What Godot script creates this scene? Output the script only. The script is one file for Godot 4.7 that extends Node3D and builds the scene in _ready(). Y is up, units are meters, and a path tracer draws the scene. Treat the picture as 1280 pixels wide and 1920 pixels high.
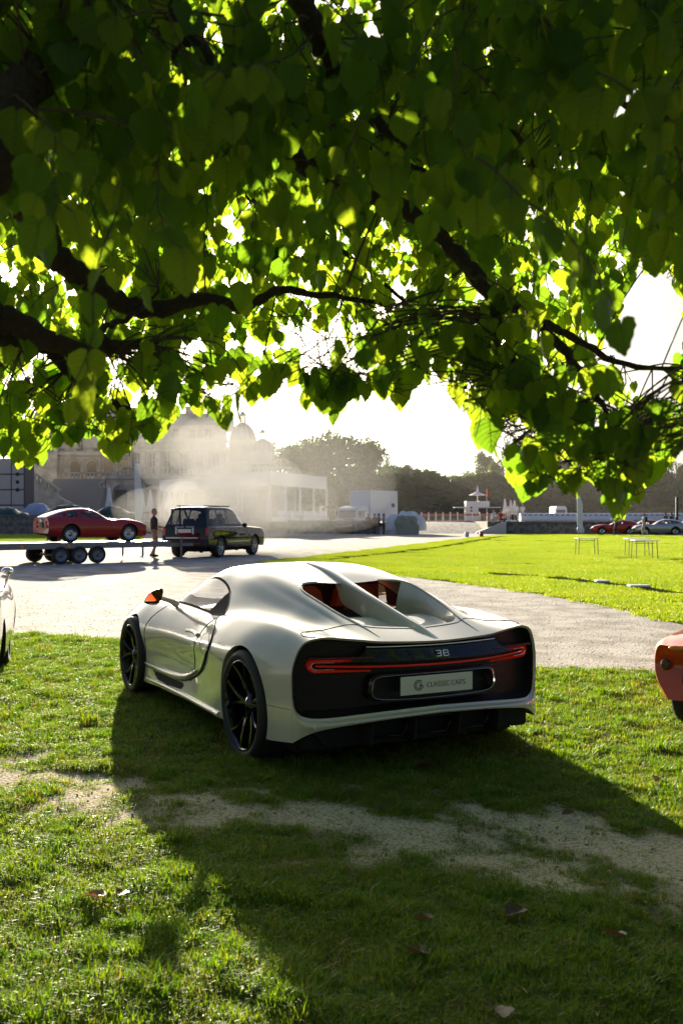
extends Node3D

const FOCAL := 1850.0     # photograph pixels
const HORIZON := 970.0
const EYE := 1.556
const SUN_DIR := Vector3(-0.18730, 0.19081, -0.96359)   # towards the sun: 11 degrees up, 11 degrees left of the view

var M := {}               # materials by name
var rng := RandomNumberGenerator.new()
var noise := FastNoiseLite.new()
var taken := {}

# ------------------------------------------------------------------ naming
func numbered(called: String) -> String:
	var n: int = taken.get(called, 0)
	taken[called] = n + 1
	return called if n == 0 else "%s_%03d" % [called, n]

func tag(o: Node3D, label: String, category: String, group := "") -> Node3D:
	o.set_meta("label", label)
	o.set_meta("category", category)
	if group != "":
		o.set_meta("group", group)
	return o

func thing(called: String, label: String, category: String, at := Vector3.ZERO, turn := 0.0, group := "") -> Node3D:
	var o := Node3D.new()
	o.name = numbered(called)
	add_child(o, true)
	o.position = at
	o.rotation.y = turn
	return tag(o, label, category, group)

func dup(o: Node3D, at: Vector3, turn: float, label: String, scl := Vector3.ONE) -> Node3D:
	var c: Node3D = o.duplicate()
	var base: String = String(o.name)
	if base.length() > 4 and base.substr(base.length() - 4, 1) == "_" and base.right(3).is_valid_int():
		base = base.left(base.length() - 4)
	c.name = numbered(base)
	add_child(c, true)
	c.position = at
	c.rotation = Vector3(0, turn, 0)
	c.scale = scl
	c.set_meta("label", label)
	return c

func part(called: String, st, mat: Material, parent: Node) -> MeshInstance3D:
	var o := MeshInstance3D.new()
	o.name = called
	if st is SurfaceTool:
		o.mesh = st.commit()
	else:
		o.mesh = st
	o.material_override = mat
	parent.add_child(o, true)
	return o

func solo(called: String, st, mat: Material, label: String, category: String, group := "") -> MeshInstance3D:
	var o := part(numbered(called), st, mat, self)
	tag(o, label, category, group)
	return o

func setting(called: String, st, mat: Material, kind := "structure") -> MeshInstance3D:
	var o := part(numbered(called), st, mat, self)
	o.set_meta("kind", kind)
	return o

# ------------------------------------------------------------------ terrain and places
func gy(d: float) -> float:
	return 0.1 * smoothstep(11.0, 30.0, d)

func ground(px: float, py: float) -> Vector3:
	var d := 10.0
	for i in 30:
		d = FOCAL * (EYE - gy(d)) / (py - HORIZON)
	return Vector3((px - 640.0) / FOCAL * d, gy(d), -d)

func spot(px: float, d: float) -> Vector3:    # on the terrain, d metres ahead
	return Vector3((px - 640.0) / FOCAL * d, gy(d), -d)

func hgt(py: float, d: float) -> float:       # world height seen at that row, d metres ahead
	return EYE - (py - HORIZON) / FOCAL * d

# ------------------------------------------------------------------ mesh building
func tool_new() -> SurfaceTool:
	var st := SurfaceTool.new()
	st.begin(Mesh.PRIMITIVE_TRIANGLES)
	return st

func fin(st: SurfaceTool) -> ArrayMesh:
	st.generate_normals()
	return st.commit()

func tri(st: SurfaceTool, a: Vector3, b: Vector3, c: Vector3, g := -1) -> void:
	st.set_smooth_group(g)
	st.add_vertex(a)
	st.set_smooth_group(g)
	st.add_vertex(b)
	st.set_smooth_group(g)
	st.add_vertex(c)

func quad(st: SurfaceTool, a: Vector3, b: Vector3, c: Vector3, d: Vector3, g := -1) -> void:
	tri(st, a, b, c, g)
	tri(st, a, c, d, g)

# chamfered box: s full size, centre c, b bevel
func box(st: SurfaceTool, s: Vector3, c := Vector3.ZERO, b := 0.0, basis := Basis()) -> void:
	var h := s * 0.5
	if b <= 0.0:
		var k := []
		for i in 8:
			k.append(c + basis * Vector3(h.x * (1 if i & 1 else -1), h.y * (1 if i & 2 else -1), h.z * (1 if i & 4 else -1)))
		for f in [[0, 4, 6, 2], [1, 3, 7, 5], [0, 1, 5, 4], [2, 6, 7, 3], [0, 2, 3, 1], [4, 5, 7, 6]]:
			quad(st, k[f[3]], k[f[2]], k[f[1]], k[f[0]])
		return
	b = minf(b, minf(h.x, minf(h.y, h.z)) * 0.95)
	var P := func(sx: int, sy: int, sz: int, ax: int) -> Vector3:
		var v := Vector3(sx * (h.x - b), sy * (h.y - b), sz * (h.z - b))
		v[ax] += (b if [sx, sy, sz][ax] > 0 else -b)
		return c + basis * v
	for ax in 3:
		for s1 in [-1, 1]:
			var u := (ax + 1) % 3
			var w := (ax + 2) % 3
			var pts := []
			for q in [[-1, -1], [1, -1], [1, 1], [-1, 1]]:
				var sg := [0, 0, 0]
				sg[ax] = s1
				sg[u] = q[0]
				sg[w] = q[1]
				pts.append(P.call(sg[0], sg[1], sg[2], ax))
			if s1 > 0:
				pts.reverse()
			quad(st, pts[0], pts[1], pts[2], pts[3])
	for ax in 3:
		var u := (ax + 1) % 3
		var w := (ax + 2) % 3
		for su in [-1, 1]:
			for sw in [-1, 1]:
				var a := [0, 0, 0]
				a[u] = su
				a[w] = sw
				a[ax] = -1
				var e := a.duplicate()
				e[ax] = 1
				var p0: Vector3 = P.call(a[0], a[1], a[2], u)
				var p1: Vector3 = P.call(a[0], a[1], a[2], w)
				var p2: Vector3 = P.call(e[0], e[1], e[2], w)
				var p3: Vector3 = P.call(e[0], e[1], e[2], u)
				if su * sw > 0:
					quad(st, p0, p1, p2, p3)
				else:
					quad(st, p3, p2, p1, p0)
	for sx in [-1, 1]:
		for sy in [-1, 1]:
			for sz in [-1, 1]:
				var a0: Vector3 = P.call(sx, sy, sz, 0)
				var a1: Vector3 = P.call(sx, sy, sz, 1)
				var a2: Vector3 = P.call(sx, sy, sz, 2)
				if sx * sy * sz > 0:
					tri(st, a0, a2, a1)
				else:
					tri(st, a0, a1, a2)

func frame_at(dir: Vector3) -> Basis:
	var z := dir.normalized()
	var up := Vector3.UP if absf(z.y) < 0.95 else Vector3.RIGHT
	var x := up.cross(z).normalized()
	return Basis(x, z.cross(x), z)

# a bar of rectangular section from a to b
func bar(st: SurfaceTool, a: Vector3, b: Vector3, w: float, t: float, bevel := 0.0) -> void:
	var f := frame_at(b - a)
	box(st, Vector3(w, t, a.distance_to(b)), (a + b) * 0.5, bevel, f)

func tube(st: SurfaceTool, path: PackedVector3Array, radii, sides := 8, g := 1, caps := true) -> void:
	var rings := []
	var n := path.size()
	var prev := Vector3.ZERO
	for i in n:
		var d := path[mini(i + 1, n - 1)] - path[maxi(i - 1, 0)]
		var z := d.normalized()
		if prev == Vector3.ZERO:
			prev = frame_at(z).x
		var x := (prev - z * prev.dot(z)).normalized()
		prev = x
		var y := z.cross(x)
		var r: float = radii[i] if radii is Array or radii is PackedFloat32Array else radii
		var ring := PackedVector3Array()
		for k in sides:
			var a := TAU * k / sides
			ring.append(path[i] + (x * cos(a) + y * sin(a)) * r)
		rings.append(ring)
	for i in n - 1:
		for k in sides:
			var k2 := (k + 1) % sides
			quad(st, rings[i][k], rings[i + 1][k], rings[i + 1][k2], rings[i][k2], g)
	if caps:
		for k in range(1, sides - 1):
			tri(st, rings[0][0], rings[0][k], rings[0][k + 1])
			tri(st, rings[n - 1][0], rings[n - 1][k + 1], rings[n - 1][k])

# profile of (radius, along) turned about an axis
func lathe(st: SurfaceTool, prof: Array, origin: Vector3, basis := Basis(), sides := 24, g := 2, arc := TAU) -> void:
	for i in prof.size() - 1:
		for k in sides:
			var a := arc * k / sides
			var b := arc * (k + 1) / sides
			var q := []
			for e in [[i, a], [i + 1, a], [i + 1, b], [i, b]]:
				var p: Vector2 = prof[e[0]]
				q.append(origin + basis * Vector3(p.x * cos(e[1]), p.y, p.x * sin(e[1])))
			if q[1].is_equal_approx(q[2]):
				tri(st, q[0], q[1], q[3], g)
			elif q[0].is_equal_approx(q[3]):
				tri(st, q[0], q[1], q[2], g)
			else:
				quad(st, q[0], q[1], q[2], q[3], g)

func ball(st: SurfaceTool, c: Vector3, r: Vector3, su := 12, sv := 8, g := 3) -> void:
	for i in sv:
		for k in su:
			var q := []
			for e in [[i, k], [i + 1, k], [i + 1, k + 1], [i, k + 1]]:
				var th: float = PI * e[0] / sv
				var ph: float = TAU * (e[1] % su) / su
				q.append(c + r * Vector3(sin(th) * cos(ph), cos(th), sin(th) * sin(ph)))
			if i > 0 and i < sv - 1:
				quad(st, q[0], q[3], q[2], q[1], g)
			elif i == 0:
				tri(st, q[0], q[2], q[1], g)
			else:
				tri(st, q[0], q[3], q[1], g)

# extrude a polygon in the xy plane along z, from z0 to z1
func slab(st: SurfaceTool, poly: PackedVector2Array, z0: float, z1: float, xf := Transform3D(), g := -1) -> void:
	var idx := Geometry2D.triangulate_polygon(poly)
	var cw := Geometry2D.is_polygon_clockwise(poly)
	for i in range(0, idx.size(), 3):
		var a := poly[idx[i]]
		var b := poly[idx[i + 1]]
		var c := poly[idx[i + 2]]
		tri(st, xf * Vector3(a.x, a.y, z1), xf * Vector3(b.x, b.y, z1), xf * Vector3(c.x, c.y, z1))
		tri(st, xf * Vector3(a.x, a.y, z0), xf * Vector3(c.x, c.y, z0), xf * Vector3(b.x, b.y, z0))
	var n := poly.size()
	for i in n:
		var a := poly[i]
		var b := poly[(i + 1) % n]
		if cw:
			quad(st, xf * Vector3(a.x, a.y, z1), xf * Vector3(a.x, a.y, z0), xf * Vector3(b.x, b.y, z0), xf * Vector3(b.x, b.y, z1), g)
		else:
			quad(st, xf * Vector3(b.x, b.y, z1), xf * Vector3(b.x, b.y, z0), xf * Vector3(a.x, a.y, z0), xf * Vector3(a.x, a.y, z1), g)

# ------------------------------------------------------------------ curves
func cr(a, b, c, d, t: float):
	return 0.5 * ((2.0 * b) + (c - a) * t + (2.0 * a - 5.0 * b + 4.0 * c - d) * t * t + (3.0 * b - a - 3.0 * c + d) * t * t * t)

func curve3(p: Array, n: int) -> PackedVector3Array:
	var out := PackedVector3Array()
	var m := p.size() - 1
	for i in n + 1:
		var u := float(i) / n * m
		var k := mini(int(u), m - 1)
		var a: Vector3 = p[k - 1] if k > 0 else p[0] * 2.0 - p[1]
		var d: Vector3 = p[k + 2] if k + 2 <= m else p[m] * 2.0 - p[m - 1]
		out.append(cr(a, p[k], p[k + 1], d, u - k))
	return out

func loop2(flat: Array, per := 5) -> PackedVector2Array:   # closed smooth outline from x,y,x,y...
	var p := []
	for i in range(0, flat.size(), 2):
		p.append(Vector2(flat[i], flat[i + 1]))
	var out := PackedVector2Array()
	var n := p.size()
	for i in n:
		for k in per:
			out.append(cr(p[(i - 1 + n) % n], p[i], p[(i + 1) % n], p[(i + 2) % n], float(k) / per))
	return out

func flat2(flat: Array) -> PackedVector2Array:
	var out := PackedVector2Array()
	for i in range(0, flat.size(), 2):
		out.append(Vector2(flat[i], flat[i + 1]))
	return out

func sd_poly(p: Vector2, poly: PackedVector2Array) -> float:   # negative inside
	var d := INF
	var inside := false
	var n := poly.size()
	var j := n - 1
	for i in n:
		var a := poly[i]
		var b := poly[j]
		var e := b - a
		var w := p - a
		var q := w - e * clampf(w.dot(e) / maxf(e.dot(e), 1e-12), 0.0, 1.0)
		d = minf(d, q.length_squared())
		if (a.y > p.y) != (b.y > p.y) and p.x < (b.x - a.x) * (p.y - a.y) / (b.y - a.y) + a.x:
			inside = not inside
		j = i
	return -sqrt(d) if inside else sqrt(d)

# ------------------------------------------------------------------ skins: triangle soups that carry their normals
class Hull:
	var p := PackedVector3Array()
	var n := PackedVector3Array()
	func add(q: Vector3, m: Vector3) -> void:
		p.append(q)
		n.append(m)
	func join(o: Hull) -> void:
		p.append_array(o.p)
		n.append_array(o.n)
	func mirrored() -> Hull:
		var s := Hull.new()
		for i in range(0, p.size(), 3):
			for k in [0, 2, 1]:
				s.add(p[i + k] * Vector3(-1, 1, 1), n[i + k] * Vector3(-1, 1, 1))
		return s
	func both() -> Hull:
		var s := Hull.new()
		s.join(self)
		s.join(mirrored())
		return s
	func mesh() -> ArrayMesh:
		var a := []
		a.resize(Mesh.ARRAY_MAX)
		a[Mesh.ARRAY_VERTEX] = p
		a[Mesh.ARRAY_NORMAL] = n
		var m := ArrayMesh.new()
		if p.size() > 0:
			m.add_surface_from_arrays(Mesh.PRIMITIVE_TRIANGLES, a)
		return m
	# [where f < 0, where f >= 0]
	func cut(f: Callable) -> Array:
		var lo := Hull.new()
		var hi := Hull.new()
		for i in range(0, p.size(), 3):
			var v := [f.call(p[i]), f.call(p[i + 1]), f.call(p[i + 2])]
			var neg := int(v[0] < 0.0) + int(v[1] < 0.0) + int(v[2] < 0.0)
			if neg == 0 or neg == 3:
				var to := hi if neg == 0 else lo
				for k in 3:
					to.add(p[i + k], n[i + k])
				continue
			var one := 0
			for k in 3:
				if (v[k] < 0.0) == (neg == 1):
					one = k
			var A := i + one
			var B := i + (one + 1) % 3
			var C := i + (one + 2) % 3
			var tb: float = v[one] / (v[one] - v[(one + 1) % 3])
			var tc: float = v[one] / (v[one] - v[(one + 2) % 3])
			var pb := p[A].lerp(p[B], tb)
			var pc := p[A].lerp(p[C], tc)
			var nb := n[A].lerp(n[B], tb).normalized()
			var nc := n[A].lerp(n[C], tc).normalized()
			var tip := lo if neg == 1 else hi
			var rest := hi if neg == 1 else lo
			tip.add(p[A], n[A])
			tip.add(pb, nb)
			tip.add(pc, nc)
			rest.add(pb, nb)
			rest.add(p[B], n[B])
			rest.add(p[C], n[C])
			rest.add(pb, nb)
			rest.add(p[C], n[C])
			rest.add(pc, nc)
		return [lo, hi]
	# outermost |x| of the skin at (z, y), seen from the side
	func side_x(z: float, y: float) -> float:
		var best := 0.0
		for i in range(0, p.size(), 3):
			var a := p[i]
			var b := p[i + 1]
			var c := p[i + 2]
			if maxf(a.z, maxf(b.z, c.z)) < z or minf(a.z, minf(b.z, c.z)) > z or maxf(a.y, maxf(b.y, c.y)) < y or minf(a.y, minf(b.y, c.y)) > y:
				continue
			var d := (b.z - a.z) * (c.y - a.y) - (c.z - a.z) * (b.y - a.y)
			if absf(d) < 1e-12:
				continue
			var s := ((z - a.z) * (c.y - a.y) - (c.z - a.z) * (y - a.y)) / d
			var t := ((b.z - a.z) * (y - a.y) - (z - a.z) * (b.y - a.y)) / d
			if s >= -0.01 and t >= -0.01 and s + t <= 1.02:
				best = maxf(best, absf(a.x + s * (b.x - a.x) + t * (c.x - a.x)))
		return best
	func top_y(x: float, z: float) -> float:
		var best := 0.0
		for i in range(0, p.size(), 3):
			var a := p[i]
			var b := p[i + 1]
			var c := p[i + 2]
			if maxf(a.z, maxf(b.z, c.z)) < z or minf(a.z, minf(b.z, c.z)) > z or maxf(a.x, maxf(b.x, c.x)) < x or minf(a.x, minf(b.x, c.x)) > x:
				continue
			var d := (b.z - a.z) * (c.x - a.x) - (c.z - a.z) * (b.x - a.x)
			if absf(d) < 1e-12:
				continue
			var s := ((z - a.z) * (c.x - a.x) - (c.z - a.z) * (x - a.x)) / d
			var t := ((b.z - a.z) * (x - a.x) - (z - a.z) * (b.x - a.x)) / d
			if s >= -0.01 and t >= -0.01 and s + t <= 1.02:
				best = maxf(best, a.y + s * (b.y - a.y) + t * (c.y - a.y))
		return best

# rows of control points (left half, x = -w) into a dense net
func net(rows: Array, nu: int, nv: int) -> Array:
	var dense := []                       # each control row made dense across
	for r in rows:
		var line := PackedVector3Array()
		var m: int = r.size() - 1
		for i in nu * m + 1:
			var k := mini(i / nu, m - 1)
			var t := float(i - k * nu) / nu
			var a: Vector3 = r[k - 1] if k > 0 else r[1] * Vector3(-1, 1, 1)
			var d: Vector3 = r[k + 2] if k + 2 <= m else r[m] * 2.0 - r[m - 1]
			line.append(cr(a, r[k], r[k + 1], d, t))
		dense.append(line)
	var out := []
	var m := rows.size() - 1
	for j in nv * m + 1:
		var k := mini(j / nv, m - 1)
		var t := float(j - k * nv) / nv
		var line := PackedVector3Array()
		for i in dense[0].size():
			var a: Vector3 = dense[k - 1][i] if k > 0 else dense[0][i] * 2.0 - dense[1][i]
			var d: Vector3 = dense[k + 2][i] if k + 2 <= m else dense[m][i] * 2.0 - dense[m - 1][i]
			line.append(cr(a, dense[k][i], dense[k + 1][i], d, t))
		out.append(line)
	return out

func skin_of(grid: Array, centred := true, flip := false) -> Hull:
	var s := Hull.new()
	var nj := grid.size()
	var ni: int = grid[0].size()
	var nor := []
	for j in nj:
		var line := PackedVector3Array()
		for i in ni:
			var du: Vector3 = grid[j][mini(i + 1, ni - 1)] - grid[j][maxi(i - 1, 0)]
			var dv: Vector3 = grid[mini(j + 1, nj - 1)][i] - grid[maxi(j - 1, 0)][i]
			var q := du.cross(dv)
			if flip:
				q = -q
			if centred and i == 0:
				q.x = 0.0
			line.append(q.normalized())
		nor.append(line)
	for j in nj - 1:
		for i in ni - 1:
			var o := [[j, i], [j + 1, i], [j + 1, i + 1], [j, i + 1]]
			if flip:
				o.reverse()
			for k in [0, 1, 2, 0, 2, 3]:
				s.add(grid[o[k][0]][o[k][1]], nor[o[k][0]][o[k][1]])
	return s

func W(z: float, flat: Array) -> Array:   # one control row: w, y pairs (or w, y, z triples when z is NAN)
	var out := []
	if is_nan(z):
		for i in range(0, flat.size(), 3):
			out.append(Vector3(-flat[i], flat[i + 1], flat[i + 2]))
	else:
		for i in range(0, flat.size(), 2):
			out.append(Vector3(-flat[i], flat[i + 1], z))
	return out

# ------------------------------------------------------------------ materials
func lin(r: float, g: float, b: float) -> Color:
	return Color(r, g, b).linear_to_srgb()

func mat(called: String, r: float, g: float, b: float, rough := 0.8, metal := 0.0) -> StandardMaterial3D:
	var m := StandardMaterial3D.new()
	m.resource_name = called
	m.albedo_color = lin(r, g, b)
	m.roughness = rough
	m.metallic = metal
	M[called] = m
	return m

func paint(called: String, r: float, g: float, b: float, rough := 0.35) -> StandardMaterial3D:
	var m := mat(called, r, g, b, rough)
	m.clearcoat_enabled = true
	m.clearcoat = 1.0
	m.metallic_specular = 0.2
	m.clearcoat_roughness = 0.03
	return m

func glass(called: String, r: float, g: float, b: float, a: float) -> StandardMaterial3D:
	var m := mat(called, r, g, b, 0.02)
	m.transparency = BaseMaterial3D.TRANSPARENCY_ALPHA
	m.albedo_color.a = a
	return m

func noise_tex(freq: float, size: int, octaves: int, seed_: int, colors: Array, offs := [], kind := FastNoiseLite.TYPE_SIMPLEX_SMOOTH) -> NoiseTexture2D:
	var t := NoiseTexture2D.new()
	t.width = size
	t.height = size
	t.seamless = true
	var n := FastNoiseLite.new()
	n.seed = seed_
	n.noise_type = kind
	n.frequency = freq
	n.fractal_octaves = octaves
	t.noise = n
	if colors.size() > 0:
		var g := Gradient.new()
		var pc := PackedColorArray()
		var po := PackedFloat32Array()
		for i in colors.size():
			pc.append(colors[i])
			po.append(offs[i] if offs.size() else float(i) / (colors.size() - 1))
		g.colors = pc
		g.offsets = po
		t.color_ramp = g
	return t

func triplanar(m: StandardMaterial3D, scl: float, world := true) -> void:
	m.uv1_triplanar = true
	m.uv1_world_triplanar = world
	m.uv1_scale = Vector3(scl, scl, scl)

func build_materials() -> void:
	var white := paint("pearl_paint", 0.62, 0.595, 0.50, 0.24)
	white.metallic = 0.15
	mat("black_gloss", 0.006, 0.006, 0.008, 0.08)
	mat("black_satin", 0.012, 0.012, 0.014, 0.35)
	mat("black_matte", 0.01, 0.01, 0.01, 0.85)
	mat("rubber", 0.018, 0.018, 0.019, 0.7)
	mat("chrome", 0.75, 0.75, 0.74, 0.06, 1.0)
	mat("steel", 0.45, 0.45, 0.46, 0.35, 1.0)
	mat("alloy", 0.4, 0.4, 0.41, 0.25, 1.0)
	mat("galvanised", 0.18, 0.19, 0.21, 0.45, 0.6)
	mat("caliper", 0.5, 0.13, 0.02, 0.35)
	mat("brake_disc", 0.1, 0.1, 0.1, 0.4, 0.8)
	mat("seat_red", 0.75, 0.085, 0.02, 0.5)
	mat("interior_dark", 0.02, 0.016, 0.014, 0.7)
	glass("clear_glass", 0.02, 0.03, 0.03, 0.12)
	glass("dark_glass", 0.004, 0.005, 0.006, 0.55)
	var tl := mat("tail_red", 0.35, 0.008, 0.004, 0.12)
	tl.emission_enabled = true
	tl.emission = lin(1.0, 0.03, 0.01)
	tl.emission_energy_multiplier = 0.018
	mat("lamp_dark", 0.12, 0.006, 0.004, 0.15)
	mat("lining", 0.09, 0.03, 0.015, 0.7)
	mat("lamp_red", 0.55, 0.06, 0.05, 0.2)
	mat("lens_smoke", 0.12, 0.05, 0.03, 0.08)
	mat("lamp_amber", 0.8, 0.25, 0.02, 0.2)
	mat("mirror", 0.8, 0.45, 0.25, 0.02, 1.0)
	var gr := mat("grille_mesh", 0.008, 0.008, 0.009, 0.45)
	var im := Image.create(64, 64, false, Image.FORMAT_RGB8)
	for y in 64:
		for x in 64:
			var h := 1.0
			for c in [[16, 16], [48, 16], [0, 48], [32, 48], [64, 48]]:
				var dx: float = absf(x - c[0])
				var dy: float = absf(y - c[1])
				if maxf(dx * 0.9 + dy * 0.45, dy) < 11.5:
					h = 0.0
			im.set_pixel(x, y, Color(h, h, h))
	var gt := ImageTexture.create_from_image(im)
	gr.heightmap_enabled = true
	gr.heightmap_texture = gt
	gr.heightmap_scale = 1.0
	var im2 := Image.create(64, 64, false, Image.FORMAT_RGB8)
	for y in 64:
		for x in 64:
			var h: float = im.get_pixel(x, y).r
			im2.set_pixel(x, y, Color(1, 1, 1) if h > 0.5 else Color(0.25, 0.25, 0.25))
	gr.albedo_texture = ImageTexture.create_from_image(im2)
	triplanar(gr, 32.0, false)
	mat("plate_face", 0.70, 0.71, 0.62, 0.35)
	mat("print_dark", 0.02, 0.022, 0.025, 0.5)
	mat("white_plastic", 0.75, 0.75, 0.74, 0.5)

# ------------------------------------------------------------------ the white hypercar
func zf(x: float) -> float:
	return 0.80 - 0.25 * x * x

func seam_side(skin: Hull, zy: Array, n: int, lift := 0.0) -> PackedVector3Array:
	var c := []
	for i in range(0, zy.size(), 2):
		c.append(Vector3(0, zy[i + 1], zy[i]))
	var out := PackedVector3Array()
	for q in curve3(c, n):
		var x := skin.side_x(q.z, q.y)
		if x > 0.2:
			out.append(Vector3(-x - lift, q.y, q.z))
	return out

func mirror_path(p: PackedVector3Array) -> PackedVector3Array:
	var out := PackedVector3Array()
	for q in p:
		out.append(q * Vector3(-1, 1, 1))
	return out

func hero_wheel(called: String, at: Vector3, r: float, rim: float, width: float, side: float, parent: Node3D) -> void:
	var w := Node3D.new()
	w.name = called
	parent.add_child(w, true)
	w.position = at
	var B := Basis(Vector3(0, 1, 0), Vector3(side, 0, 0), Vector3(0, 0, side))     # lathe axis y -> outward
	var st := tool_new()
	var hw := width * 0.5
	lathe(st, [Vector2(rim - 0.005, -hw * 0.8), Vector2(rim + 0.02, -hw * 0.97), Vector2(r - 0.03, -hw), Vector2(r, -hw * 0.82), Vector2(r + 0.001, -hw * 0.3), Vector2(r + 0.001, hw * 0.3), Vector2(r, hw * 0.82), Vector2(r - 0.012, hw * 0.94), Vector2(r - 0.03, hw), Vector2(rim + 0.03, hw * 1.0), Vector2(rim + 0.012, hw * 0.96), Vector2(rim, hw * 0.9)], Vector3.ZERO, B, 56)
	part("tyre", fin(st), M.rubber, w)
	st = tool_new()
	lathe(st, [Vector2(rim + 0.006, hw * 0.86), Vector2(rim + 0.004, hw * 0.95), Vector2(rim - 0.008, hw * 0.95), Vector2(rim - 0.016, hw * 0.8), Vector2(rim - 0.03, hw * 0.3), Vector2(rim - 0.04, -hw * 0.8)], Vector3.ZERO, B, 56)
	part("rim", fin(st), M.black_gloss, w)
	st = tool_new()
	lathe(st, [Vector2(0.0, hw * 0.72), Vector2(0.03, hw * 0.72), Vector2(0.042, hw * 0.66), Vector2(0.075, hw * 0.62), Vector2(0.08, hw * 0.3)], Vector3.ZERO, B, 24)
	part("hub", fin(st), M.black_gloss, w)
	for k in 5:
		for e in [-1.0, 1.0]:
			st = tool_new()
			var path := []
			for q in [[0.045, 0.10, 0.60], [0.10, 0.11, 0.68], [0.18, 0.20, 0.78], [rim - 0.010, 0.33, 0.92]]:
				var a: float = TAU * k / 5.0 + 0.2 + e * q[1] 
				path.append(Vector3(cos(a) * q[0], q[2] * hw, sin(a) * q[0]))
			var dense := curve3(path, 12)
			# a bevelled spoke: trapezoid swept along the path
			var rings := []
			for i in dense.size():
				var d := (dense[mini(i + 1, 12)] - dense[maxi(i - 1, 0)]).normalized()
				var across := d.cross(Vector3.UP).normalized()
				var hh := lerpf(0.016, 0.0095, i / 12.0)
				var c := dense[i]
				rings.append([c + across * hh * 1.5 - Vector3(0, 0.035, 0), c + across * hh - Vector3(0, 0.006, 0), c + across * hh * 0.55, c - across * hh * 0.55, c - across * hh - Vector3(0, 0.006, 0), c - across * hh * 1.5 - Vector3(0, 0.035, 0)])
			for i in rings.size() - 1:
				for s in 5:
					quad(st, B * rings[i][s], B * rings[i + 1][s], B * rings[i + 1][s + 1], B * rings[i][s + 1], 10 + s)
			part("spoke", fin(st), M.black_gloss, w)
	st = tool_new()
	lathe(st, [Vector2(0.05, hw * 0.12), Vector2(rim - 0.065, hw * 0.12), Vector2(rim - 0.065, hw * -0.1), Vector2(0.05, -hw * 0.1)], Vector3.ZERO, B, 32)
	part("brake_disc", fin(st), M.brake_disc, w)
	st = tool_new()
	lathe(st, [Vector2(rim - 0.125, hw * 0.34), Vector2(rim - 0.06, hw * 0.36), Vector2(rim - 0.045, hw * 0.22), Vector2(rim - 0.045, -hw * 0.2)], Vector3.ZERO, B * Basis(Vector3.UP, 0.55), 10, 3, 1.1)
	part("brake_caliper", fin(st), M.caliper, w)
	st = tool_new()
	lathe(st, [Vector2(0.0, -hw * 0.82), Vector2(rim - 0.03, -hw * 0.82)], Vector3.ZERO, B, 24)
	part("inner_barrel", fin(st), M.black_matte, w)

func hero_rows() -> Array:
	return [
		W(NAN, [0.0, 0.47, -3.70, 0.2, 0.475, -3.69, 0.4, 0.485, -3.66, 0.54, 0.49, -3.6, 0.65, 0.49, -3.52, 0.75, 0.475, -3.42, 0.82, 0.42, -3.33, 0.84, 0.30, -3.3, 0.82, 0.18, -3.3]),
		W(NAN, [0.0, 0.60, -3.50, 0.2, 0.605, -3.49, 0.4, 0.62, -3.46, 0.55, 0.635, -3.42, 0.67, 0.64, -3.37, 0.79, 0.61, -3.29, 0.89, 0.49, -3.21, 0.91, 0.32, -3.18, 0.88, 0.16, -3.16]),
		W(-3.08, [0.0, 0.675, 0.22, 0.68, 0.42, 0.70, 0.56, 0.735, 0.69, 0.765, 0.81, 0.74, 0.935, 0.59, 0.955, 0.36, 0.92, 0.14]),
		W(-2.71, [0.0, 0.735, 0.24, 0.74, 0.45, 0.755, 0.58, 0.785, 0.71, 0.82, 0.83, 0.80, 0.955, 0.62, 0.968, 0.40, 0.94, 0.14]),
		W(-2.35, [0.0, 0.82, 0.26, 0.82, 0.48, 0.82, 0.62, 0.826, 0.73, 0.836, 0.83, 0.80, 0.945, 0.62, 0.935, 0.40, 0.935, 0.15]),
		W(-1.95, [0.0, 1.02, 0.34, 1.012, 0.575, 0.985, 0.69, 0.925, 0.747, 0.843, 0.835, 0.79, 0.925, 0.62, 0.902, 0.42, 0.935, 0.165]),
		W(-1.55, [0.0, 1.17, 0.38, 1.158, 0.565, 1.11, 0.68, 0.985, 0.762, 0.842, 0.842, 0.78, 0.922, 0.62, 0.897, 0.42, 0.945, 0.175]),
		W(-1.15, [0.0, 1.202, 0.385, 1.186, 0.555, 1.122, 0.675, 0.99, 0.778, 0.845, 0.852, 0.785, 0.932, 0.62, 0.905, 0.43, 0.955, 0.185]),
		W(-0.80, [0.0, 1.165, 0.39, 1.165, 0.562, 1.10, 0.67, 0.985, 0.775, 0.868, 0.87, 0.815, 0.962, 0.645, 0.942, 0.44, 0.968, 0.19]),
		W(-0.40, [0.0, 1.065, 0.41, 1.098, 0.56, 1.035, 0.66, 0.952, 0.755, 0.893, 0.868, 0.866, 0.985, 0.68, 0.985, 0.44, 0.978, 0.195]),
		W(0.0, [0.0, 0.975, 0.425, 1.0, 0.535, 0.965, 0.63, 0.915, 0.73, 0.885, 0.85, 0.878, 0.985, 0.72, 1.0, 0.46, 0.985, 0.20]),
		W(0.35, [0.0, 0.895, 0.40, 0.91, 0.505, 0.892, 0.61, 0.866, 0.72, 0.86, 0.83, 0.855, 0.952, 0.70, 0.972, 0.46, 0.958, 0.20]),
		W(NAN, [0.0, 0.80, zf(0.0), 0.36, 0.81, zf(0.36), 0.52, 0.826, zf(0.52), 0.64, 0.838, zf(0.64), 0.745, 0.841, zf(0.745), 0.845, 0.80, zf(0.845), 0.90, 0.66, zf(0.90), 0.903, 0.48, zf(0.903), 0.897, 0.22, zf(0.897)]),
	]

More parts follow.
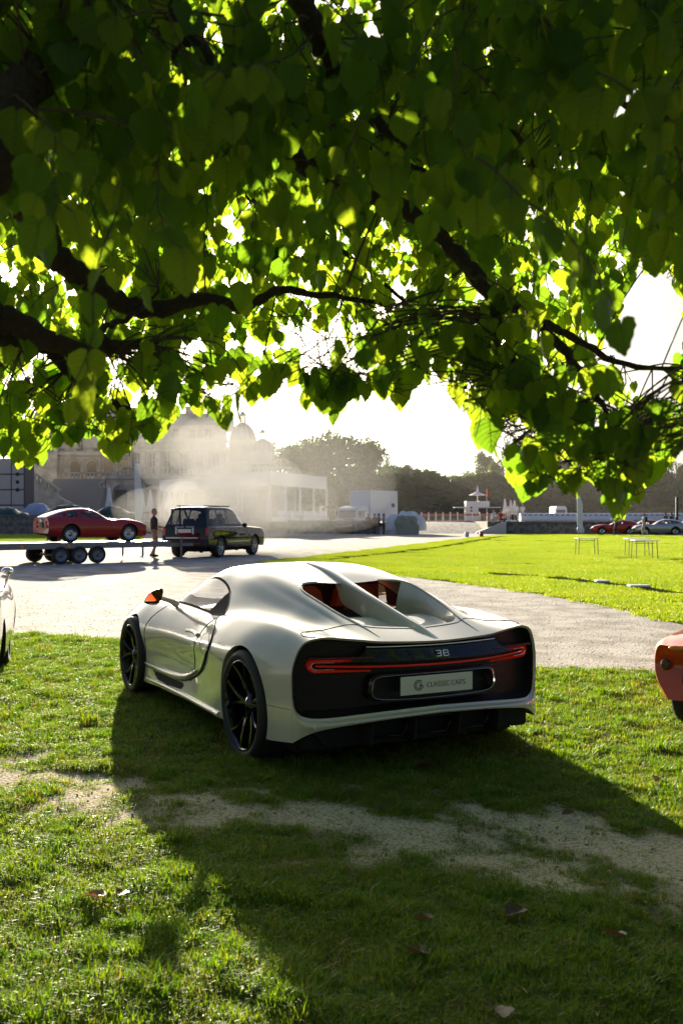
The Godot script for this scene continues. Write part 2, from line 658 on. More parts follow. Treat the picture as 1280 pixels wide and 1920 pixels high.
func build_hero() -> void:
	var car := thing("hypercar", "pearl white low hypercar on the grass with black rear and full-width red light bar", "car", Vector3(0.234, 0.0, -6.79), 0.475)
	var grid := net(hero_rows(), 9, 12)
	var skin := skin_of(grid)
	var whole := skin
	# wheel arches
	var rh := Vector2(0.0, 0.355)
	var fh := Vector2(-2.711, 0.34)
	skin = skin.cut(func(q: Vector3): return Vector2(q.z, q.y).distance_to(rh) - 0.378)[1]
	skin = skin.cut(func(q: Vector3): return Vector2(q.z, q.y).distance_to(fh) - 0.358)[1]
	# engine bay
	var bay := flat2([-0.01, -0.45, 0.25, -0.42, 0.40, -0.335, 0.455, -0.21, 0.445, 0.0, 0.42, 0.25, 0.385, 0.42, 0.30, 0.50, -0.01, 0.54])
	skin = skin.cut(func(q: Vector3): return sd_poly(Vector2(-q.x, q.z), bay) if q.y > 0.79 and q.z > -0.6 else 1.0)[1]
	# windscreen
	var shield := flat2([-0.01, -2.32, 0.35, -2.29, 0.54, -2.21, 0.645, -2.06, 0.61, -1.90, 0.54, -1.76, 0.44, -1.63, 0.30, -1.57, -0.01, -1.54])
	var res := skin.cut(func(q: Vector3): return sd_poly(Vector2(-q.x, q.z), shield) if q.y > 0.75 and q.z < -1.3 else 1.0)
	var wind: Hull = res[0]
	skin = res[1]
	# side window with its trim
	var win := loop2([-2.22, 0.848, -2.02, 0.945, -1.86, 1.015, -1.64, 1.07, -1.45, 1.085, -1.24, 1.06, -1.03, 1.0, -0.88, 0.90, -0.80, 0.82, -1.19, 0.832, -1.7, 0.842], 5)
	var near_win := func(q: Vector3): return sd_poly(Vector2(q.z, q.y), win) if q.y > 0.78 and q.y < 1.14 and q.z > -2.3 and q.z < -0.7 else 1.0
	res = skin.cut(near_win)
	skin = res[1]
	var glazed: Hull = res[0]
	res = glazed.cut(func(q: Vector3): return near_win.call(q) + 0.016)
	var pane: Hull = res[0]
	var trim: Hull = res[1]
	# black quarter panel behind the pane
	var quarter := flat2([-1.24, 0.80, -0.99, 1.06, -0.7, 0.95, -0.7, 0.78])
	res = pane.cut(func(q: Vector3): return sd_poly(Vector2(q.z, q.y), quarter))
	var dark: Hull = res[0]
	pane = res[1]
	# intake below the side blade
	var intake := flat2([-2.2, 0.275, -1.75, 0.272, -1.45, 0.283, -1.30, 0.29, -1.38, 0.235, -1.75, 0.212, -2.02, 0.215])
	res = skin.cut(func(q: Vector3): return sd_poly(Vector2(q.z, q.y), intake) if q.y < 0.31 else 1.0)
	var scoop: Hull = res[0]
	skin = res[1]
	# door
	var doorline := flat2([-2.11, 0.845, -2.29, 0.70, -2.345, 0.56, -2.345, 0.30, -1.2, 0.30, -1.165, 0.41, -1.106, 0.534, -1.026, 0.647, -0.911, 0.775, -0.84, 0.845, -1.5, 0.865])
	res = skin.cut(func(q: Vector3): return sd_poly(Vector2(q.z, q.y), doorline) if q.y < 0.87 and q.x < -0.6 else 1.0)
	var door: Hull = res[0]
	skin = res[1]
	var body := part("body", skin.both().mesh(), M.pearl_paint, car)
	for s in [1.0, -1.0]:
		var d := part("door", (door if s > 0 else door.mirrored()).mesh(), M.pearl_paint, car)
		var st := tool_new()
		var hp := seam_side(whole, [-1.33, 0.69, -1.2, 0.697, -1.03, 0.688], 8, 0.006)
		tube(st, hp if s > 0 else mirror_path(hp), 0.016, 8)
		part("handle", fin(st), M.pearl_paint, d)
		part("side_window", (pane if s > 0 else pane.mirrored()).mesh(), M.clear_glass, car)
		part("window_trim", (trim if s > 0 else trim.mirrored()).mesh(), M.black_matte, car)
		part("quarter_panel", (dark if s > 0 else dark.mirrored()).mesh(), M.black_matte, car)
		part("side_intake", (scoop if s > 0 else scoop.mirrored()).mesh(), M.black_matte, car)
		# panel gaps
		for g in [[-2.11, 0.82, -2.29, 0.70, -2.345, 0.56, -2.345, 0.30], [-0.84, 0.82, -0.935, 0.765, -1.03, 0.647, -1.106, 0.534, -1.166, 0.408, -1.2, 0.32]]:
			st = tool_new()
			var path := seam_side(whole, g, 22, 0.0005)
			tube(st, path if s > 0 else mirror_path(path), 0.0035, 5)
			part("panel_gap", fin(st), M.black_matte, car)
		# the C-shaped side line, thickening towards its foot
		st = tool_new()
		var cl := seam_side(whole, [-1.03, 1.0, -0.89, 0.91, -0.79, 0.82, -0.68, 0.76, -0.625, 0.68, -0.71, 0.58, -0.84, 0.495, -1.0, 0.415, -1.28, 0.325, -1.54, 0.29, -1.92, 0.28, -2.35, 0.285], 60, 0.0)
		var rad := []
		for i in cl.size():
			rad.append(lerpf(0.004, 0.017, sin(PI * clampf((i - 14) / 44.0, 0, 1))))
		tube(st, cl if s > 0 else mirror_path(cl), rad, 7)
		part("side_line", fin(st), M.black_gloss, car)
		st = tool_new()
		var bl := seam_side(whole, [-2.33, 0.315, -1.92, 0.305, -1.56, 0.315, -1.3, 0.345, -1.05, 0.425], 26, 0.012)
		rad = []
		for i in bl.size():
			rad.append(0.008 + 0.016 * sin(PI * i / maxf(1, bl.size() - 1)))
		tube(st, bl if s > 0 else mirror_path(bl), rad, 8)
		part("side_blade", fin(st), M.pearl_paint, car)
		st = tool_new()
		var sk := seam_side(whole, [-2.28, 0.185, -1.8, 0.195, -1.3, 0.205, -0.9, 0.21, -0.42, 0.215], 26, 0.004)
		tube(st, sk if s > 0 else mirror_path(sk), 0.02, 8)
		part("side_skirt", fin(st), M.pearl_paint, car)
		# fuel flap ring
		st = tool_new()
		var ring := []
		for i in 25:
			var a := TAU * i / 24.0
			ring.append(Vector2(-0.79 + 0.115 * cos(a), 0.655 + 0.075 * sin(a)))
		var rp := PackedVector3Array()
		for q in ring:
			rp.append(Vector3(-whole.side_x(q.x, q.y) * s, q.y, q.x))
		tube(st, rp, 0.0025, 5)
		part("fuel_flap", fin(st), M.black_satin, car)
		# arch lips and liners
		for w in [[rh, 0.378, 0.62], [fh, 0.358, 0.62]]:
			st = tool_new()
			var edge := PackedVector3Array()
			for i in 41:
				var a := lerpf(-0.62, PI + 0.62, i / 40.0)
				var q: Vector2 = w[0] + Vector2(cos(a), sin(a)) * w[1]
				if q.y < 0.165:
					continue
				edge.append(Vector3(-whole.side_x(q.x, q.y), q.y, q.x))
			var inner := PackedVector3Array()
			var deep := PackedVector3Array()
			for q in edge:
				inner.append(q + Vector3(0.05, 0, 0) - Vector3(0, q.y - w[0].y, q.z - w[0].x).normalized() * -0.006)
				deep.append(Vector3(-0.5, q.y, q.z))
			if s < 0:
				edge = mirror_path(edge)
				inner = mirror_path(inner)
				deep = mirror_path(deep)
			for i in edge.size() - 1:
				quad(st, edge[i], edge[i + 1], inner[i + 1], inner[i], 1)
			part("arch_lip", fin(st), M.pearl_paint, car)
			st = tool_new()
			for i in edge.size() - 1:
				quad(st, inner[i], inner[i + 1], deep[i + 1], deep[i], 1)
			part("wheel_well", fin(st), M.black_matte, car)
		# door mirror
		st = tool_new()
		var shell := []
		var outline := loop2([-0.098, -0.03, -0.062, 0.027, 0.015, 0.06, 0.07, 0.062, 0.078, 0.027, 0.054, -0.033, 0.015, -0.064, -0.05, -0.058, -0.085, -0.048, -0.098, -0.04], 2)
		for k in 9:
			var t := k / 8.0
			var line := PackedVector3Array()
			var sx := sin(acos(clampf(t * 1.02 - 0.02, 0, 1))) if k > 0 else 0.0
			sx = sqrt(maxf(0.0, 1.0 - pow(1.0 - t, 2.2)))
			for i in 21:
				var o: Vector2 = outline[i % 20]
				line.append(Vector3((-1.02 + o.x * sx) * s, 0.918 + o.y * sx + 0.02 * (1.0 - sx), -1.93 + t * 0.135 - 0.45 * o.x * sx))
			shell.append(line)
		for k in 8:
			for i in 20:
				quad(st, shell[k][i], shell[k + 1][i], shell[k + 1][i + 1], shell[k][i + 1], 1)
		var mr := part("door_mirror", fin(st), M.pearl_paint, car)
		st = tool_new()
		var mc := Vector3.ZERO
		for i in 20:
			mc += shell[8][i] / 20.0
		for i in 20:
			var a0: Vector3 = mc + (shell[8][i] - mc) * 1.0
			var a1: Vector3 = mc + (shell[8][i + 1] - mc) * 1.0
			var b0: Vector3 = mc + (shell[8][i] - mc) * 0.86 - Vector3(0, 0, 0.006)
			var b1: Vector3 = mc + (shell[8][i + 1] - mc) * 0.86 - Vector3(0, 0, 0.006)
			quad(st, a0, a1, b1, b0, 2)
		part("mirror_rim", fin(st), M.black_gloss, mr)
		st = tool_new()
		for i in 20:
			tri(st, mc - Vector3(0, 0, 0.005), mc + (shell[8][i] - mc) * 0.87 - Vector3(0, 0, 0.005), mc + (shell[8][i + 1] - mc) * 0.87 - Vector3(0, 0, 0.005), 3)
		part("mirror_glass", fin(st), M.mirror, mr)
		st = tool_new()
		tube(st, curve3([Vector3(-0.80 * s, 0.84, -1.93), Vector3(-0.86 * s, 0.87, -1.88), Vector3(-0.965 * s, 0.905, -1.87)], 6), [0.03, 0.028, 0.025, 0.022, 0.02, 0.02, 0.02], 8)
		part("mirror_stalk", fin(st), M.pearl_paint, mr)
	part("windscreen", wind.both().mesh(), M.clear_glass, car)
	# ---- tail: bumper strip, lip, dark fascia
	var last: PackedVector3Array = grid[grid.size() - 1]
	var rim := PackedVector3Array()
	for i in 7 * 9 + 1:
		rim.append(last[i])
	var low := []
	for q in [[0.903, 0.48], [0.885, 0.40], [0.835, 0.357], [0.72, 0.347], [0.40, 0.372], [0.0, 0.388]]:
		low.append(Vector3(-q[0], q[1], zf(q[0]) + 0.012 * smoothstep(0.9, 0.7, q[0])))
	var foot := []
	for q in [[0.897, 0.22], [0.83, 0.262], [0.76, 0.293], [0.64, 0.316], [0.38, 0.344], [0.0, 0.361]]:
		foot.append(Vector3(-q[0], q[1], zf(q[0]) + 0.035 * smoothstep(0.9, 0.7, q[0])))
	var lowd := curve3(low, 40)
	var footd := curve3(foot, 40)
	var strip := []
	for k in 7:
		var line := PackedVector3Array()
		for i in 41:
			var q := lowd[i].lerp(footd[i], k / 6.0)
			q.z += 0.018 * sin(PI * k / 6.0) * smoothstep(0.0, 0.25, i / 40.0)
			line.append(q)
		line.reverse()
		strip.append(line)
	part("rear_bumper", skin_of(strip).both().mesh(), M.pearl_paint, car)
	for i in range(1, 41):
		rim.append(lowd[i])
	var inset := PackedVector3Array()
	for i in rim.size():
		var d := rim[mini(i + 1, rim.size() - 1)] - rim[maxi(i - 1, 0)]
		var nrm := Vector3(-d.y, d.x, 0).normalized()
		if i == 0:
			nrm = Vector3(0, -1, 0)
		elif i == rim.size() - 1:
			nrm = Vector3(0, 1, 0)
		if nrm.dot(Vector3(0, 0.6, 0) - Vector3(rim[i].x * 0.6, rim[i].y, 0)) < 0:
			nrm = -nrm
		inset.append(rim[i] + nrm * 0.014 - Vector3(0, 0, 0.012))
	var st := tool_new()
	for i in rim.size() - 1:
		for m in [1.0, -1.0]:
			var f := Vector3(m, 1, 1)
			quad(st, rim[i] * f, rim[i + 1] * f, inset[i + 1] * f, inset[i] * f, 1)
	part("fascia_lip", fin(st), M.pearl_paint, car)
	st = tool_new()
	var back := PackedVector3Array()
	for q in inset:
		var t := (q - Vector3(0, 0.6, 0)) * Vector3(0.975, 0.93, 1)
		back.append(Vector3(t.x, 0.6 + t.y, zf(t.x) - 0.085))
	for i in inset.size() - 1:
		for m in [1.0, -1.0]:
			var f := Vector3(m, 1, 1)
			quad(st, inset[i] * f, inset[i + 1] * f, back[i + 1] * f, back[i] * f, 1)
	part("fascia_return", fin(st), M.black_satin, car)
	st = tool_new()
	for k in 14:
		for i in back.size() - 1:
			for m in [1.0, -1.0]:
				var q := []
				for e in [[k, i], [k, i + 1], [k + 1, i + 1], [k + 1, i]]:
					var s: float = 1.0 - e[0] / 14.0
					var o: Vector3 = back[e[1]]
					var x: float = o.x * s
					q.append(Vector3(x * m, 0.6 + (o.y - 0.6) * s, zf(x) - 0.085))
				if k == 13:
					tri(st, q[0], q[1], q[2], 1)
				else:
					quad(st, q[0], q[1], q[2], q[3], 1)
	part("rear_grille", fin(st), M.grille_mesh, car)
	# blade above the light bar
	st = tool_new()
	var rows := []
	for r in [[0.775, -0.075, 0.46], [0.77, -0.03, 0.47], [0.752, -0.012, 0.48], [0.72, 0.005, 0.52], [0.692, 0.03, 0.60], [0.684, 0.028, 0.62], [0.676, -0.03, 0.62]]:
		var line := PackedVector3Array()
		for i in 25:
			var t := i / 24.0 * 2.0 - 1.0
			var x: float = t * r[2]
			line.append(Vector3(x, r[0] + 0.004 * t * t, zf(x) + r[1] * (1.0 - 0.25 * t * t)))
		rows.append(line)
	part("tail_blade", skin_of(rows, false).mesh(), M.black_gloss, car)
	st = tool_new()
	var cb := PackedVector3Array()
	for i in 25:
		var t := i / 24.0 * 2.0 - 1.0
		var x: float = t * 0.47
		cb.append(Vector3(x, 0.772 + 0.004 * t * t, zf(x) - 0.022))
	tube(st, cb, 0.006, 6)
	part("chrome_strip", fin(st), M.chrome, car)
	# full-width light
	st = tool_new()
	var lp := PackedVector3Array()
	for i in 41:
		var t := i / 40.0 * 2.0 - 1.0
		var x: float = t * 0.76
		lp.append(Vector3(x, 0.660 + 0.008 * t * t, zf(x) + 0.022 - 0.05 * pow(absf(t), 3)))
	tube(st, lp, 0.0062, 8)
	part("light_bar", fin(st), M.tail_red, car)
	for s in [-1.0, 1.0]:
		st = tool_new()
		var hook := []
		for q in [[0.44, 0.695], [0.55, 0.697], [0.68, 0.699], [0.755, 0.70], [0.785, 0.692], [0.798, 0.668], [0.785, 0.645], [0.755, 0.637], [0.68, 0.636], [0.55, 0.634], [0.44, 0.632]]:
			hook.append(Vector3(q[0] * s, q[1], zf(q[0]) - 0.022))
		var hd := curve3(hook, 50)
		for i in 50:
			var wdt := 0.0028 + 0.0050 * smoothstep(0.45, 0.80, absf(hd[i].x)) + (0.003 if hd[i].y > 0.67 else 0.0)
			var a := hd[i]
			var b := hd[i + 1]
			var d := (b - a).normalized()
			var nn := Vector3(-d.y, d.x, 0).normalized() * wdt
			var dz := Vector3(0, 0, -0.03)
			quad(st, a - nn, b - nn, b + nn, a + nn, 1)
			quad(st, a + nn, b + nn, b + nn + dz, a + nn + dz, 2)
			quad(st, a - nn + dz, b - nn + dz, b - nn, a - nn, 3)
		part("tail_light", fin(st), M.tail_red, car)
		st = tool_new()
		var inn := PackedVector3Array()
		for i in range(9, 42):
			var a := hd[i]
			inn.append(Vector3(0.74 * s, 0.668, a.z) + (a - Vector3(0.74 * s, 0.668, a.z)) * Vector3(0.8 if absf(a.x) > 0.74 else 1.0, 0.66, 1) + Vector3(0, 0, 0.004))
		tube(st, inn, 0.0028, 6)
		part("light_outline", fin(st), M.chrome, car)
		st = tool_new()
		box(st, Vector3(0.40, 0.012, 0.055), Vector3(0.62 * s, 0.715, zf(0.62) - 0.02), 0.004, Basis(Vector3.UP, s * 0.3))
		part("light_fin", fin(st), M.lamp_dark, car)
	# plate recess with bright surround
	st = tool_new()
	var fr := []
	var sur := loop2([-0.43, 0.60, -0.30, 0.612, 0.0, 0.616, 0.30, 0.612, 0.43, 0.60, 0.46, 0.54, 0.445, 0.46, 0.30, 0.442, 0.0, 0.44, -0.30, 0.442, -0.445, 0.46, -0.46, 0.54], 5)
	for i in sur.size():
		var q := sur[i]
		var c := Vector2(0, 0.535)
		var o := c + (q - c) * Vector2(1.0, 1.0)
		var n2 := c + (q - c) * Vector2(0.955, 0.85)
		fr.append([Vector3(o.x, o.y, zf(o.x) - 0.08), Vector3(o.x, o.y, zf(o.x) - 0.01), Vector3(n2.x, n2.y, zf(n2.x) - 0.002), Vector3(n2.x, n2.y, zf(n2.x) - 0.10)])
	for i in fr.size():
		var j := (i + 1) % fr.size()
		quad(st, fr[i][0], fr[j][0], fr[j][1], fr[i][1], 1)
		quad(st, fr[i][1], fr[j][1], fr[j][2], fr[i][2], 2)
	part("plate_surround", fin(st), M.black_gloss, car)
	st = tool_new()
	var edge2 := PackedVector3Array()
	for i in fr.size() + 1:
		edge2.append(fr[i % fr.size()][2] + Vector3(0, 0, 0.002))
	tube(st, edge2, 0.002, 6)
	part("surround_trim", fin(st), M.steel, car)
	st = tool_new()
	for i in fr.size():
		var j := (i + 1) % fr.size()
		quad(st, fr[i][2], fr[j][2], fr[j][3], fr[i][3], 1)
	part("exhaust_trim", fin(st), M.chrome, car)
	st = tool_new()
	for i in fr.size():
		tri(st, Vector3(0, 0.535, zf(0) - 0.10), fr[i][3], fr[(i + 1) % fr.size()][3])
	part("recess_back", fin(st), M.black_gloss, car)
	var plate := Node3D.new()
	plate.name = "number_plate"
	car.add_child(plate, true)
	plate.position = Vector3(-0.024, 0.538, 0.815)
	st = tool_new()
	box(st, Vector3(0.52, 0.112, 0.008), Vector3.ZERO, 0.003)
	part("plate_board", fin(st), M.plate_face, plate)
	lettering("plate_lettering", "CLASSIC CARS", 0.031, Vector3(0.063, -0.002, 0.0055), plate, M.print_dark, 1.05)
	st = tool_new()
	for rr in [[0.033, 0.006, 0.75, 5.6], [0.022, 0.005, 0.4, 6.0]]:
		for i in 24:
			var a0: float = lerpf(rr[2], rr[3], i / 24.0)
			var a1: float = lerpf(rr[2], rr[3], (i + 1) / 24.0)
			var o := Vector3(-0.135, 0.0, 0.005)
			quad(st, o + Vector3(cos(a0), sin(a0), 0) * rr[0], o + Vector3(cos(a1), sin(a1), 0) * rr[0], o + Vector3(cos(a1), sin(a1), 0) * (rr[0] - rr[1]), o + Vector3(cos(a0), sin(a0), 0) * (rr[0] - rr[1]))
	box(st, Vector3(0.026, 0.005, 0.001), Vector3(-0.117, -0.004, 0.005))
	box(st, Vector3(0.005, 0.013, 0.001), Vector3(-0.106, -0.012, 0.005))
	box(st, Vector3(0.018, 0.004, 0.001), Vector3(-0.121, 0.003, 0.0052))
	part("plate_emblem", fin(st), M.print_dark, plate)
	# badge: a mirrored E joined to a B
	st = tool_new()
	var bo := Vector3(0.022, 0.722, zf(0) + 0.0145)
	var bt := Basis(Vector3.RIGHT, -0.35)
	for b in [[-0.036, 0.017, 0.034, 0.008], [-0.033, 0.0, 0.026, 0.008], [-0.036, -0.017, 0.034, 0.008], [-0.019, 0.0, 0.009, 0.042], [0.002, 0.0, 0.009, 0.042], [0.017, 0.0175, 0.03, 0.008], [0.017, 0.0, 0.03, 0.008], [0.017, -0.0175, 0.034, 0.008], [0.034, 0.009, 0.008, 0.014], [0.036, -0.009, 0.008, 0.014]]:
		box(st, Vector3(b[2], b[3], 0.006), bo + bt * Vector3(b[0], b[1], 0), 0.0015, bt)
	part("badge", fin(st), M.chrome, car)
	# lower shelf, diffuser
	rows = []
	for r in [[0.010, -0.013], [0.022, -0.04], [0.05, -0.09]]:
		var line := PackedVector3Array()
		for i in 25:
			var t := i / 24.0 * 2.0 - 1.0
			var x: float = t * 0.80
			line.append(Vector3(x, lerpf(0.390, 0.350, smoothstep(0.0, 0.75, absf(x))) + r[0], zf(x) + r[1]))
		rows.append(line)
	part("fascia_shelf", skin_of(rows, false, true).mesh(), M.black_satin, car)
	st = tool_new()
	slab(st, flat2([-0.80, 0.30, -0.70, 0.19, -0.35, 0.17, 0.35, 0.17, 0.70, 0.19, 0.80, 0.30, 0.5, 0.345, 0.0, 0.352, -0.5, 0.345]), 0.30, 0.64)
	part("diffuser", fin(st), M.black_matte, car)
	for x in [-0.46, -0.16, 0.16, 0.46]:
		st = tool_new()
		slab(st, flat2([0.45, 0.15, 0.78, 0.20, 0.80, 0.33, 0.45, 0.33]), -0.008, 0.008, Transform3D(Basis(Vector3(0, 0, 1), Vector3(0, 1, 0), Vector3(-1, 0, 0)), Vector3(x, 0, 0)))
		part("diffuser_fin", fin(st), M.black_matte, car)
	for x in [-0.3, 0.0, 0.3]:
		st = tool_new()
		var loop := PackedVector3Array()
		for q in [[-0.12, 0.335], [0.12, 0.335], [0.125, 0.31], [0.10, 0.22], [-0.10, 0.22], [-0.125, 0.31], [-0.12, 0.335]]:
			loop.append(Vector3(x + q[0], q[1], zf(x) - 0.03 - (0.335 - q[1]) * 0.4))
		tube(st, loop, 0.006, 6)
		part("vent_frame", fin(st), M.black_gloss, car)
	for s in [-1.0, 1.0]:
		st = tool_new()
		box(st, Vector3(0.13, 0.10, 0.10), Vector3(0.76 * s, 0.215, zf(0.76) - 0.10), 0.015)
		part("lower_pod", fin(st), M.black_matte, car)
		st = tool_new()
		var sx := whole.side_x(0.5, 0.3)
		lathe(st, [Vector2(0, 0.004), Vector2(0.011, 0.004), Vector2(0.014, 0.0)], Vector3(0.786 * s, 0.315, zf(0.786) + 0.035), Basis(Vector3.RIGHT, PI / 2), 14)
		part("parking_sensor", fin(st), M.plate_face, car)
	# ---- engine bay
	rows = []
	for k in 13:
		var z := lerpf(-0.02, 0.56, k / 12.0)
		var line := PackedVector3Array()
		for i in 25:
			var x := lerpf(-0.46, 0.46, i / 24.0)
			var bump := 0.02 * smoothstep(0.34, 0.2, absf(absf(x) - 0.2) + 0.12) * smoothstep(0.35, 0.05, z)
			line.append(Vector3(x, 0.872 - 0.055 * k / 12.0 + bump + 0.02 * absf(x) - 0.04 * smoothstep(0.06, -0.02, z), z))
		rows.append(line)
	part("engine_cover", skin_of(rows, false).mesh(), M.pearl_paint, car)
	st = tool_new()
	for i in range(2, bay.size() - 2):
		for s in [1.0, -1.0]:
			for k in 6:
				var q := []
				for e in [[i, 0.0], [i + 1, 0.0], [i + 1, 1.0], [i, 1.0]]:
					var b: Vector2 = bay[e[0]]
					var t: float = (k + e[1]) / 6.0
					var ytop := whole.top_y(-b.x, b.y)
					q.append(Vector3(-b.x * s + s * 0.05 * sin(t * PI * 0.5), lerpf(ytop, minf(0.80, ytop - 0.02), t), b.y))
				quad(st, q[0], q[1], q[2], q[3], 1)
	part("bay_wall", fin(st), M.pearl_paint, car)
	for s in [1.0, -1.0]:
		st = tool_new()
		var ep := []
		for q in [[0.25, -0.42], [0.40, -0.34], [0.455, -0.21], [0.447, 0.0], [0.422, 0.25], [0.39, 0.42], [0.372, 0.55], [0.362, 0.70]]:
			ep.append(Vector3(q[0], 0, q[1]))
		var el := PackedVector3Array()
		var er := []
		for q in curve3(ep, 40):
			var y := whole.top_y(-q.x, q.z)
			if y > 0.6:
				el.append(Vector3(-q.x * s, y + 0.001, q.z))
				er.append(0.007 * smoothstep(0.72, 0.4, q.z) + 0.0015)
		tube(st, el, er, 8)
		part("buttress_edge", fin(st), M.pearl_paint, car)
	st = tool_new()
	box(st, Vector3(0.98, 0.5, 0.04), Vector3(0, 0.63, -0.50), 0.0)
	box(st, Vector3(0.9, 0.02, 0.5), Vector3(0, 0.80, -0.25), 0.0)
	part("bulkhead", fin(st), M.interior_dark, car)
	st = tool_new()
	box(st, Vector3(1.06, 0.30, 0.03), Vector3(0, 0.96, -0.92))
	part("cabin_lining", fin(st), M.lining, car)
	for s in [-1.0, 1.0]:
		st = tool_new()
		slab(st, flat2([-0.17, 0.885, 0.17, 0.885, 0.145, 1.0, 0.10, 1.04, -0.10, 1.04, -0.145, 1.0]), -0.80, -0.70, Transform3D(Basis(), Vector3(0.22 * s, 0, 0)))
		part("headrest", fin(st), M.seat_red, car)
	# spine
	rows = []
	for k in 41:
		var z := lerpf(-1.25, 0.79, k / 40.0)
		var y := whole.top_y(-0.001, z) if z < 0.785 else 0.80
		var up := 0.012 + 0.012 * smoothstep(-1.2, -0.4, z)
		up *= smoothstep(-1.25, -1.0, z) * smoothstep(0.80, 0.55, z)
		var hw := lerpf(0.045, 0.022, smoothstep(-1.2, 0.5, z))
		var dp := 0.13 * smoothstep(-0.55, -0.40, z) * smoothstep(0.72, 0.3, z) + 0.006
		rows.append(PackedVector3Array([Vector3(-hw - 0.012, y - dp, z), Vector3(-hw, y + up * 0.5, z), Vector3(-hw * 0.75, y + up, z), Vector3(0, y + up * 1.08, z), Vector3(hw * 0.75, y + up, z), Vector3(hw, y + up * 0.5, z), Vector3(hw + 0.012, y - dp, z)]))
	part("roof_spine", skin_of(rows, false).mesh(), M.pearl_paint, car)
	# deck seam
	for s in [1.0, -1.0]:
		st = tool_new()
		var dp := PackedVector3Array()
		for q in curve3([Vector3(0.05, 0, 0.56), Vector3(0.30, 0, 0.53), Vector3(0.42, 0, 0.46), Vector3(0.58, 0, 0.44), Vector3(0.76, 0, 0.46), Vector3(0.80, 0, 0.54), Vector3(0.76, 0, 0.63)], 26):
			var y := whole.top_y(-q.x, q.z)
			if y > 0.5:
				dp.append(Vector3(-q.x * s, y + 0.0005, q.z))
		tube(st, dp, 0.003, 5)
		part("deck_gap", fin(st), M.black_matte, car)
		st = tool_new()
		var bg := PackedVector3Array()
		for i in 14:
			var q := Vector2(lerpf(0.36, 0.585, i / 13.0), 0.415)
			var x := whole.side_x(q.x, q.y)
			if x > 0.3:
				bg.append(Vector3(-x * s, q.y, q.x))
		if bg.size() > 2:
			tube(st, bg, 0.002, 5)
			part("bumper_gap", fin(st), M.black_matte, car)
	# ---- cabin
	st = tool_new()
	box(st, Vector3(1.6, 0.06, 3.9), Vector3(0, 0.15, -1.5))
	box(st, Vector3(1.0, 0.5, 1.1), Vector3(0, 0.42, 0.02))
	box(st, Vector3(1.0, 0.4, 1.2), Vector3(0, 0.36, -2.9))
	part("underbody", fin(st), M.black_matte, car)
	st = tool_new()
	box(st, Vector3(1.4, 0.22, 0.5), Vector3(0, 0.70, -1.98), 0.08)
	box(st, Vector3(0.2, 0.3, 0.9), Vector3(0, 0.5, -1.4), 0.06)
	part("dashboard", fin(st), M.interior_dark, car)
	for s in [-1.0, 1.0]:
		var seat := Node3D.new()
		seat.name = "seat"
		car.add_child(seat, true)
		seat.position = Vector3(0.36 * s, 0.0, 0.0)
		st = tool_new()
		box(st, Vector3(0.50, 0.16, 0.5), Vector3(0, 0.36, -1.25), 0.05)
		part("seat_cushion", fin(st), M.seat_red, seat)
		var sb := []
		for k in 9:
			var t := k / 8.0
			var line := PackedVector3Array()
			var hwid: float = [0.24, 0.26, 0.265, 0.26, 0.24, 0.20, 0.15, 0.125, 0.10][k]
			for i in 9:
				var u := i / 8.0 * 2.0 - 1.0
				line.append(Vector3(u * hwid, 0.40 + t * 0.64, -1.0 + t * 0.20 + (0.06 if k < 8 else 0.0) * (1.0 - u * u)))
			sb.append(line)
		for f in [0.0, -0.12]:
			var g2 := []
			for line in sb:
				var l2 := PackedVector3Array()
				for q in line:
					l2.append(q + Vector3(0, 0, f) - (Vector3(0, 0, 0.12) * (q.x * q.x * 8.0) if f < 0 else Vector3.ZERO))
				g2.append(l2)
			part("backrest", skin_of(g2, false).mesh(), M.seat_red, seat)
	st = tool_new()
	lathe(st, [Vector2(0.165, -0.014), Vector2(0.18, 0), Vector2(0.165, 0.014), Vector2(0.15, 0), Vector2(0.165, -0.014)], Vector3(-0.36, 0.79, -1.62), Basis(Vector3.RIGHT, 1.15), 28)
	box(st, Vector3(0.30, 0.03, 0.03), Vector3(-0.36, 0.79, -1.62), 0.008)
	part("steering_wheel", fin(st), M.black_satin, car)
	# ---- wheels
	hero_wheel("wheel", Vector3(-0.835, 0.350, 0.0), 0.3555, 0.285, 0.33, -1.0, car)
	hero_wheel("wheel", Vector3(0.835, 0.350, 0.0), 0.3555, 0.285, 0.33, 1.0, car)
	hero_wheel("wheel", Vector3(-0.85, 0.334, -2.72), 0.3395, 0.268, 0.27, -1.0, car)
	hero_wheel("wheel", Vector3(0.85, 0.334, -2.72), 0.3395, 0.268, 0.27, 1.0, car)

func lettering(called: String, text: String, height: float, at: Vector3, parent: Node3D, m: Material, stretch := 1.0, font := "Droid Sans") -> MeshInstance3D:
	var f := SystemFont.new()
	f.font_names = PackedStringArray([font])
	var t := TextMesh.new()
	t.text = text
	t.font = f
	t.font_size = 64
	t.depth = 0.02
	t.pixel_size = 0.01
	var o := part(called, t, m, parent)
	var k := height / 0.46
	o.scale = Vector3(k * stretch, k, k * 0.1)
	o.position = at
	return o

# ------------------------------------------------------------------ ground, gravel, lawns, grass
var near_poly := PackedVector2Array()
var track_poly := PackedVector2Array()
var lawn_poly := PackedVector2Array()
var grooves := []

func ground2(px: float, py: float) -> Vector2:
	var g := ground(px, py)
	return Vector2(g.x, g.z)

func outline_px(flat: Array) -> PackedVector2Array:
	var out := PackedVector2Array()
	for i in range(0, flat.size(), 2):
		out.append(ground2(flat[i], flat[i + 1]))
	return out

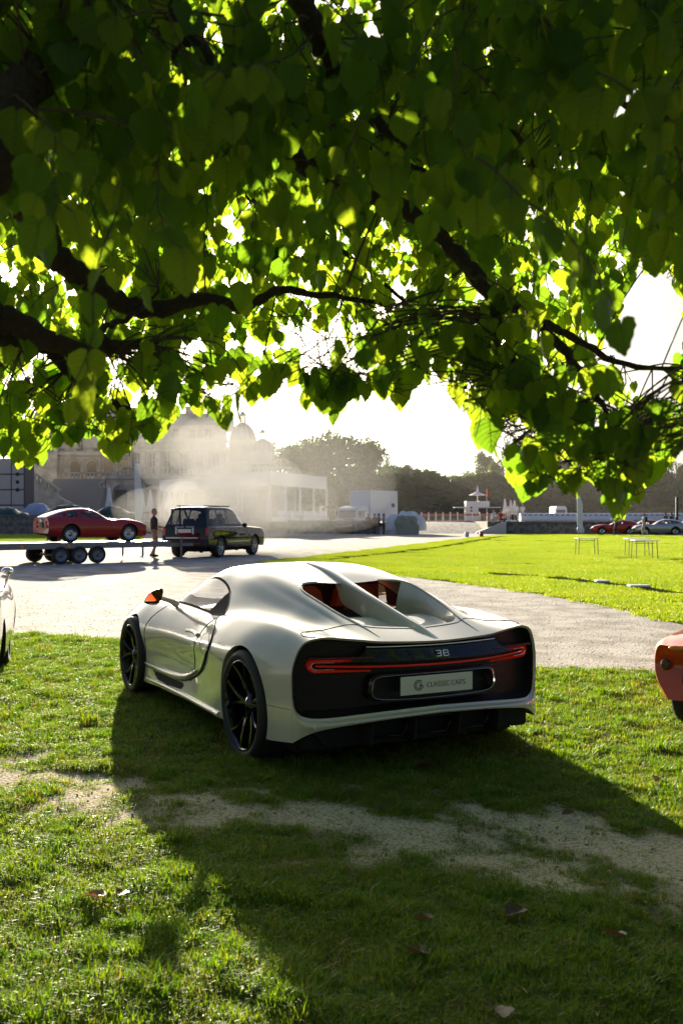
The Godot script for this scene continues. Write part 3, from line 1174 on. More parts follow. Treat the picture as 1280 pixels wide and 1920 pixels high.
func dirt(x: float, z: float) -> float:
	var d := sd_poly(Vector2(x, z), track_poly)
	return smoothstep(0.46, -0.30, d + 0.75 * noise.get_noise_2d(x * 190.0, z * 190.0) + 0.16 * noise.get_noise_2d(x * 900.0, z * 900.0))

func bump(x: float, z: float) -> float:
	return 0.022 * noise.get_noise_2d(x * 120.0 + 500.0, z * 120.0) + 0.010 * noise.get_noise_2d(x * 520.0, z * 520.0 + 90.0)

func sheet(poly: PackedVector2Array, lo: Vector2, hi: Vector2, cell: float, lift: float, ragged: float, rough: float, colour: Callable) -> ArrayMesh:
	var nx := int(ceil((hi.x - lo.x) / cell))
	var nz := int(ceil((hi.y - lo.y) / cell))
	var pos := PackedVector3Array()
	var col := PackedColorArray()
	var sd := PackedFloat32Array()
	for j in nz + 1:
		for i in nx + 1:
			var x := lo.x + i * cell
			var z := lo.y + j * cell
			var d := sd_poly(Vector2(x, z), poly) + ragged * (noise.get_noise_2d(x * 60.0, z * 60.0) + 0.6 * noise.get_noise_2d(x * 300.0, z * 300.0))
			sd.append(d)
			pos.append(Vector3(x, gy(-z) + lift + (bump(x, z) * rough + 0.01 * rough) * smoothstep(0.0, -0.4, d), z))
			col.append(colour.call(x, z))
	var st := tool_new()
	var order := [[0, 1, 3], [0, 3, 2]]
	for j in nz:
		for i in nx:
			var a := j * (nx + 1) + i
			var k := [a, a + 1, a + nx + 1, a + nx + 2]
			for o in order:
				var v := [k[o[0]], k[o[1]], k[o[2]]]
				var neg := int(sd[v[0]] < 0) + int(sd[v[1]] < 0) + int(sd[v[2]] < 0)
				if neg == 0:
					continue
				var out := []
				for e in 3:
					var p: int = v[e]
					var q: int = v[(e + 1) % 3]
					if sd[p] < 0:
						out.append([pos[p], col[p]])
					if (sd[p] < 0) != (sd[q] < 0):
						var lo_i := mini(p, q)
						var hi_i := maxi(p, q)
						var t := sd[lo_i] / (sd[lo_i] - sd[hi_i])
						out.append([pos[lo_i].lerp(pos[hi_i], t), col[lo_i].lerp(col[hi_i], t)])
				for e in range(1, out.size() - 1):
					for w in [out[0], out[e], out[e + 1]]:
						st.set_smooth_group(1)
						st.set_color(w[1])
						st.add_vertex(w[0])
	return fin(st)

func blade(st: SurfaceTool, at: Vector3, dir: float, lean: float, h: float, w: float, shade := 1.0) -> void:
	var f := Vector3(cos(dir), 0, sin(dir))
	var s := Vector3(-sin(dir), 0, cos(dir)) * w * 0.5
	var a := at
	var b := at + Vector3.UP * h * 0.55 + f * lean * h * 0.30
	var c := at + Vector3.UP * h * (1.0 - 0.35 * lean) + f * lean * h
	st.set_color(Color(shade, shade, shade))
	for v in [a - s, b - s * 0.8, b + s * 0.8, a - s, b + s * 0.8, a + s, b - s * 0.8, c, b + s * 0.8]:
		st.set_smooth_group(-1)
		st.add_vertex(v)

func tuft(count: int, spread: float, h: float, w: float) -> ArrayMesh:
	var st := tool_new()
	for i in count:
		var r := spread * sqrt(rng.randf())
		var a := rng.randf() * TAU
		blade(st, Vector3(cos(a) * r, -0.004, sin(a) * r), rng.randf() * TAU, rng.randf_range(0.1, 0.95), h * rng.randf_range(0.55, 1.15), w * rng.randf_range(0.7, 1.3), rng.randf_range(0.7, 1.25))
	return fin(st)

func scatter(called: String, mesh: Mesh, m: Material, xf: Array, cols: PackedColorArray) -> void:
	var mm := MultiMesh.new()
	mm.transform_format = MultiMesh.TRANSFORM_3D
	mm.use_colors = true
	mm.mesh = mesh
	mm.instance_count = xf.size()
	for i in xf.size():
		mm.set_instance_transform(i, xf[i])
		mm.set_instance_color(i, cols[i])
	var o := MultiMeshInstance3D.new()
	o.name = numbered(called)
	o.multimesh = mm
	o.material_override = m
	o.set_meta("kind", "stuff")
	var words := {"grass": ["short trodden green grass of the near lawn", "grass"], "lawn_grass": ["bright mown grass of the far lawn", "grass"], "strip_grass": ["strip of grass below the left stone wall", "grass"], "pebbles": ["small pebbles on the worn earth strip", "pebbles"], "gravel_stones": ["loose pale stones on the gravel road", "gravel"], "straw": ["dry grass clippings scattered over the near lawn", "straw"], "undergrowth": ["dark undergrowth at the foot of the wood", "bushes"]}
	if words.has(called):
		tag(o, words[called][0], words[called][1])
	add_child(o, true)

func build_ground() -> void:
	var gm := mat("gravel", 0.60, 0.565, 0.50, 0.95)
	gm.albedo_texture = noise_tex(0.012, 1024, 7, 11, [Color(0.80, 0.79, 0.77), Color(0.92, 0.91, 0.9), Color(1, 1, 0.99)], [0.25, 0.5, 0.75])
	gm.detail_enabled = true
	gm.detail_albedo = noise_tex(0.16, 512, 3, 12, [Color(0.66, 0.65, 0.64), Color(0.93, 0.93, 0.92), Color(1, 1, 1)], [0.2, 0.5, 0.8])
	gm.detail_uv_layer = BaseMaterial3D.DETAIL_UV_2
	gm.uv2_triplanar = true
	gm.uv2_world_triplanar = true
	gm.uv2_scale = Vector3(0.8, 0.8, 0.8)
	gm.detail_blend_mode = BaseMaterial3D.BLEND_MODE_MUL
	gm.heightmap_enabled = true
	gm.heightmap_texture = noise_tex(0.2, 1024, 4, 13, [])
	gm.heightmap_scale = 0.9
	gm.metallic_specular = 0.15
	triplanar(gm, 0.11)
	var st := tool_new()
	var zs := [30.0, 4.0, 0.0, -8.0]
	for i in 40:
		zs.append(-10.0 - i * 0.75)
	for z in [-45.0, -60.0, -80.0, -120.0, -200.0, -400.0, -1500.0]:
		zs.append(z)
	for i in zs.size() - 1:
		for k in 4:
			var x0 := -800.0 + k * 400.0
			quad(st, Vector3(x0, gy(-zs[i]), zs[i]), Vector3(x0, gy(-zs[i + 1]), zs[i + 1]), Vector3(x0 + 400, gy(-zs[i + 1]), zs[i + 1]), Vector3(x0 + 400, gy(-zs[i]), zs[i]), 1)
	setting("gravel_road", fin(st), gm)
	# near lawn
	near_poly = outline_px([-400, 1160, -250, 1171, 0, 1186, 200, 1198, 400, 1215, 640, 1232, 850, 1245, 1010, 1253, 1280, 1265, 1700, 1285])
	near_poly.append_array(PackedVector2Array([Vector2(11, 6), Vector2(-11, 6)]))
	track_poly = outline_px([-300, 1430, -100, 1440, 0, 1436, 150, 1462, 300, 1490, 500, 1508, 700, 1518, 900, 1528, 1100, 1545, 1280, 1566, 1500, 1590, 1500, 1720, 1280, 1690, 1000, 1640, 800, 1602, 600, 1580, 450, 1562, 300, 1538, 150, 1508, 0, 1488, -100, 1484, -300, 1470])
	var sm := mat("turf_soil", 1, 1, 1, 0.95)
	sm.vertex_color_use_as_albedo = true
	sm.albedo_texture = noise_tex(0.06, 512, 4, 21, [Color(0.72, 0.71, 0.7), Color(0.93, 0.93, 0.93), Color(1, 1, 1)], [0.2, 0.5, 0.85])
	sm.heightmap_enabled = true
	sm.heightmap_texture = noise_tex(0.08, 512, 4, 22, [])
	sm.heightmap_scale = 0.7
	sm.metallic_specular = 0.1
	triplanar(sm, 1.1)
	var tint := func(x: float, z: float) -> Color:
		var k := dirt(x, z)
		var g := Color(0.075, 0.085, 0.030).lerp(Color(0.10, 0.085, 0.045), clampf(0.5 + 0.9 * noise.get_noise_2d(x * 260.0, z * 260.0 + 40.0), 0, 1))
		return g.lerp(Color(0.54, 0.465, 0.34), k)
	setting("lawn_soil", sheet(near_poly, Vector2(-9.5, -15.6), Vector2(9.5, 1.0), 0.12, 0.006, 0.16, 1.0, tint), sm)
	# grass of the near lawn
	var bm := mat("grass_blade", 1, 1, 1, 0.55)
	bm.vertex_color_use_as_albedo = true
	bm.backlight_enabled = true
	bm.backlight = Color(0.95, 1.0, 0.35)
	var kinds := [tuft(18, 0.035, 0.032, 0.0036), tuft(20, 0.045, 0.026, 0.0034), tuft(15, 0.03, 0.045, 0.0042)]
	var sets := [[], [], []]
	var cols := [PackedColorArray(), PackedColorArray(), PackedColorArray()]
	var tries := 0
	while tries < 118000:
		tries += 1
		var d := 0.0
		if rng.randf() < 0.5:
			d = rng.randf_range(2.5, 6.2)
		else:
			d = rng.randf_range(5.8, 15.0)
		var x := rng.randf_range(-1.0, 1.0) * (0.40 * d + 0.5)
		var k := dirt(x, -d)
		if rng.randf() < k * 0.965:
			continue
		var e := sd_poly(Vector2(x, -d), near_poly)
		if e > -0.02 + 0.1 * noise.get_noise_2d(x * 200.0, d * 200.0):
			continue
		var patch := noise.get_noise_2d(x * 210.0 + 77.0, d * 210.0)
		if patch < -0.28 and rng.randf() < 0.5:
			continue
		var big := 1.0 + 0.9 * maxf(0.0, noise.get_noise_2d(x * 420.0 + 9.0, d * 420.0))
		if rng.randf() < 0.006:
			big *= 1.5
		var s := rng.randf_range(0.7, 1.25) * big * (1.0 - 0.45 * k) * (1.0 + 0.05 * maxf(0.0, d - 6.0))
		var b := Basis(Vector3.UP, rng.randf() * TAU).scaled(Vector3(s, s * rng.randf_range(0.7, 1.2), s))
		var w := 0 if patch < 0.0 else (1 if patch < 0.25 else 2)
		if rng.randf() < 0.3:
			w = rng.randi() % 3
		sets[w].append(Transform3D(b, Vector3(x, gy(d) + 0.014 + bump(x, -d), -d)))
		var c := Color(0.115, 0.25, 0.022).lerp(Color(0.31, 0.37, 0.038), rng.randf() * 0.9)
		if rng.randf() < 0.06 + 0.3 * k:
			c = Color(0.36, 0.30, 0.13)
		c = c.lerp(Color(0.22, 0.215, 0.06), clampf(-patch * 1.2, 0.0, 0.45))
		cols[w].append(c)
	for i in 3:
		scatter("grass", kinds[i], bm, sets[i], cols[i])
	# dry clippings
	var cut := tool_new()
	for v in [Vector3(-0.5, 0, 0), Vector3(0, 0.06, 0.05), Vector3(0, 0.0, -0.05), Vector3(0, 0.06, 0.05), Vector3(0.5, 0.02, 0.02), Vector3(0, 0.0, -0.05)]:
		cut.set_smooth_group(-1)
		cut.add_vertex(v)
	var sx := []
	var scol := PackedColorArray()
	for i in 9000:
		var d := rng.randf_range(2.6, 9.0)
		var x := rng.randf_range(-1.0, 1.0) * (0.40 * d + 0.3)
		if sd_poly(Vector2(x, -d), near_poly) > -0.1 or noise.get_noise_2d(x * 330.0 + 31.0, d * 330.0) < -0.1:
			continue
		var l := rng.randf_range(0.02, 0.06)
		var w := rng.randf_range(0.03, 0.06)
		sx.append(Transform3D(Basis.from_euler(Vector3(rng.randf_range(-0.4, 0.4), rng.randf() * TAU, rng.randf_range(-0.35, 0.35))).scaled(Vector3(l, w, w)), Vector3(x, gy(d) + 0.022 + bump(x, -d) + rng.randf_range(0.0, 0.012), -d)))
		scol.append(Color(0.34, 0.29, 0.16).lerp(Color(0.42, 0.40, 0.30), rng.randf()))
	scatter("straw", fin(cut), bm, sx, scol)
	# pebbles of the worn strip
	st = tool_new()
	ball(st, Vector3.ZERO, Vector3(1, 0.6, 0.8), 7, 5)
	var pm := mat("pebble", 1, 1, 1, 0.9)
	pm.vertex_color_use_as_albedo = true
	var xf := []
	var pc := PackedColorArray()
	for i in 3500:
		var d := rng.randf_range(3.4, 7.0)
		var x := rng.randf_range(-1.0, 1.0) * (0.40 * d + 0.3)
		if rng.randf() > dirt(x, -d):
			continue
		var s := 0.0025 + 0.009 * pow(rng.randf(), 5.0)
		xf.append(Transform3D(Basis.from_euler(Vector3(rng.randf(), rng.randf() * TAU, rng.randf())).scaled(Vector3(s, s, s)), Vector3(x, gy(d) + 0.017 + bump(x, -d), -d)))
		var v := rng.randf_range(0.14, 0.42)
		pc.append(Color(v, v * 0.9, v * 0.75))
	scatter("pebbles", fin(st), pm, xf, pc)
	# gravel stones beyond the grass
	xf = []
	pc = PackedColorArray()
	for i in 26000:
		var d := rng.randf_range(9.5, 24.0)
		var x := rng.randf_range(-1.0, 1.0) * (0.36 * d + 0.5)
		if sd_poly(Vector2(x, -d), near_poly) < 0.0:
			continue
		var s := 0.003 + 0.007 * pow(rng.randf(), 5.0)
		xf.append(Transform3D(Basis.from_euler(Vector3(rng.randf(), rng.randf() * TAU, rng.randf())).scaled(Vector3(s, s, s)), Vector3(x, gy(d) + s * 0.2, -d)))
		var v := rng.randf_range(0.46, 0.62)
		pc.append(Color(v, v * 0.95, v * 0.87))
	var stone := tool_new()
	ball(stone, Vector3.ZERO, Vector3(1, 0.6, 0.8), 6, 4)
	scatter("gravel_stones", fin(stone), pm, xf, pc)
	# far lawn
	lawn_poly = outline_px([488, 1054, 620, 1064, 740, 1078, 860, 1093, 960, 1106, 1060, 1122, 1160, 1142, 1230, 1159, 1280, 1171, 1450, 1215, 1900, 1240, 1900, 1003, 1280, 1003, 1050, 1000, 930, 1003, 830, 1014, 700, 1030])
	var lm := mat("lawn_base", 0.105, 0.155, 0.022, 0.9)
	lm.albedo_texture = noise_tex(0.03, 512, 4, 31, [Color(0.7, 0.75, 0.6), Color(1, 1, 1)])
	lm.metallic_specular = 0.0
	triplanar(lm, 0.12)
	setting("far_lawn", sheet(lawn_poly, Vector2(-3.0, -86.0), Vector2(44.0, -9.0), 0.5, 0.008, 0.12, 0.0, func(_x, _z): return Color.WHITE), lm)
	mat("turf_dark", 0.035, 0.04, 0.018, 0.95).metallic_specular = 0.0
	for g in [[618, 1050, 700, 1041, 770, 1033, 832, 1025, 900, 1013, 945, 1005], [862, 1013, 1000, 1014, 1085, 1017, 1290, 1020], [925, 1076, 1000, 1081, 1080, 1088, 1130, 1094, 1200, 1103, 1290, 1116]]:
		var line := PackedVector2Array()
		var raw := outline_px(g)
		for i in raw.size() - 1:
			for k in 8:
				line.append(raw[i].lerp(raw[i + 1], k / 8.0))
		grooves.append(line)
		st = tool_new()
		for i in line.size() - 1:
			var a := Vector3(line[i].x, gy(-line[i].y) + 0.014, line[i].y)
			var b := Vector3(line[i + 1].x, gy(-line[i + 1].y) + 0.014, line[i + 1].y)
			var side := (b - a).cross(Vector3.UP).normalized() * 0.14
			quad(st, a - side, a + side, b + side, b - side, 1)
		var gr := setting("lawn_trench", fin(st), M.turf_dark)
	var patchm := tuft(150, 0.36, 0.055, 0.010)
	xf = []
	pc = PackedColorArray()
	for i in 15500:
		var d := 9.0 + 76.0 * pow(rng.randf(), 1.0)
		var x := rng.randf_range(-0.12, 0.42) * d + rng.randf_range(-0.5, 0.5)
		var q := Vector2(x, -d)
		if sd_poly(q, lawn_poly) > -0.1:
			continue
		var near := false
		for line in grooves:
			for k in line.size() - 1:
				if Geometry2D.get_closest_point_to_segment(q, line[k], line[k + 1]).distance_to(q) < 0.42:
					near = true
		if near:
			continue
		var s := rng.randf_range(0.8, 1.2)
		xf.append(Transform3D(Basis(Vector3.UP, rng.randf() * TAU).scaled(Vector3(s, s * rng.randf_range(0.6, 1.1), s)), Vector3(x, gy(d) + 0.008, -d)))
		pc.append(Color(0.34, 0.43, 0.028).lerp(Color(0.44, 0.48, 0.04), clampf(0.5 + noise.get_noise_2d(x * 30.0, d * 30.0), 0, 1)))
	scatter("lawn_grass", patchm, bm, xf, pc)
	# strip of grass below the left wall
	var strip := outline_px([-300, 1004, 265, 1002, 262, 1012, 0, 1015, -300, 1016])
	setting("grass_strip", sheet(strip, Vector2(-50.0, -88.0), Vector2(-12.0, -55.0), 0.8, 0.01, 0.1, 0.0, func(_x, _z): return Color.WHITE), lm)
	xf = []
	pc = PackedColorArray()
	for i in 9000:
		var d := rng.randf_range(56.0, 86.0)
		var x := rng.randf_range(-0.42, -0.19) * d
		if sd_poly(Vector2(x, -d), strip) > -0.1:
			continue
		xf.append(Transform3D(Basis(Vector3.UP, rng.randf() * TAU), Vector3(x, gy(d) + 0.008, -d)))
		pc.append(Color(0.27, 0.36, 0.025))
	scatter("strip_grass", patchm, bm, xf, pc)

# ------------------------------------------------------------------ the linden whose boughs hang into the view
var fringe_pts := [-400, 850, -100, 850, 0, 855, 60, 885, 100, 850, 150, 825, 210, 845, 260, 832, 320, 805, 360, 790, 415, 800, 440, 772, 520, 765, 560, 772, 625, 785, 660, 772, 740, 762, 800, 742, 840, 770, 880, 812, 890, 862, 950, 872, 985, 930, 1040, 940, 1110, 935, 1150, 985, 1200, 940, 1225, 880, 1255, 880, 1280, 862, 1700, 850]

func fringe(px: float) -> float:
	for i in range(0, fringe_pts.size() - 2, 2):
		if px <= fringe_pts[i + 2]:
			return lerpf(fringe_pts[i + 1], fringe_pts[i + 3], clampf(inverse_lerp(fringe_pts[i], fringe_pts[i + 2], px), 0, 1)) + 45.0 * noise.get_noise_1d(px * 1.1) + 28.0 * noise.get_noise_1d(px * 3.1 + 400.0) - 4.0
	return 850.0

func at(px: float, py: float, d: float) -> Vector3:
	return Vector3((px - 640.0) / FOCAL * d, EYE - (py - HORIZON) / FOCAL * d, -d)

func seen(p: Vector3) -> Vector2:
	if p.z > -0.3:
		return Vector2(640, -9999)
	return Vector2(640.0 + FOCAL * p.x / -p.z, HORIZON + FOCAL * (EYE - p.y) / -p.z)

# a heart-shaped leaf of length 1 hanging down -y from its stalk, facing +z; surface 0 blade, surface 1 veins
func leaf_mesh(seed_: int, blade_m: Material, vein_m: Material, curl: float, fold: float) -> ArrayMesh:
	var r := RandomNumberGenerator.new()
	r.seed = seed_
	var ts := [-0.07, 0.0, 0.10, 0.22, 0.34, 0.46, 0.58, 0.70, 0.80, 0.88, 0.94, 1.0]
	var ws := [0.20, 0.34, 0.45, 0.49, 0.48, 0.44, 0.375, 0.285, 0.20, 0.125, 0.06, 0.0]
	var skew := r.randf_range(-0.08, 0.08)
	var wob := r.randf_range(0.0, TAU)
	var P := func(t: float, u: float) -> Vector3:      # u -1..1 across
		var k := 0
		while k < ts.size() - 2 and t > ts[k + 1]:
			k += 1
		var w: float = lerpf(ws[k], ws[k + 1], (t - ts[k]) / (ts[k + 1] - ts[k]))
		var x := u * w * (1.0 + skew * signf(u))
		var y := -t
		if t < 0.1 and absf(u) < 0.35:
			y -= 0.10 * (0.35 - absf(u)) * (0.1 - t) * 20.0
		var ripple := 0.018 * sin((t * 1.0 - absf(u) * 0.28) * 38.0) * smoothstep(0.05, 0.4, absf(u))
		var z := -fold * absf(x) - curl * t * t * 0.5 + ripple + 0.05 * sin(wob + t * 5.0) * u * u + 0.08 * skew * 5.0 * x * t
		return Vector3(x, y, z)
	var st := tool_new()
	var us := [-1.0, -0.72, -0.42, 0.0, 0.42, 0.72, 1.0]
	var grid := []
	for i in ts.size():
		var line := []
		for j in us.size():
			var q: Vector3 = P.call(ts[i], us[j])
			if absf(us[j]) == 1.0 and i > 0 and i < ts.size() - 1:
				q.x *= 1.0 + (0.05 if i % 2 == 0 else -0.035) + r.randf_range(-0.02, 0.02)
				q.y -= 0.02 if i % 2 == 0 else 0.0
			line.append(q)
		grid.append(line)
	for i in ts.size() - 1:
		for j in us.size() - 1:
			quad(st, grid[i][j], grid[i][j + 1], grid[i + 1][j + 1], grid[i + 1][j], 1)
	st.set_material(blade_m)
	st.generate_normals()
	var m := st.commit()
	if vein_m:
		var sv := tool_new()
		var lines := [[[0.0, 0.0], [0.3, 0.0], [0.6, 0.0], [0.97, 0.0], 0.020]]
		for s in [-1.0, 1.0]:
			for v in [[0.0, -0.04, 0.75], [0.06, 0.18, 0.92], [0.18, 0.36, 0.92], [0.31, 0.53, 0.92], [0.45, 0.69, 0.9], [0.60, 0.82, 0.88], [0.74, 0.91, 0.8]]:
				lines.append([[v[0], 0.02 * s], [lerpf(v[0], v[1], 0.4), 0.42 * s], [v[1], v[2] * s], 0.009])
		for l in lines:
			for k in l.size() - 2:
				var a: Vector3 = P.call(maxf(l[k][0], -0.06), l[k][1])
				var b: Vector3 = P.call(maxf(l[k + 1][0], -0.06), l[k + 1][1])
				var w: float = l[l.size() - 1] * (1.0 - 0.6 * k / (l.size() - 2.0))
				var n := (b - a).cross(Vector3(0, 0, 1)).normalized() * w * 0.5
				for zz in [0.006, -0.006]:
					var o := Vector3(0, 0, zz)
					quad(sv, a - n + o, a + n + o, b + n * 0.7 + o, b - n * 0.7 + o, 1)
		sv.set_material(vein_m)
		sv.generate_normals()
		sv.commit(m)
	return m

func leaf_mat(called: String, r: float, g: float, b: float, tr: float, tg: float, tb: float) -> StandardMaterial3D:
	var m := mat(called, r, g, b, 0.42)
	m.backlight_enabled = true
	m.backlight = lin(tr, tg, tb)
	m.metallic_specular = 0.25
	return m

func build_tree() -> void:
	var r := RandomNumberGenerator.new()
	r.seed = 91
	var tree := thing("linden_tree", "leafy linden tree with dark boughs overhanging the parked cars", "tree", Vector3(-2.9, 0, -0.7))
	var base := tree.position
	var bark := mat("bark", 0.035, 0.026, 0.019, 0.9)
	bark.heightmap_enabled = true
	bark.heightmap_texture = noise_tex(0.03, 256, 4, 51, [])
	bark.heightmap_scale = 2.0
	triplanar(bark, 6.0, false)
	var twigm := mat("twig", 0.055, 0.045, 0.025, 0.8)
	var st := tool_new()
	tube(st, curve3([Vector3(0, -0.1, 0), Vector3(0.02, 0.5, 0), Vector3(-0.05, 1.4, 0.05), Vector3(0.05, 2.4, 0.0), Vector3(0.15, 3.6, 0.1), Vector3(0.2, 5.0, 0)], 20), PackedFloat32Array([0.42, 0.36, 0.31, 0.28, 0.27, 0.26, 0.255, 0.25, 0.245, 0.24, 0.235, 0.23, 0.22, 0.21, 0.2, 0.19, 0.17, 0.15, 0.13, 0.11, 0.09]), 14)
	part("trunk", fin(st), bark, tree)
	var limbs := [
		[0.062, 0.03, [[-420, 520, 1.5], [-60, 330, 1.75], [0, 215, 1.85], [80, 120, 1.95], [150, 60, 2.05], [240, -60, 2.2], [380, -220, 2.5]]],
		[0.050, 0.010, [[-420, 560, 2.0], [-40, 590, 2.6], [30, 605, 2.65], [100, 642, 2.7], [170, 664, 2.75], [225, 648, 2.85], [300, 640, 3.0]]],
		[0.052, 0.007, [[-300, 120, 1.9], [60, 400, 2.8], [90, 470, 2.85], [150, 512, 2.9], [212, 560, 2.95], [290, 580, 3.0], [380, 560, 3.05], [460, 575, 3.1], [520, 545, 3.15], [600, 552, 3.2], [720, 570, 3.3]]],
		[0.052, 0.006, [[150, -300, 2.0], [330, 60, 2.4], [400, 150, 2.5], [440, 212, 2.55], [500, 272, 2.6], [560, 300, 2.65], [640, 335, 2.7], [760, 392, 2.8], [850, 470, 2.85], [920, 550, 2.9], [1010, 602, 2.95], [1070, 632, 3.0], [1180, 688, 3.0], [1290, 692, 3.05]]],
		[0.040, 0.006, [[420, -400, 2.0], [550, -40, 2.3], [592, 60, 2.35], [640, 152, 2.45], [720, 240, 2.6], [840, 330, 2.8], [960, 430, 3.0]]],
		[0.022, 0.006, [[500, 265, 2.6], [545, 238, 2.7], [640, 242, 2.8], [750, 300, 3.0], [880, 360, 3.2]]],
		[0.020, 0.005, [[500, 272, 2.6], [560, 250, 2.8], [640, 262, 3.1], [720, 250, 3.4]]],
		[0.026, 0.005, [[700, -300, 2.2], [930, 20, 2.4], [942, 110, 2.45], [940, 190, 2.5], [1010, 330, 2.6]]],
		[0.024, 0.004, [[850, 470, 2.85], [910, 540, 2.7], [960, 680, 2.6], [1010, 800, 2.5], [1100, 860, 2.45]]],
		[0.030, 0.006, [[-200, 640, 2.4], [60, 640, 2.9], [130, 700, 3.0], [220, 760, 3.05], [310, 780, 3.1]]],
		[0.018, 0.004, [[1010, 602, 2.95], [1090, 700, 2.8], [1140, 790, 2.65], [1150, 880, 2.55]]],
		[0.016, 0.004, [[215, 655, 2.8], [190, 620, 2.8], [250, 590, 2.9], [300, 540, 3.0]]],
		[0.034, 0.008, [[900, -300, 3.2], [1000, 20, 3.6], [1130, 160, 3.9], [1300, 300, 4.2]]],
		[0.03, 0.006, [[250, -200, 3.4], [300, 130, 3.7], [420, 330, 4.0], [640, 470, 4.3], [800, 600, 4.5]]],
	]
	var nodes := PackedVector3Array()
	for l in limbs:
		var pts := []
		for q in l[2]:
			pts.append(at(q[0], q[1], q[2]))
		var n: int = l[2].size() * 6
		var c := curve3(pts, n)
		var rad := []
		for i in n + 1:
			rad.append(lerpf(l[0], l[1], pow(i / float(n), 0.8)) * (1.0 + 0.10 * sin(i * 1.7)))
		for i in c.size():
			c[i] += Vector3(r.randf_range(-1, 1), r.randf_range(-1, 1), r.randf_range(-1, 1)) * 0.006
		nodes.append_array(c)
		var loc := PackedVector3Array()
		for q in c:
			loc.append(q - base)
		st = tool_new()
		tube(st, loc, rad, 10)
		part("bough", fin(st), bark, tree)
	# leaves
	var mats := [leaf_mat("leaf_green", 0.022, 0.048, 0.007, 0.33, 0.52, 0.018), leaf_mat("leaf_light", 0.028, 0.058, 0.008, 0.46, 0.61, 0.022), leaf_mat("leaf_deep", 0.016, 0.038, 0.006, 0.21, 0.40, 0.015)]
	var vein := leaf_mat("leaf_vein", 0.05, 0.085, 0.02, 0.14, 0.20, 0.01)
	var protos := []
	for i in 6:
		protos.append(leaf_mesh(100 + i, mats[i % 3], vein, [0.25, 0.5, 0.12, 0.7, 0.35, 0.18][i], [0.22, 0.35, 0.12, 0.28, 0.45, 0.18][i]))
	var all := []        # [transform, kind, size in the picture]
	var twigs := tool_new()
	var made := 0
	var guard := 0
	while made < 17500 and guard < 34000:
		guard += 1
		# a twig grows in the canopy
		var px := r.randf_range(-220, 1500)
		var low := fringe(px)
		# the lowest sprays hang nearest; further out the crown lifts, so that the low sun reaches them
		var near := lerpf(2.85, 2.15, clampf(px / 1280.0, 0.0, 1.0))
		var x := r.randf_range(0.0, 0.3)
		var lim := low - 12.0
		var py := lim - 170.0 * pow(r.randf(), 1.1)
		var pick := r.randf()
		if pick < 0.885:
			x = r.randf_range(0.25, 2.3) if pick < 0.56 else r.randf_range(2.0, 6.0)
			lim = low - 15.0 - 78.0 * x
			py = lim - (lim + 260.0) * r.randf()
		var d := near + x
		if py < 300.0 and r.randf() < 0.10:
			d = r.randf_range(1.7, 2.4)
		var hole := Vector2((px - 1225.0) / 75.0, (py - 610.0) / 100.0).length()
		if hole < 1.0:
			continue
		# open places in the crown, by the clump
		var p0 := at(px, py, d)
		if noise.get_noise_3d(p0.x * 150.0, p0.y * 150.0, p0.z * 60.0) < (-0.07 if x < 2.3 else -0.3):
			continue
		var dir := Vector3(r.randf_range(-1, 1), r.randf_range(-0.75, 0.15), r.randf_range(-1, 0.6)).normalized()
		var n := 5 + r.randi() % 6
		var step := r.randf_range(0.034, 0.052)
		var pts := PackedVector3Array()
		var q := p0
		for i in n + 1:
			pts.append(q)
			dir = (dir + Vector3(r.randf_range(-0.25, 0.25), r.randf_range(-0.28, 0.12), r.randf_range(-0.25, 0.25))).normalized()
			q += dir * step
		# joined to the nearest bough
		var best := 1e9
		var root := p0
		for b in nodes:
			var dd := b.distance_squared_to(p0)
			if dd < best:
				best = dd
				root = b
		var path := []
		if best < 0.16 and best > 0.0004:
			path.append(root)
			if best > 0.02:
				path.append(root.lerp(p0, 0.5) + Vector3(0, 0.06 * sqrt(best), 0))
		var kept := 0
		for i in pts.size():
			var tip := pts[i]
			if seen(tip).y > fringe(seen(tip).x) - 12.0 or Vector2((seen(tip).x - 1225.0) / 70.0, (seen(tip).y - 610.0) / 92.0).length() < 1.0:
				break
			path.append(tip)
			kept += 1
		if kept < 2:
			continue
		var loc := PackedVector3Array()
		for w in curve3(path, path.size() * 2):
			loc.append(w - base)
		var rad := []
		for i in loc.size():
			rad.append(lerpf(0.0026, 0.0010, i / float(loc.size())))
		tube(twigs, loc, rad, 5, 1, false)
		for i in kept:
			if i == 0:
				continue
			var node := pts[i]
			var side := (1.0 if i % 2 == 0 else -1.0)
			var fwd := (pts[i] - pts[i - 1]).normalized()
			var out := (fwd.cross(Vector3.UP) * side + fwd * 0.5 + Vector3(0, -0.35, 0)).normalized()
			var stalk := node + out * r.randf_range(0.025, 0.05)
			var size := r.randf_range(0.046, 0.086)
			if r.randf() < 0.15:
				size *= 0.65
			# blades hang from the stalk, turned every way, most of them facing the light
			var down := (Vector3(0, -1, 0) + out * r.randf_range(0.1, 0.8)).normalized()
			var face := Vector3(r.randf_range(-1, 1), r.randf_range(-0.1, 0.9), r.randf_range(-1, 1)).normalized()
			if r.randf() < (0.35 if seen(stalk).y < fringe(seen(stalk).x) - 140.0 else 0.75):
				face = (face + Vector3(-0.2, 0.25, -1.0) * (1.2 if r.randf() < 0.5 else -1.2)).normalized()
			var yy := -down
			var zz := (face - yy * face.dot(yy)).normalized()
			var bas := Basis(yy.cross(zz), yy, zz)
			var end := stalk - yy * size
			var s := seen(end)
			if s.y > fringe(s.x) + 3.0 or Vector2((s.x - 1225.0) / 62.0, (s.y - 612.0) / 88.0).length() < 1.0:
				continue
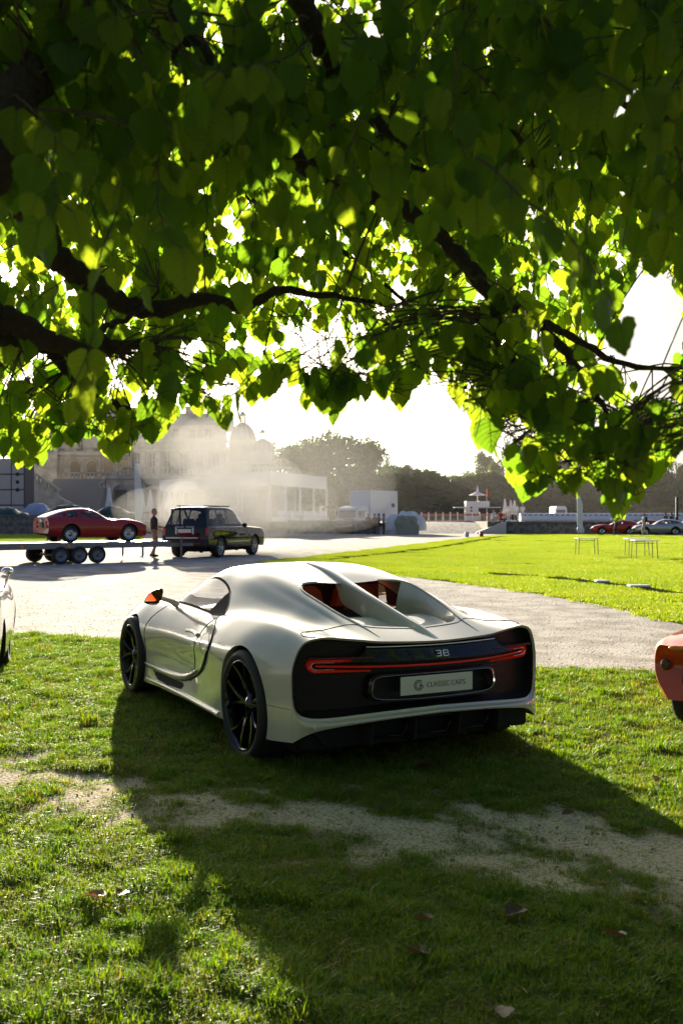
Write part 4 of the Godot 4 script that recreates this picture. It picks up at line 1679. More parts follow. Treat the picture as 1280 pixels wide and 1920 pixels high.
			tube(twigs, PackedVector3Array([node - base, node.lerp(stalk, 0.5) + Vector3(0, -0.003, 0) - base, stalk - base]), [0.0012, 0.0009, 0.0009], 4, 1, false)
			var mid := seen(stalk.lerp(end, 0.5))
			var rank := size / -stalk.z
			if mid.x < 10 or mid.x > 1270 or mid.y < 10:
				rank = 0.0
			elif mid.y > fringe(mid.x) - 130.0:
				rank += 0.02
			all.append([Transform3D(bas.scaled(Vector3(size, size, size)), stalk - base), r.randi() % 6, rank])
			made += 1
	var tw := part("twigs", fin(twigs), twigm, tree)
	tw.set_meta("kind", "stuff")
	# the low sun comes in under the crown: leaves that would stand right in its way to the hanging edge have dropped
	var cells := {}
	var sx := SUN_DIR.cross(Vector3.UP).normalized()
	var sy := sx.cross(SUN_DIR)
	for i in all.size():
		var p: Vector3 = all[i][0] * Vector3(0, -0.45, 0) + base
		var key := Vector2i(int(floor(p.dot(sx) / 0.07)), int(floor(p.dot(sy) / 0.07)))
		if not cells.has(key):
			cells[key] = []
		cells[key].append([p.dot(SUN_DIR), i])
	var gone := {}
	var kept_lit := {}
	for i in all.size():
		var p: Vector3 = all[i][0] * Vector3(0, -0.45, 0) + base
		var s := seen(p)
		if s.y < fringe(s.x) - 115.0 or p.z < -3.6 or r.randf() > 0.45 or gone.has(i):
			continue
		var key := Vector2i(int(floor(p.dot(sx) / 0.07)), int(floor(p.dot(sy) / 0.07)))
		kept_lit[i] = true
		for c in cells.get(key, []):
			if c[0] > p.dot(SUN_DIR) + 0.06 and not kept_lit.has(c[1]):
				gone[c[1]] = true
	var left := []
	for i in all.size():
		if not gone.has(i):
			left.append(all[i])
	all = left
	all.sort_custom(func(a, b): return a[2] > b[2])
	for i in 300:
		var o := MeshInstance3D.new()
		o.name = "leaf"
		o.mesh = protos[all[i][1]]
		o.transform = all[i][0]
		tree.add_child(o, true)
	# the crown above and behind the camera keeps the sky off the grass below
	for i in 15000:
		var p := Vector3(r.randf_range(-8.0, 7.0), r.randf_range(2.4, 6.5), r.randf_range(-5.5, 9.0))
		p.y -= 0.13 * maxf(0.0, p.z - 1.0)
		var s := seen(p)
		if s.y > -140.0 or absf(p.z) < 0.5:
			continue
		var size := r.randf_range(0.13, 0.20)
		all.append([Transform3D(Basis.from_euler(Vector3(r.randf_range(-1.2, 1.2), r.randf() * TAU, r.randf_range(-1.0, 1.0))).scaled(Vector3(size, size, size)), p - base), r.randi() % 6, 0.0])
	for k in 6:
		var xf := []
		for i in range(300, all.size()):
			if all[i][1] == k:
				xf.append(all[i][0])
		var mm := MultiMesh.new()
		mm.transform_format = MultiMesh.TRANSFORM_3D
		mm.mesh = protos[k]
		mm.instance_count = xf.size()
		for i in xf.size():
			mm.set_instance_transform(i, xf[i])
		var o := MultiMeshInstance3D.new()
		o.name = "foliage"
		o.multimesh = mm
		o.set_meta("kind", "stuff")
		tree.add_child(o, true)
	# fallen leaves on the grass
	var dry := leaf_mat("leaf_dry", 0.07, 0.042, 0.026, 0.10, 0.05, 0.02)
	var dl := leaf_mesh(300, dry, null, 0.6, 0.5)
	for f in [[195, 1703, 0.085, 0.4, "large curled brown leaf on the sunlit grass at lower left"], [232, 1692, 0.06, 2.0, "small pale dry leaf beside the large curled one"], [810, 1449, 0.10, 0.7, "brown leaf in the shade just behind the white car"], [978, 1727, 0.09, 1.2, "pale dry leaf lying alone on the shaded grass at right"], [1140, 1774, 0.08, 2.6, "grey-brown leaf low on the shaded grass at right"], [808, 1746, 0.07, 0.3, "small tan leaf in the shade below the worn strip"], [715, 1530, 0.06, 1.9, "rusty leaf on the worn strip behind the car"], [1075, 1541, 0.07, 0.9, "rusty leaf on the right of the worn strip"], [1235, 1475, 0.07, 1.5, "upright brown leaf in the sunlit grass at right"], [925, 1915, 0.10, 2.2, "reddish leaf at the bottom edge of the picture"], [800, 1815, 0.09, 0.1, "crumpled brown leaf low in the shaded grass"]]:
		var g := ground(f[0], f[1])
		var o := solo("fallen_leaf", dl, null, f[4], "leaf", "fallen leaves on the grass")
		o.material_override = null
		o.transform = Transform3D(Basis.from_euler(Vector3(1.25, f[3] * 2.0, f[3] - 1.0)).scaled(Vector3(f[2], f[2], f[2])), g + Vector3(0, 0.05, 0))

# ------------------------------------------------------------------ far things: walls, palace, trees, pavilion, booth
func wall_px(called: String, px0: float, px1: float, d0: float, d1: float, top_y: float, thick: float, m: Material, label: String) -> void:
	var a := spot(px0, d0)
	var b := spot(px1, d1)
	var w := thing(called, label, "wall", (a + b) * 0.5, atan2(-(b.z - a.z), b.x - a.x))
	var l := a.distance_to(b)
	var h: float = top_y - a.y
	var n := int(l / 1.6)
	for i in n:                                        # coping stones
		var st := tool_new()
		box(st, Vector3(l / n - 0.02, 0.14, thick + 0.14), Vector3(-l / 2 + (i + 0.5) * l / n, h - 0.07, 0), 0.02)
		part("coping_stone", fin(st), m, w)
	var st := tool_new()
	box(st, Vector3(l, h - 0.14, thick), Vector3(0, (h - 0.14) / 2 - 0.05, 0))
	box(st, Vector3(l, 0.22, thick + 0.12), Vector3(0, 0.06, 0), 0.02)
	part("wall_body", fin(st), m, w)

func crown(seed_: int, n: int, leaf: float, shape: String) -> ArrayMesh:
	var r := RandomNumberGenerator.new()
	r.seed = seed_
	var lobes := []
	for i in 26:
		var y := r.randf_range(0.12, 0.95)
		var rad := 0.5 * sqrt(maxf(0.02, 1.0 - pow((y - 0.45) / 0.58, 2.0)))
		if shape == "tall":
			rad *= 0.75
		var a := r.randf() * TAU
		var q := rad * sqrt(r.randf_range(0.2, 1.0)) * 0.8
		lobes.append([Vector3(cos(a) * q, y, sin(a) * q), r.randf_range(0.10, 0.22)])
	var st := tool_new()
	for i in n:
		var l: Array = lobes[r.randi() % lobes.size()]
		var dir := Vector3(r.randfn(), r.randfn(), r.randfn()).normalized()
		var p: Vector3 = l[0] + dir * Vector3(1.15, 0.85, 1.15) * l[1] * pow(r.randf(), 0.4)
		var f := Basis.from_euler(Vector3(r.randf() * TAU, r.randf() * TAU, r.randf() * TAU))
		var s := leaf * r.randf_range(0.6, 1.3)
		var v := r.randf_range(0.75, 1.25)
		st.set_color(Color(v, v, v * 0.9))
		for e in [Vector2(-0.5, -0.3), Vector2(0.1, 0.6), Vector2(0.6, -0.2)]:
			st.set_smooth_group(-1)
			st.add_vertex(p + f * Vector3(e.x * s, e.y * s, 0))
	return fin(st)

func far_trees() -> void:
	var fm := [mat("foliage_dark", 0.052, 0.085, 0.020, 0.8), mat("foliage_mid", 0.075, 0.108, 0.022, 0.8), mat("foliage_gold", 0.14, 0.155, 0.028, 0.8)]
	for m in fm:
		m.vertex_color_use_as_albedo = true
		m.backlight_enabled = true
		m.backlight = Color(0.75, 0.85, 0.25)
	var crowns := [crown(1, 8200, 0.042, "round"), crown(2, 8200, 0.042, "round"), crown(3, 7000, 0.045, "tall"), crown(4, 7600, 0.042, "round")]
	var trunk := tool_new()
	tube(trunk, PackedVector3Array([Vector3(0, -0.02, 0), Vector3(0.004, 0.1, 0), Vector3(0, 0.25, 0.01), Vector3(0.01, 0.5, 0)]), [0.03, 0.022, 0.018, 0.010], 8)
	for e in [Vector3(0.22, 0.55, 0.05), Vector3(-0.2, 0.6, -0.1), Vector3(0.05, 0.72, 0.18)]:
		tube(trunk, PackedVector3Array([Vector3(0, 0.22, 0.01), e * 0.6 + Vector3(0, 0.1, 0), e]), [0.012, 0.008, 0.004], 6)
	var trunkm := fin(trunk)
	# px, row of the top, metres away, width over height, crown, tone, label
	var list := [
		[530, 828, 205, 0.9, 0, 0, "dark round tree just right of the palace domes"],
		[566, 832, 215, 0.8, 1, 0, "dark tree second from the palace along the wood"],
		[610, 822, 200, 0.9, 3, 1, "broad hazy tree left of the tallest one above the white marquee"],
		[652, 810, 190, 0.95, 0, 1, "tallest broad tree above the right end of the white marquee"],
		[700, 838, 205, 0.8, 1, 0, "rounded tree above the white lorry"],
		[738, 874, 220, 0.9, 3, 0, "low tree between the lorry and the dark pair of trees"],
		[768, 874, 210, 0.8, 2, 0, "dark upright tree behind the draped statue"],
		[800, 884, 205, 0.9, 0, 0, "dark broad tree right of the draped statue"],
		[832, 898, 230, 0.9, 1, 2, "small golden-tinged tree at the dip of the skyline"],
		[862, 892, 220, 0.9, 3, 1, "mid-green tree left of the white booth"],
		[888, 884, 215, 0.85, 0, 1, "mid-green tree right above the white booth umbrella"],
		[908, 850, 200, 0.55, 2, 1, "slender open tree right of the white booth"],
		[930, 868, 180, 0.5, 2, 2, "golden willow-like tree lit by the sun, right of the flag"],
		[975, 828, 190, 0.85, 1, 0, "dark tree behind the lowest hanging leaves, left one"],
		[1022, 818, 195, 0.75, 3, 0, "dark tall tree behind the hanging leaves, second"],
		[1075, 838, 190, 0.85, 0, 0, "dark tree above the white van"],
		[1125, 846, 185, 0.9, 1, 0, "dark tree behind the largest hanging leaf"],
		[1180, 850, 180, 0.9, 3, 0, "dark broad tree above the silver sports car"],
		[1232, 862, 175, 0.85, 0, 1, "mid-green tree near the right edge of the view"],
		[1284, 872, 165, 0.7, 2, 2, "golden tree at the right edge of the view"],
		[1340, 850, 175, 0.9, 1, 0, "dark tree cut by the right edge of the view"],
	]
	for t in list:
		var p := spot(t[0], t[2])
		p.y = 0.9
		var h: float = (hgt(t[1], t[2]) - p.y) / 1.02
		var o := thing("woodland_tree", t[6], "tree", p, rng.randf() * TAU, "trees of the wood beyond the park")
		var c := part("crown", crowns[t[4]], fm[t[5]], o)
		c.scale = Vector3(h * t[3], h, h * t[3])
		c.set_meta("kind", "stuff")
		var k := part("trunk", trunkm, M.bark if M.has("bark") else mat("bark", 0.07, 0.05, 0.035), o)
		k.scale = Vector3(h * 0.8, h, h * 0.8)
	# undergrowth closing the foot of the wood
	var ug := crown(9, 5200, 0.06, "round")
	var xf := []
	var pc := PackedColorArray()
	for i in 46:
		var px := lerpf(500, 1420, i / 45.0)
		var d := rng.randf_range(160.0, 172.0)
		var p := spot(px, d)
		var s := rng.randf_range(6.0, 9.5)
		xf.append(Transform3D(Basis(Vector3.UP, rng.randf() * TAU).scaled(Vector3(s * 1.3, s, s)), p + Vector3(0, -0.6, 0)))
		pc.append(Color(1, 1, 1))
	scatter("undergrowth", ug, fm[0], xf, pc)
	# clipped bushes in front, catching the sun
	for b in [[1205, 954, 150, 6.0, "clipped sunlit bush left of the dark post"], [1240, 952, 148, 6.5, "clipped sunlit bush between the other two by the dark post"], [1276, 956, 146, 6.0, "clipped sunlit bush at the right edge by the dark post"]]:
		var p := spot(b[0], b[2])
		p.y = 0.4
		var o := thing("clipped_bush", b[4], "bush", p, rng.randf() * TAU, "clipped bushes before the wood")
		var h: float = hgt(b[1], b[2]) - p.y
		var c := part("foliage", crowns[3], fm[2], o)
		c.scale = Vector3(b[3], h, b[3])
		c.set_meta("kind", "stuff")

func arch_poly(w: float, h: float, n := 10) -> PackedVector2Array:
	var out := PackedVector2Array([Vector2(-w / 2, 0)])
	for i in n + 1:
		var a := PI - PI * i / n
		out.append(Vector2(cos(a) * w / 2, h - w / 2 + sin(a) * w / 2))
	out.append(Vector2(w / 2, 0))
	return out

# a wall with openings: boxes between the openings, arches closed by a stepped head
func pierced(st: SurfaceTool, x0: float, x1: float, y0: float, y1: float, z: float, thick: float, holes: Array) -> void:
	# holes: [x, width, bottom, top, arched]
	holes.sort_custom(func(a, b): return a[0] < b[0])
	var x := x0
	for h in holes:
		var l: float = h[0] - h[1] / 2
		var r: float = h[0] + h[1] / 2
		box(st, Vector3(l - x, y1 - y0, thick), Vector3((x + l) / 2, (y0 + y1) / 2, z))
		if h[2] > y0 + 0.01:
			box(st, Vector3(h[1], h[2] - y0, thick), Vector3(h[0], (h[2] + y0) / 2, z))
		if h[4]:
			var spring: float = h[3] - h[1] / 2
			var poly := PackedVector2Array()
			poly.append(Vector2(l, y1))
			poly.append(Vector2(l, spring))
			for i in range(1, 12):
				var a := PI - PI * i / 12.0
				poly.append(Vector2(h[0] + cos(a) * h[1] / 2, spring + sin(a) * h[1] / 2))
			poly.append(Vector2(r, spring))
			poly.append(Vector2(r, y1))
			slab(st, poly, z - thick / 2, z + thick / 2)
		else:
			box(st, Vector3(h[1], y1 - h[3], thick), Vector3(h[0], (y1 + h[3]) / 2, z))
		x = r
	box(st, Vector3(x1 - x, y1 - y0, thick), Vector3((x + x1) / 2, (y0 + y1) / 2, z))

func window_unit(o: Node3D, x: float, y: float, w: float, h: float, z: float, frame_m: Material, pane_m: Material) -> void:
	var st := tool_new()
	box(st, Vector3(w, h, 0.08), Vector3(x, y, z))
	var p := part("window", fin(st), pane_m, o)
	st = tool_new()
	for s in [-1, 1]:
		box(st, Vector3(0.14, h, 0.16), Vector3(x + s * (w / 2 - 0.07), y, z + 0.06))
		box(st, Vector3(w, 0.14, 0.16), Vector3(x, y + s * (h / 2 - 0.07), z + 0.065))
	box(st, Vector3(0.12, h, 0.14), Vector3(x, y, z + 0.06))
	box(st, Vector3(w, 0.1, 0.14), Vector3(x, y + h * 0.15, z + 0.062))
	part("frame", fin(st), frame_m, p)

func balustrade(o: Node3D, a: Vector3, b: Vector3, m: Material, h := 1.1) -> void:
	var st := tool_new()
	bar(st, a + Vector3(0, h, 0), b + Vector3(0, h, 0), 0.5, 0.22)
	bar(st, a + Vector3(0, 0.1, 0), b + Vector3(0, 0.1, 0), 0.5, 0.2)
	part("handrail", fin(st), m, o)
	st = tool_new()
	var n := int(a.distance_to(b) / 0.55)
	for i in n:
		var p := a.lerp(b, (i + 0.5) / n)
		box(st, Vector3(0.22, h - 0.2, 0.22), p + Vector3(0, h / 2, 0))
	part("balusters", fin(st), m, o).set_meta("kind", "stuff")

func dome(o: Node3D, x: float, y: float, z: float, r: float, h: float, m: Material, lm: Material) -> void:
	var st := tool_new()
	var prof := []
	for i in 11:
		var a := PI / 2 * i / 10.0
		prof.append(Vector2(r * cos(a) * (1.0 - 0.06 * sin(a * 2)) + 0.35 * r * 0.0, y + h * sin(a)))
	lathe(st, prof, Vector3(x, 0, z), Basis(), 28)
	var dm := part("dome", fin(st), m, o)
	for i in 12:
		st = tool_new()
		var a := TAU * i / 12.0
		var path := PackedVector3Array()
		for q in prof:
			path.append(Vector3(x + cos(a) * q.x * 1.01, q.y, z + sin(a) * q.x * 1.01))
		tube(st, path, r * 0.02, 5)
		part("rib", fin(st), lm, dm)
	st = tool_new()
	lathe(st, [Vector2(r * 1.08, y - 0.7), Vector2(r * 1.1, y - 0.2), Vector2(r * 1.02, y), Vector2(r, y)], Vector3(x, 0, z), Basis(), 28)
	part("dome_cornice", fin(st), lm, dm)
	var ly := y + h
	var lr := r * 0.2
	for i in 8:
		var a := TAU * i / 8.0
		st = tool_new()
		tube(st, PackedVector3Array([Vector3(x + cos(a) * lr, ly - 0.2, z + sin(a) * lr), Vector3(x + cos(a) * lr, ly + r * 0.55, z + sin(a) * lr)]), lr * 0.2, 6)
		part("lantern_column", fin(st), lm, dm)
	st = tool_new()
	lathe(st, [Vector2(lr * 1.35, ly - 0.25), Vector2(lr * 1.35, ly)], Vector3(x, 0, z), Basis(), 16)
	lathe(st, [Vector2(lr * 1.3, ly + r * 0.55), Vector2(lr * 1.2, ly + r * 0.62), Vector2(lr * 0.8, ly + r * 0.78), Vector2(lr * 0.18, ly + r * 0.88), Vector2(lr * 0.12, ly + r * 1.15), Vector2(0, ly + r * 1.2)], Vector3(x, 0, z), Basis(), 16)
	part("lantern_cap", fin(st), m, dm)

func build_palace() -> void:
	var D := 160.0
	var X := func(px: float) -> float: return (px - 640.0) / FOCAL * D
	var Y := func(py: float) -> float: return EYE - (py - HORIZON) / FOCAL * D
	var sm := mat("limestone", 0.62, 0.58, 0.50, 0.9)
	sm.albedo_texture = noise_tex(0.02, 256, 4, 61, [Color(0.72, 0.7, 0.66), Color(1, 1, 1)])
	triplanar(sm, 0.12)
	var slate := mat("slate", 0.10, 0.11, 0.125, 0.6)
	var wf := mat("window_frame", 0.35, 0.33, 0.28, 0.7)
	var wp := mat("window_pane", 0.03, 0.033, 0.035, 0.2)
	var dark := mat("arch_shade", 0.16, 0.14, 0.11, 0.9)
	var o := thing("palace", "pale stone palace with arcades, tall windows and two domes beyond the terrace", "palace", Vector3(0, 0, -D))
	# arcade wing on the left
	var st := tool_new()
	var holes := []
	for px in [142, 173, 204, 237]:
		holes.append([X.call(px), 1.75, Y.call(893), Y.call(863), true])
	pierced(st, X.call(62), X.call(252), Y.call(900), Y.call(852), 0.0, 0.9, holes)
	part("arcade_wall", fin(st), sm, o)
	st = tool_new()
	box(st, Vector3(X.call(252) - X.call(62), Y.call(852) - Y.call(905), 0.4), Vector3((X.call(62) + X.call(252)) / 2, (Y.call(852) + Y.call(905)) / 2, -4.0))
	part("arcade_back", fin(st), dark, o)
	for h in holes:
		st = tool_new()
		var ring := PackedVector3Array()
		for i in 13:
			var a := PI * i / 12.0
			ring.append(Vector3(h[0] + cos(a) * 0.98, h[3] - 0.875 + sin(a) * 0.98, 0.48))
		tube(st, ring, 0.13, 5)
		part("arch_moulding", fin(st), sm, o)
	st = tool_new()
	box(st, Vector3(X.call(254) - X.call(60), 0.5, 1.5), Vector3((X.call(60) + X.call(254)) / 2, Y.call(850), 0.1), 0.1)
	box(st, Vector3(X.call(254) - X.call(60), 0.25, 1.2), Vector3((X.call(60) + X.call(254)) / 2, Y.call(858), 0.1), 0.05)
	part("cornice", fin(st), sm, o)
	for px in [126, 158, 189, 221, 250]:
		st = tool_new()
		lathe(st, [Vector2(0.3, Y.call(893)), Vector2(0.3, Y.call(890)), Vector2(0.22, Y.call(889)), Vector2(0.19, Y.call(862)), Vector2(0.3, Y.call(860)), Vector2(0.3, Y.call(858))], Vector3(X.call(px), 0, 0.55), Basis(), 10)
		part("column", fin(st), sm, o)
	# storey above the arcade, with dormers
	st = tool_new()
	holes = []
	for px in [112, 146, 180, 214]:
		holes.append([X.call(px), 1.1, Y.call(845), Y.call(822), false])
	pierced(st, X.call(66), X.call(250), Y.call(850), Y.call(815), -1.5, 0.8, holes)
	part("upper_wall", fin(st), sm, o)
	for h in holes:
		window_unit(o, h[0], (h[2] + h[3]) / 2, h[1], h[3] - h[2], -1.7, wf, wp)
	for px in [128, 176, 226]:
		st = tool_new()
		slab(st, flat2([-1.6, 0, 1.6, 0, 0, 2.6]), -1.0, 0.2, Transform3D(Basis(), Vector3(X.call(px), Y.call(840), -0.9)))
		part("gable", fin(st), sm, o)
	st = tool_new()
	slab(st, flat2([0, 0, 0.2, 0.1, -2.4, 4.6, -7.0, 4.6, -9.6, 0.0]), X.call(60), X.call(252), Transform3D(Basis(Vector3(0, 0, 1), Vector3(0, 1, 0), Vector3(1, 0, 0)), Vector3(0, Y.call(815), -0.6)))
	part("roof", fin(st), slate, o)
	# left tower with the great arched window
	st = tool_new()
	pierced(st, X.call(60), X.call(112), Y.call(905), Y.call(800), 1.2, 0.9, [[X.call(97), 1.7, Y.call(852), Y.call(822), true]])
	part("tower_wall", fin(st), sm, o)
	st = tool_new()
	box(st, Vector3(3.0, 4.0, 0.2), Vector3(X.call(97), Y.call(838), 0.5))
	part("window", fin(st), wp, o)
	st = tool_new()
	box(st, Vector3(X.call(114) - X.call(58), 0.6, 2.0), Vector3((X.call(58) + X.call(114)) / 2, Y.call(800), 1.0), 0.1)
	lathe(st, [Vector2(3.4, Y.call(800)), Vector2(2.2, Y.call(775)), Vector2(0.3, Y.call(745)), Vector2(0, Y.call(742))], Vector3((X.call(58) + X.call(114)) / 2, 0, -1.0), Basis(Vector3.UP, PI / 4), 4, -1)
	part("roof", fin(st), slate, o)
	# main block with tall windows
	st = tool_new()
	holes = []
	for px in [262, 290, 318, 348, 378, 408]:
		holes.append([X.call(px), 1.15, Y.call(890), Y.call(850), false])
	pierced(st, X.call(250), X.call(427), Y.call(960), Y.call(828), 2.0, 1.0, holes)
	part("facade", fin(st), sm, o)
	for h in holes:
		window_unit(o, h[0], (h[2] + h[3]) / 2, h[1], h[3] - h[2], 1.8, wf, wp)
		st = tool_new()
		box(st, Vector3(1.7, 0.25, 0.5), Vector3(h[0], h[3] + 0.2, 2.6), 0.05)
		box(st, Vector3(1.6, 0.2, 0.5), Vector3(h[0], h[2] - 0.1, 2.6), 0.05)
		part("window_hood", fin(st), sm, o)
	st = tool_new()
	holes = []
	for px in [276, 304, 333, 363, 393]:
		holes.append([X.call(px), 1.0, Y.call(822), Y.call(806), false])
	pierced(st, X.call(250), X.call(427), Y.call(826), Y.call(800), 1.6, 0.9, holes)
	part("attic_wall", fin(st), sm, o)
	for h in holes:
		window_unit(o, h[0], (h[2] + h[3]) / 2, h[1], h[3] - h[2], 1.4, wf, wp)
	st = tool_new()
	for py in [828, 845, 897]:
		box(st, Vector3(X.call(430) - X.call(249), 0.4 if py != 828 else 0.7, 1.8), Vector3((X.call(249) + X.call(430)) / 2, Y.call(py), 2.2), 0.1)
	part("cornice", fin(st), sm, o)
	for px in [252, 276, 304, 333, 363, 393, 424]:
		st = tool_new()
		box(st, Vector3(0.55, Y.call(847) - Y.call(896), 0.4), Vector3(X.call(px), (Y.call(847) + Y.call(896)) / 2, 2.7), 0.08)
		part("pilaster", fin(st), sm, o)
	st = tool_new()
	slab(st, flat2([0.5, 0, -2.4, 2.3, -9.0, 2.3, -12.0, 0.0]), X.call(249), X.call(428), Transform3D(Basis(Vector3(0, 0, 1), Vector3(0, 1, 0), Vector3(1, 0, 0)), Vector3(0, Y.call(800), 1.6)))
	part("roof", fin(st), slate, o)
	for px in [300, 352, 402]:
		st = tool_new()
		box(st, Vector3(1.3, 2.0, 1.0), Vector3(X.call(px), Y.call(800) + 2.2, -2.0), 0.08)
		box(st, Vector3(1.6, 0.3, 1.3), Vector3(X.call(px), Y.call(800) + 3.3, -2.0), 0.08)
		part("chimney", fin(st), sm, o)
	# domed pavilions on the right
	for q in [[455.0, 25.0, 862.0, 826.0, 793.0, 1.0], [495.0, 21.0, 870.0, 849.0, 826.0, 4.0]]:
		var x: float = X.call(q[0])
		var r: float = q[1] / FOCAL * D
		st = tool_new()
		lathe(st, [Vector2(r * 1.05, Y.call(968)), Vector2(r * 1.05, Y.call(q[3]))], Vector3(x, 0, q[5] - 1.0), Basis(), 24)
		part("drum", fin(st), sm, o)
		for i in 5:
			var a := PI * (0.15 + 0.175 * i)
			st = tool_new()
			box(st, Vector3(0.9, 2.9, 0.3), Vector3.ZERO)
			var w := part("window", fin(st), wp, o)
			w.position = Vector3(x + cos(a) * r * 1.04, Y.call(q[2] + 20), q[5] - 1.0 + sin(a) * r * 1.04)
			w.rotation.y = PI / 2 - a
		dome(o, x, Y.call(q[3]), q[5] - 1.0, r, Y.call(q[4]) - Y.call(q[3]), slate, sm)
	st = tool_new()
	pierced(st, X.call(425), X.call(522), Y.call(968), Y.call(872), 3.0, 0.8, [[X.call(442), 1.1, Y.call(925), Y.call(890), false], [X.call(470), 1.1, Y.call(925), Y.call(890), false], [X.call(500), 1.1, Y.call(925), Y.call(890), false]])
	box(st, Vector3(X.call(524) - X.call(424), 0.4, 1.4), Vector3((X.call(424) + X.call(524)) / 2, Y.call(870), 3.1), 0.08)
	box(st, Vector3(X.call(440) - X.call(418), Y.call(838) - Y.call(968), 1.0), Vector3((X.call(440) + X.call(418)) / 2, (Y.call(838) + Y.call(968)) / 2, 0.3))
	part("pavilion_wall", fin(st), sm, o)
	for px in [442, 470, 500]:
		window_unit(o, X.call(px), Y.call(907), 1.1, Y.call(890) - Y.call(925), 2.8, wf, wp)
	# terraces and stairs in front
	var D2 := 132.0
	var X2 := func(px: float) -> float: return (px - 640.0) / FOCAL * D2
	var Y2 := func(py: float) -> float: return EYE - (py - HORIZON) / FOCAL * D2
	var t := thing("terrace_stairs", "grey stone terrace with balustrades and a grand staircase below the palace", "staircase", Vector3(0, 0, -D2))
	st = tool_new()
	pierced(st, X2.call(205), X2.call(545), 0.2, Y2.call(893), 1.0, 1.2, [[X2.call(230), 1.9, 2.0, Y2.call(910), true], [X2.call(285), 1.9, 2.0, Y2.call(910), true], [X2.call(340), 1.9, 2.0, Y2.call(910), true]])
	box(st, Vector3(X2.call(545) - X2.call(205), 0.4, 1.6), Vector3((X2.call(545) + X2.call(205)) / 2, Y2.call(897), 1.1), 0.06)
	part("retaining_wall", fin(st), sm, t)
	for px in [230, 285, 340]:
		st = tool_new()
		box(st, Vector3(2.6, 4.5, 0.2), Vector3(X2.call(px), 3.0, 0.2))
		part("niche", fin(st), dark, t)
	balustrade(t, Vector3(X2.call(236), Y2.call(893), 1.2), Vector3(X2.call(545), Y2.call(893), 1.2), sm)
	balustrade(t, Vector3(X2.call(190), Y2.call(925), 1.4), Vector3(X2.call(236), Y2.call(893), 1.2), sm)
	st = tool_new()
	box(st, Vector3(X2.call(545) - X2.call(-60), Y2.call(897) - 0.2, 1.0), Vector3((X2.call(545) + X2.call(-60)) / 2, (Y2.call(897) + 0.2) / 2, -8.0))
	part("upper_terrace_wall", fin(st), sm, t)
	balustrade(t, Vector3(X2.call(92), Y2.call(897), -7.6), Vector3(X2.call(200), Y2.call(897), -7.6), sm)
	var steps := mat("stair_stone", 0.30, 0.285, 0.25, 0.9)
	for i in 22:
		st = tool_new()
		var f := i / 21.0
		box(st, Vector3(X2.call(212) - X2.call(112), 0.36, 8.0), Vector3(lerpf(X2.call(162), X2.call(150), f), lerpf(1.6, Y2.call(900), f), 4.2 - 8.4 * f))
		part("step", fin(st), steps, t)
	# left ramp wall with its arch
	st = tool_new()
	var rp := PackedVector2Array([Vector2(X2.call(-40), 0.2), Vector2(X2.call(42), 0.2), Vector2(X2.call(42), Y2.call(925))])
	for i in range(1, 10):
		var a := PI - PI * i / 10.0
		rp.append(Vector2(X2.call(60) + cos(a) * 1.3, Y2.call(925) + sin(a) * 1.5))
	for q in [[78, 925], [78, 962], [172, 962], [168, 944], [150, 936], [62, 876], [20, 862], [-40, 860]]:
		rp.append(Vector2(X2.call(q[0]), Y2.call(q[1])))
	slab(st, rp, 8.0, 9.4)
	part("ramp_wall", fin(st), sm, t)
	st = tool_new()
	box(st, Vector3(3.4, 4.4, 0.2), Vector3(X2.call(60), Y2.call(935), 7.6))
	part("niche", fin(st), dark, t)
	balustrade(t, Vector3(X2.call(62), Y2.call(876), 9.2), Vector3(X2.call(150), Y2.call(936), 9.2), sm, 0.9)

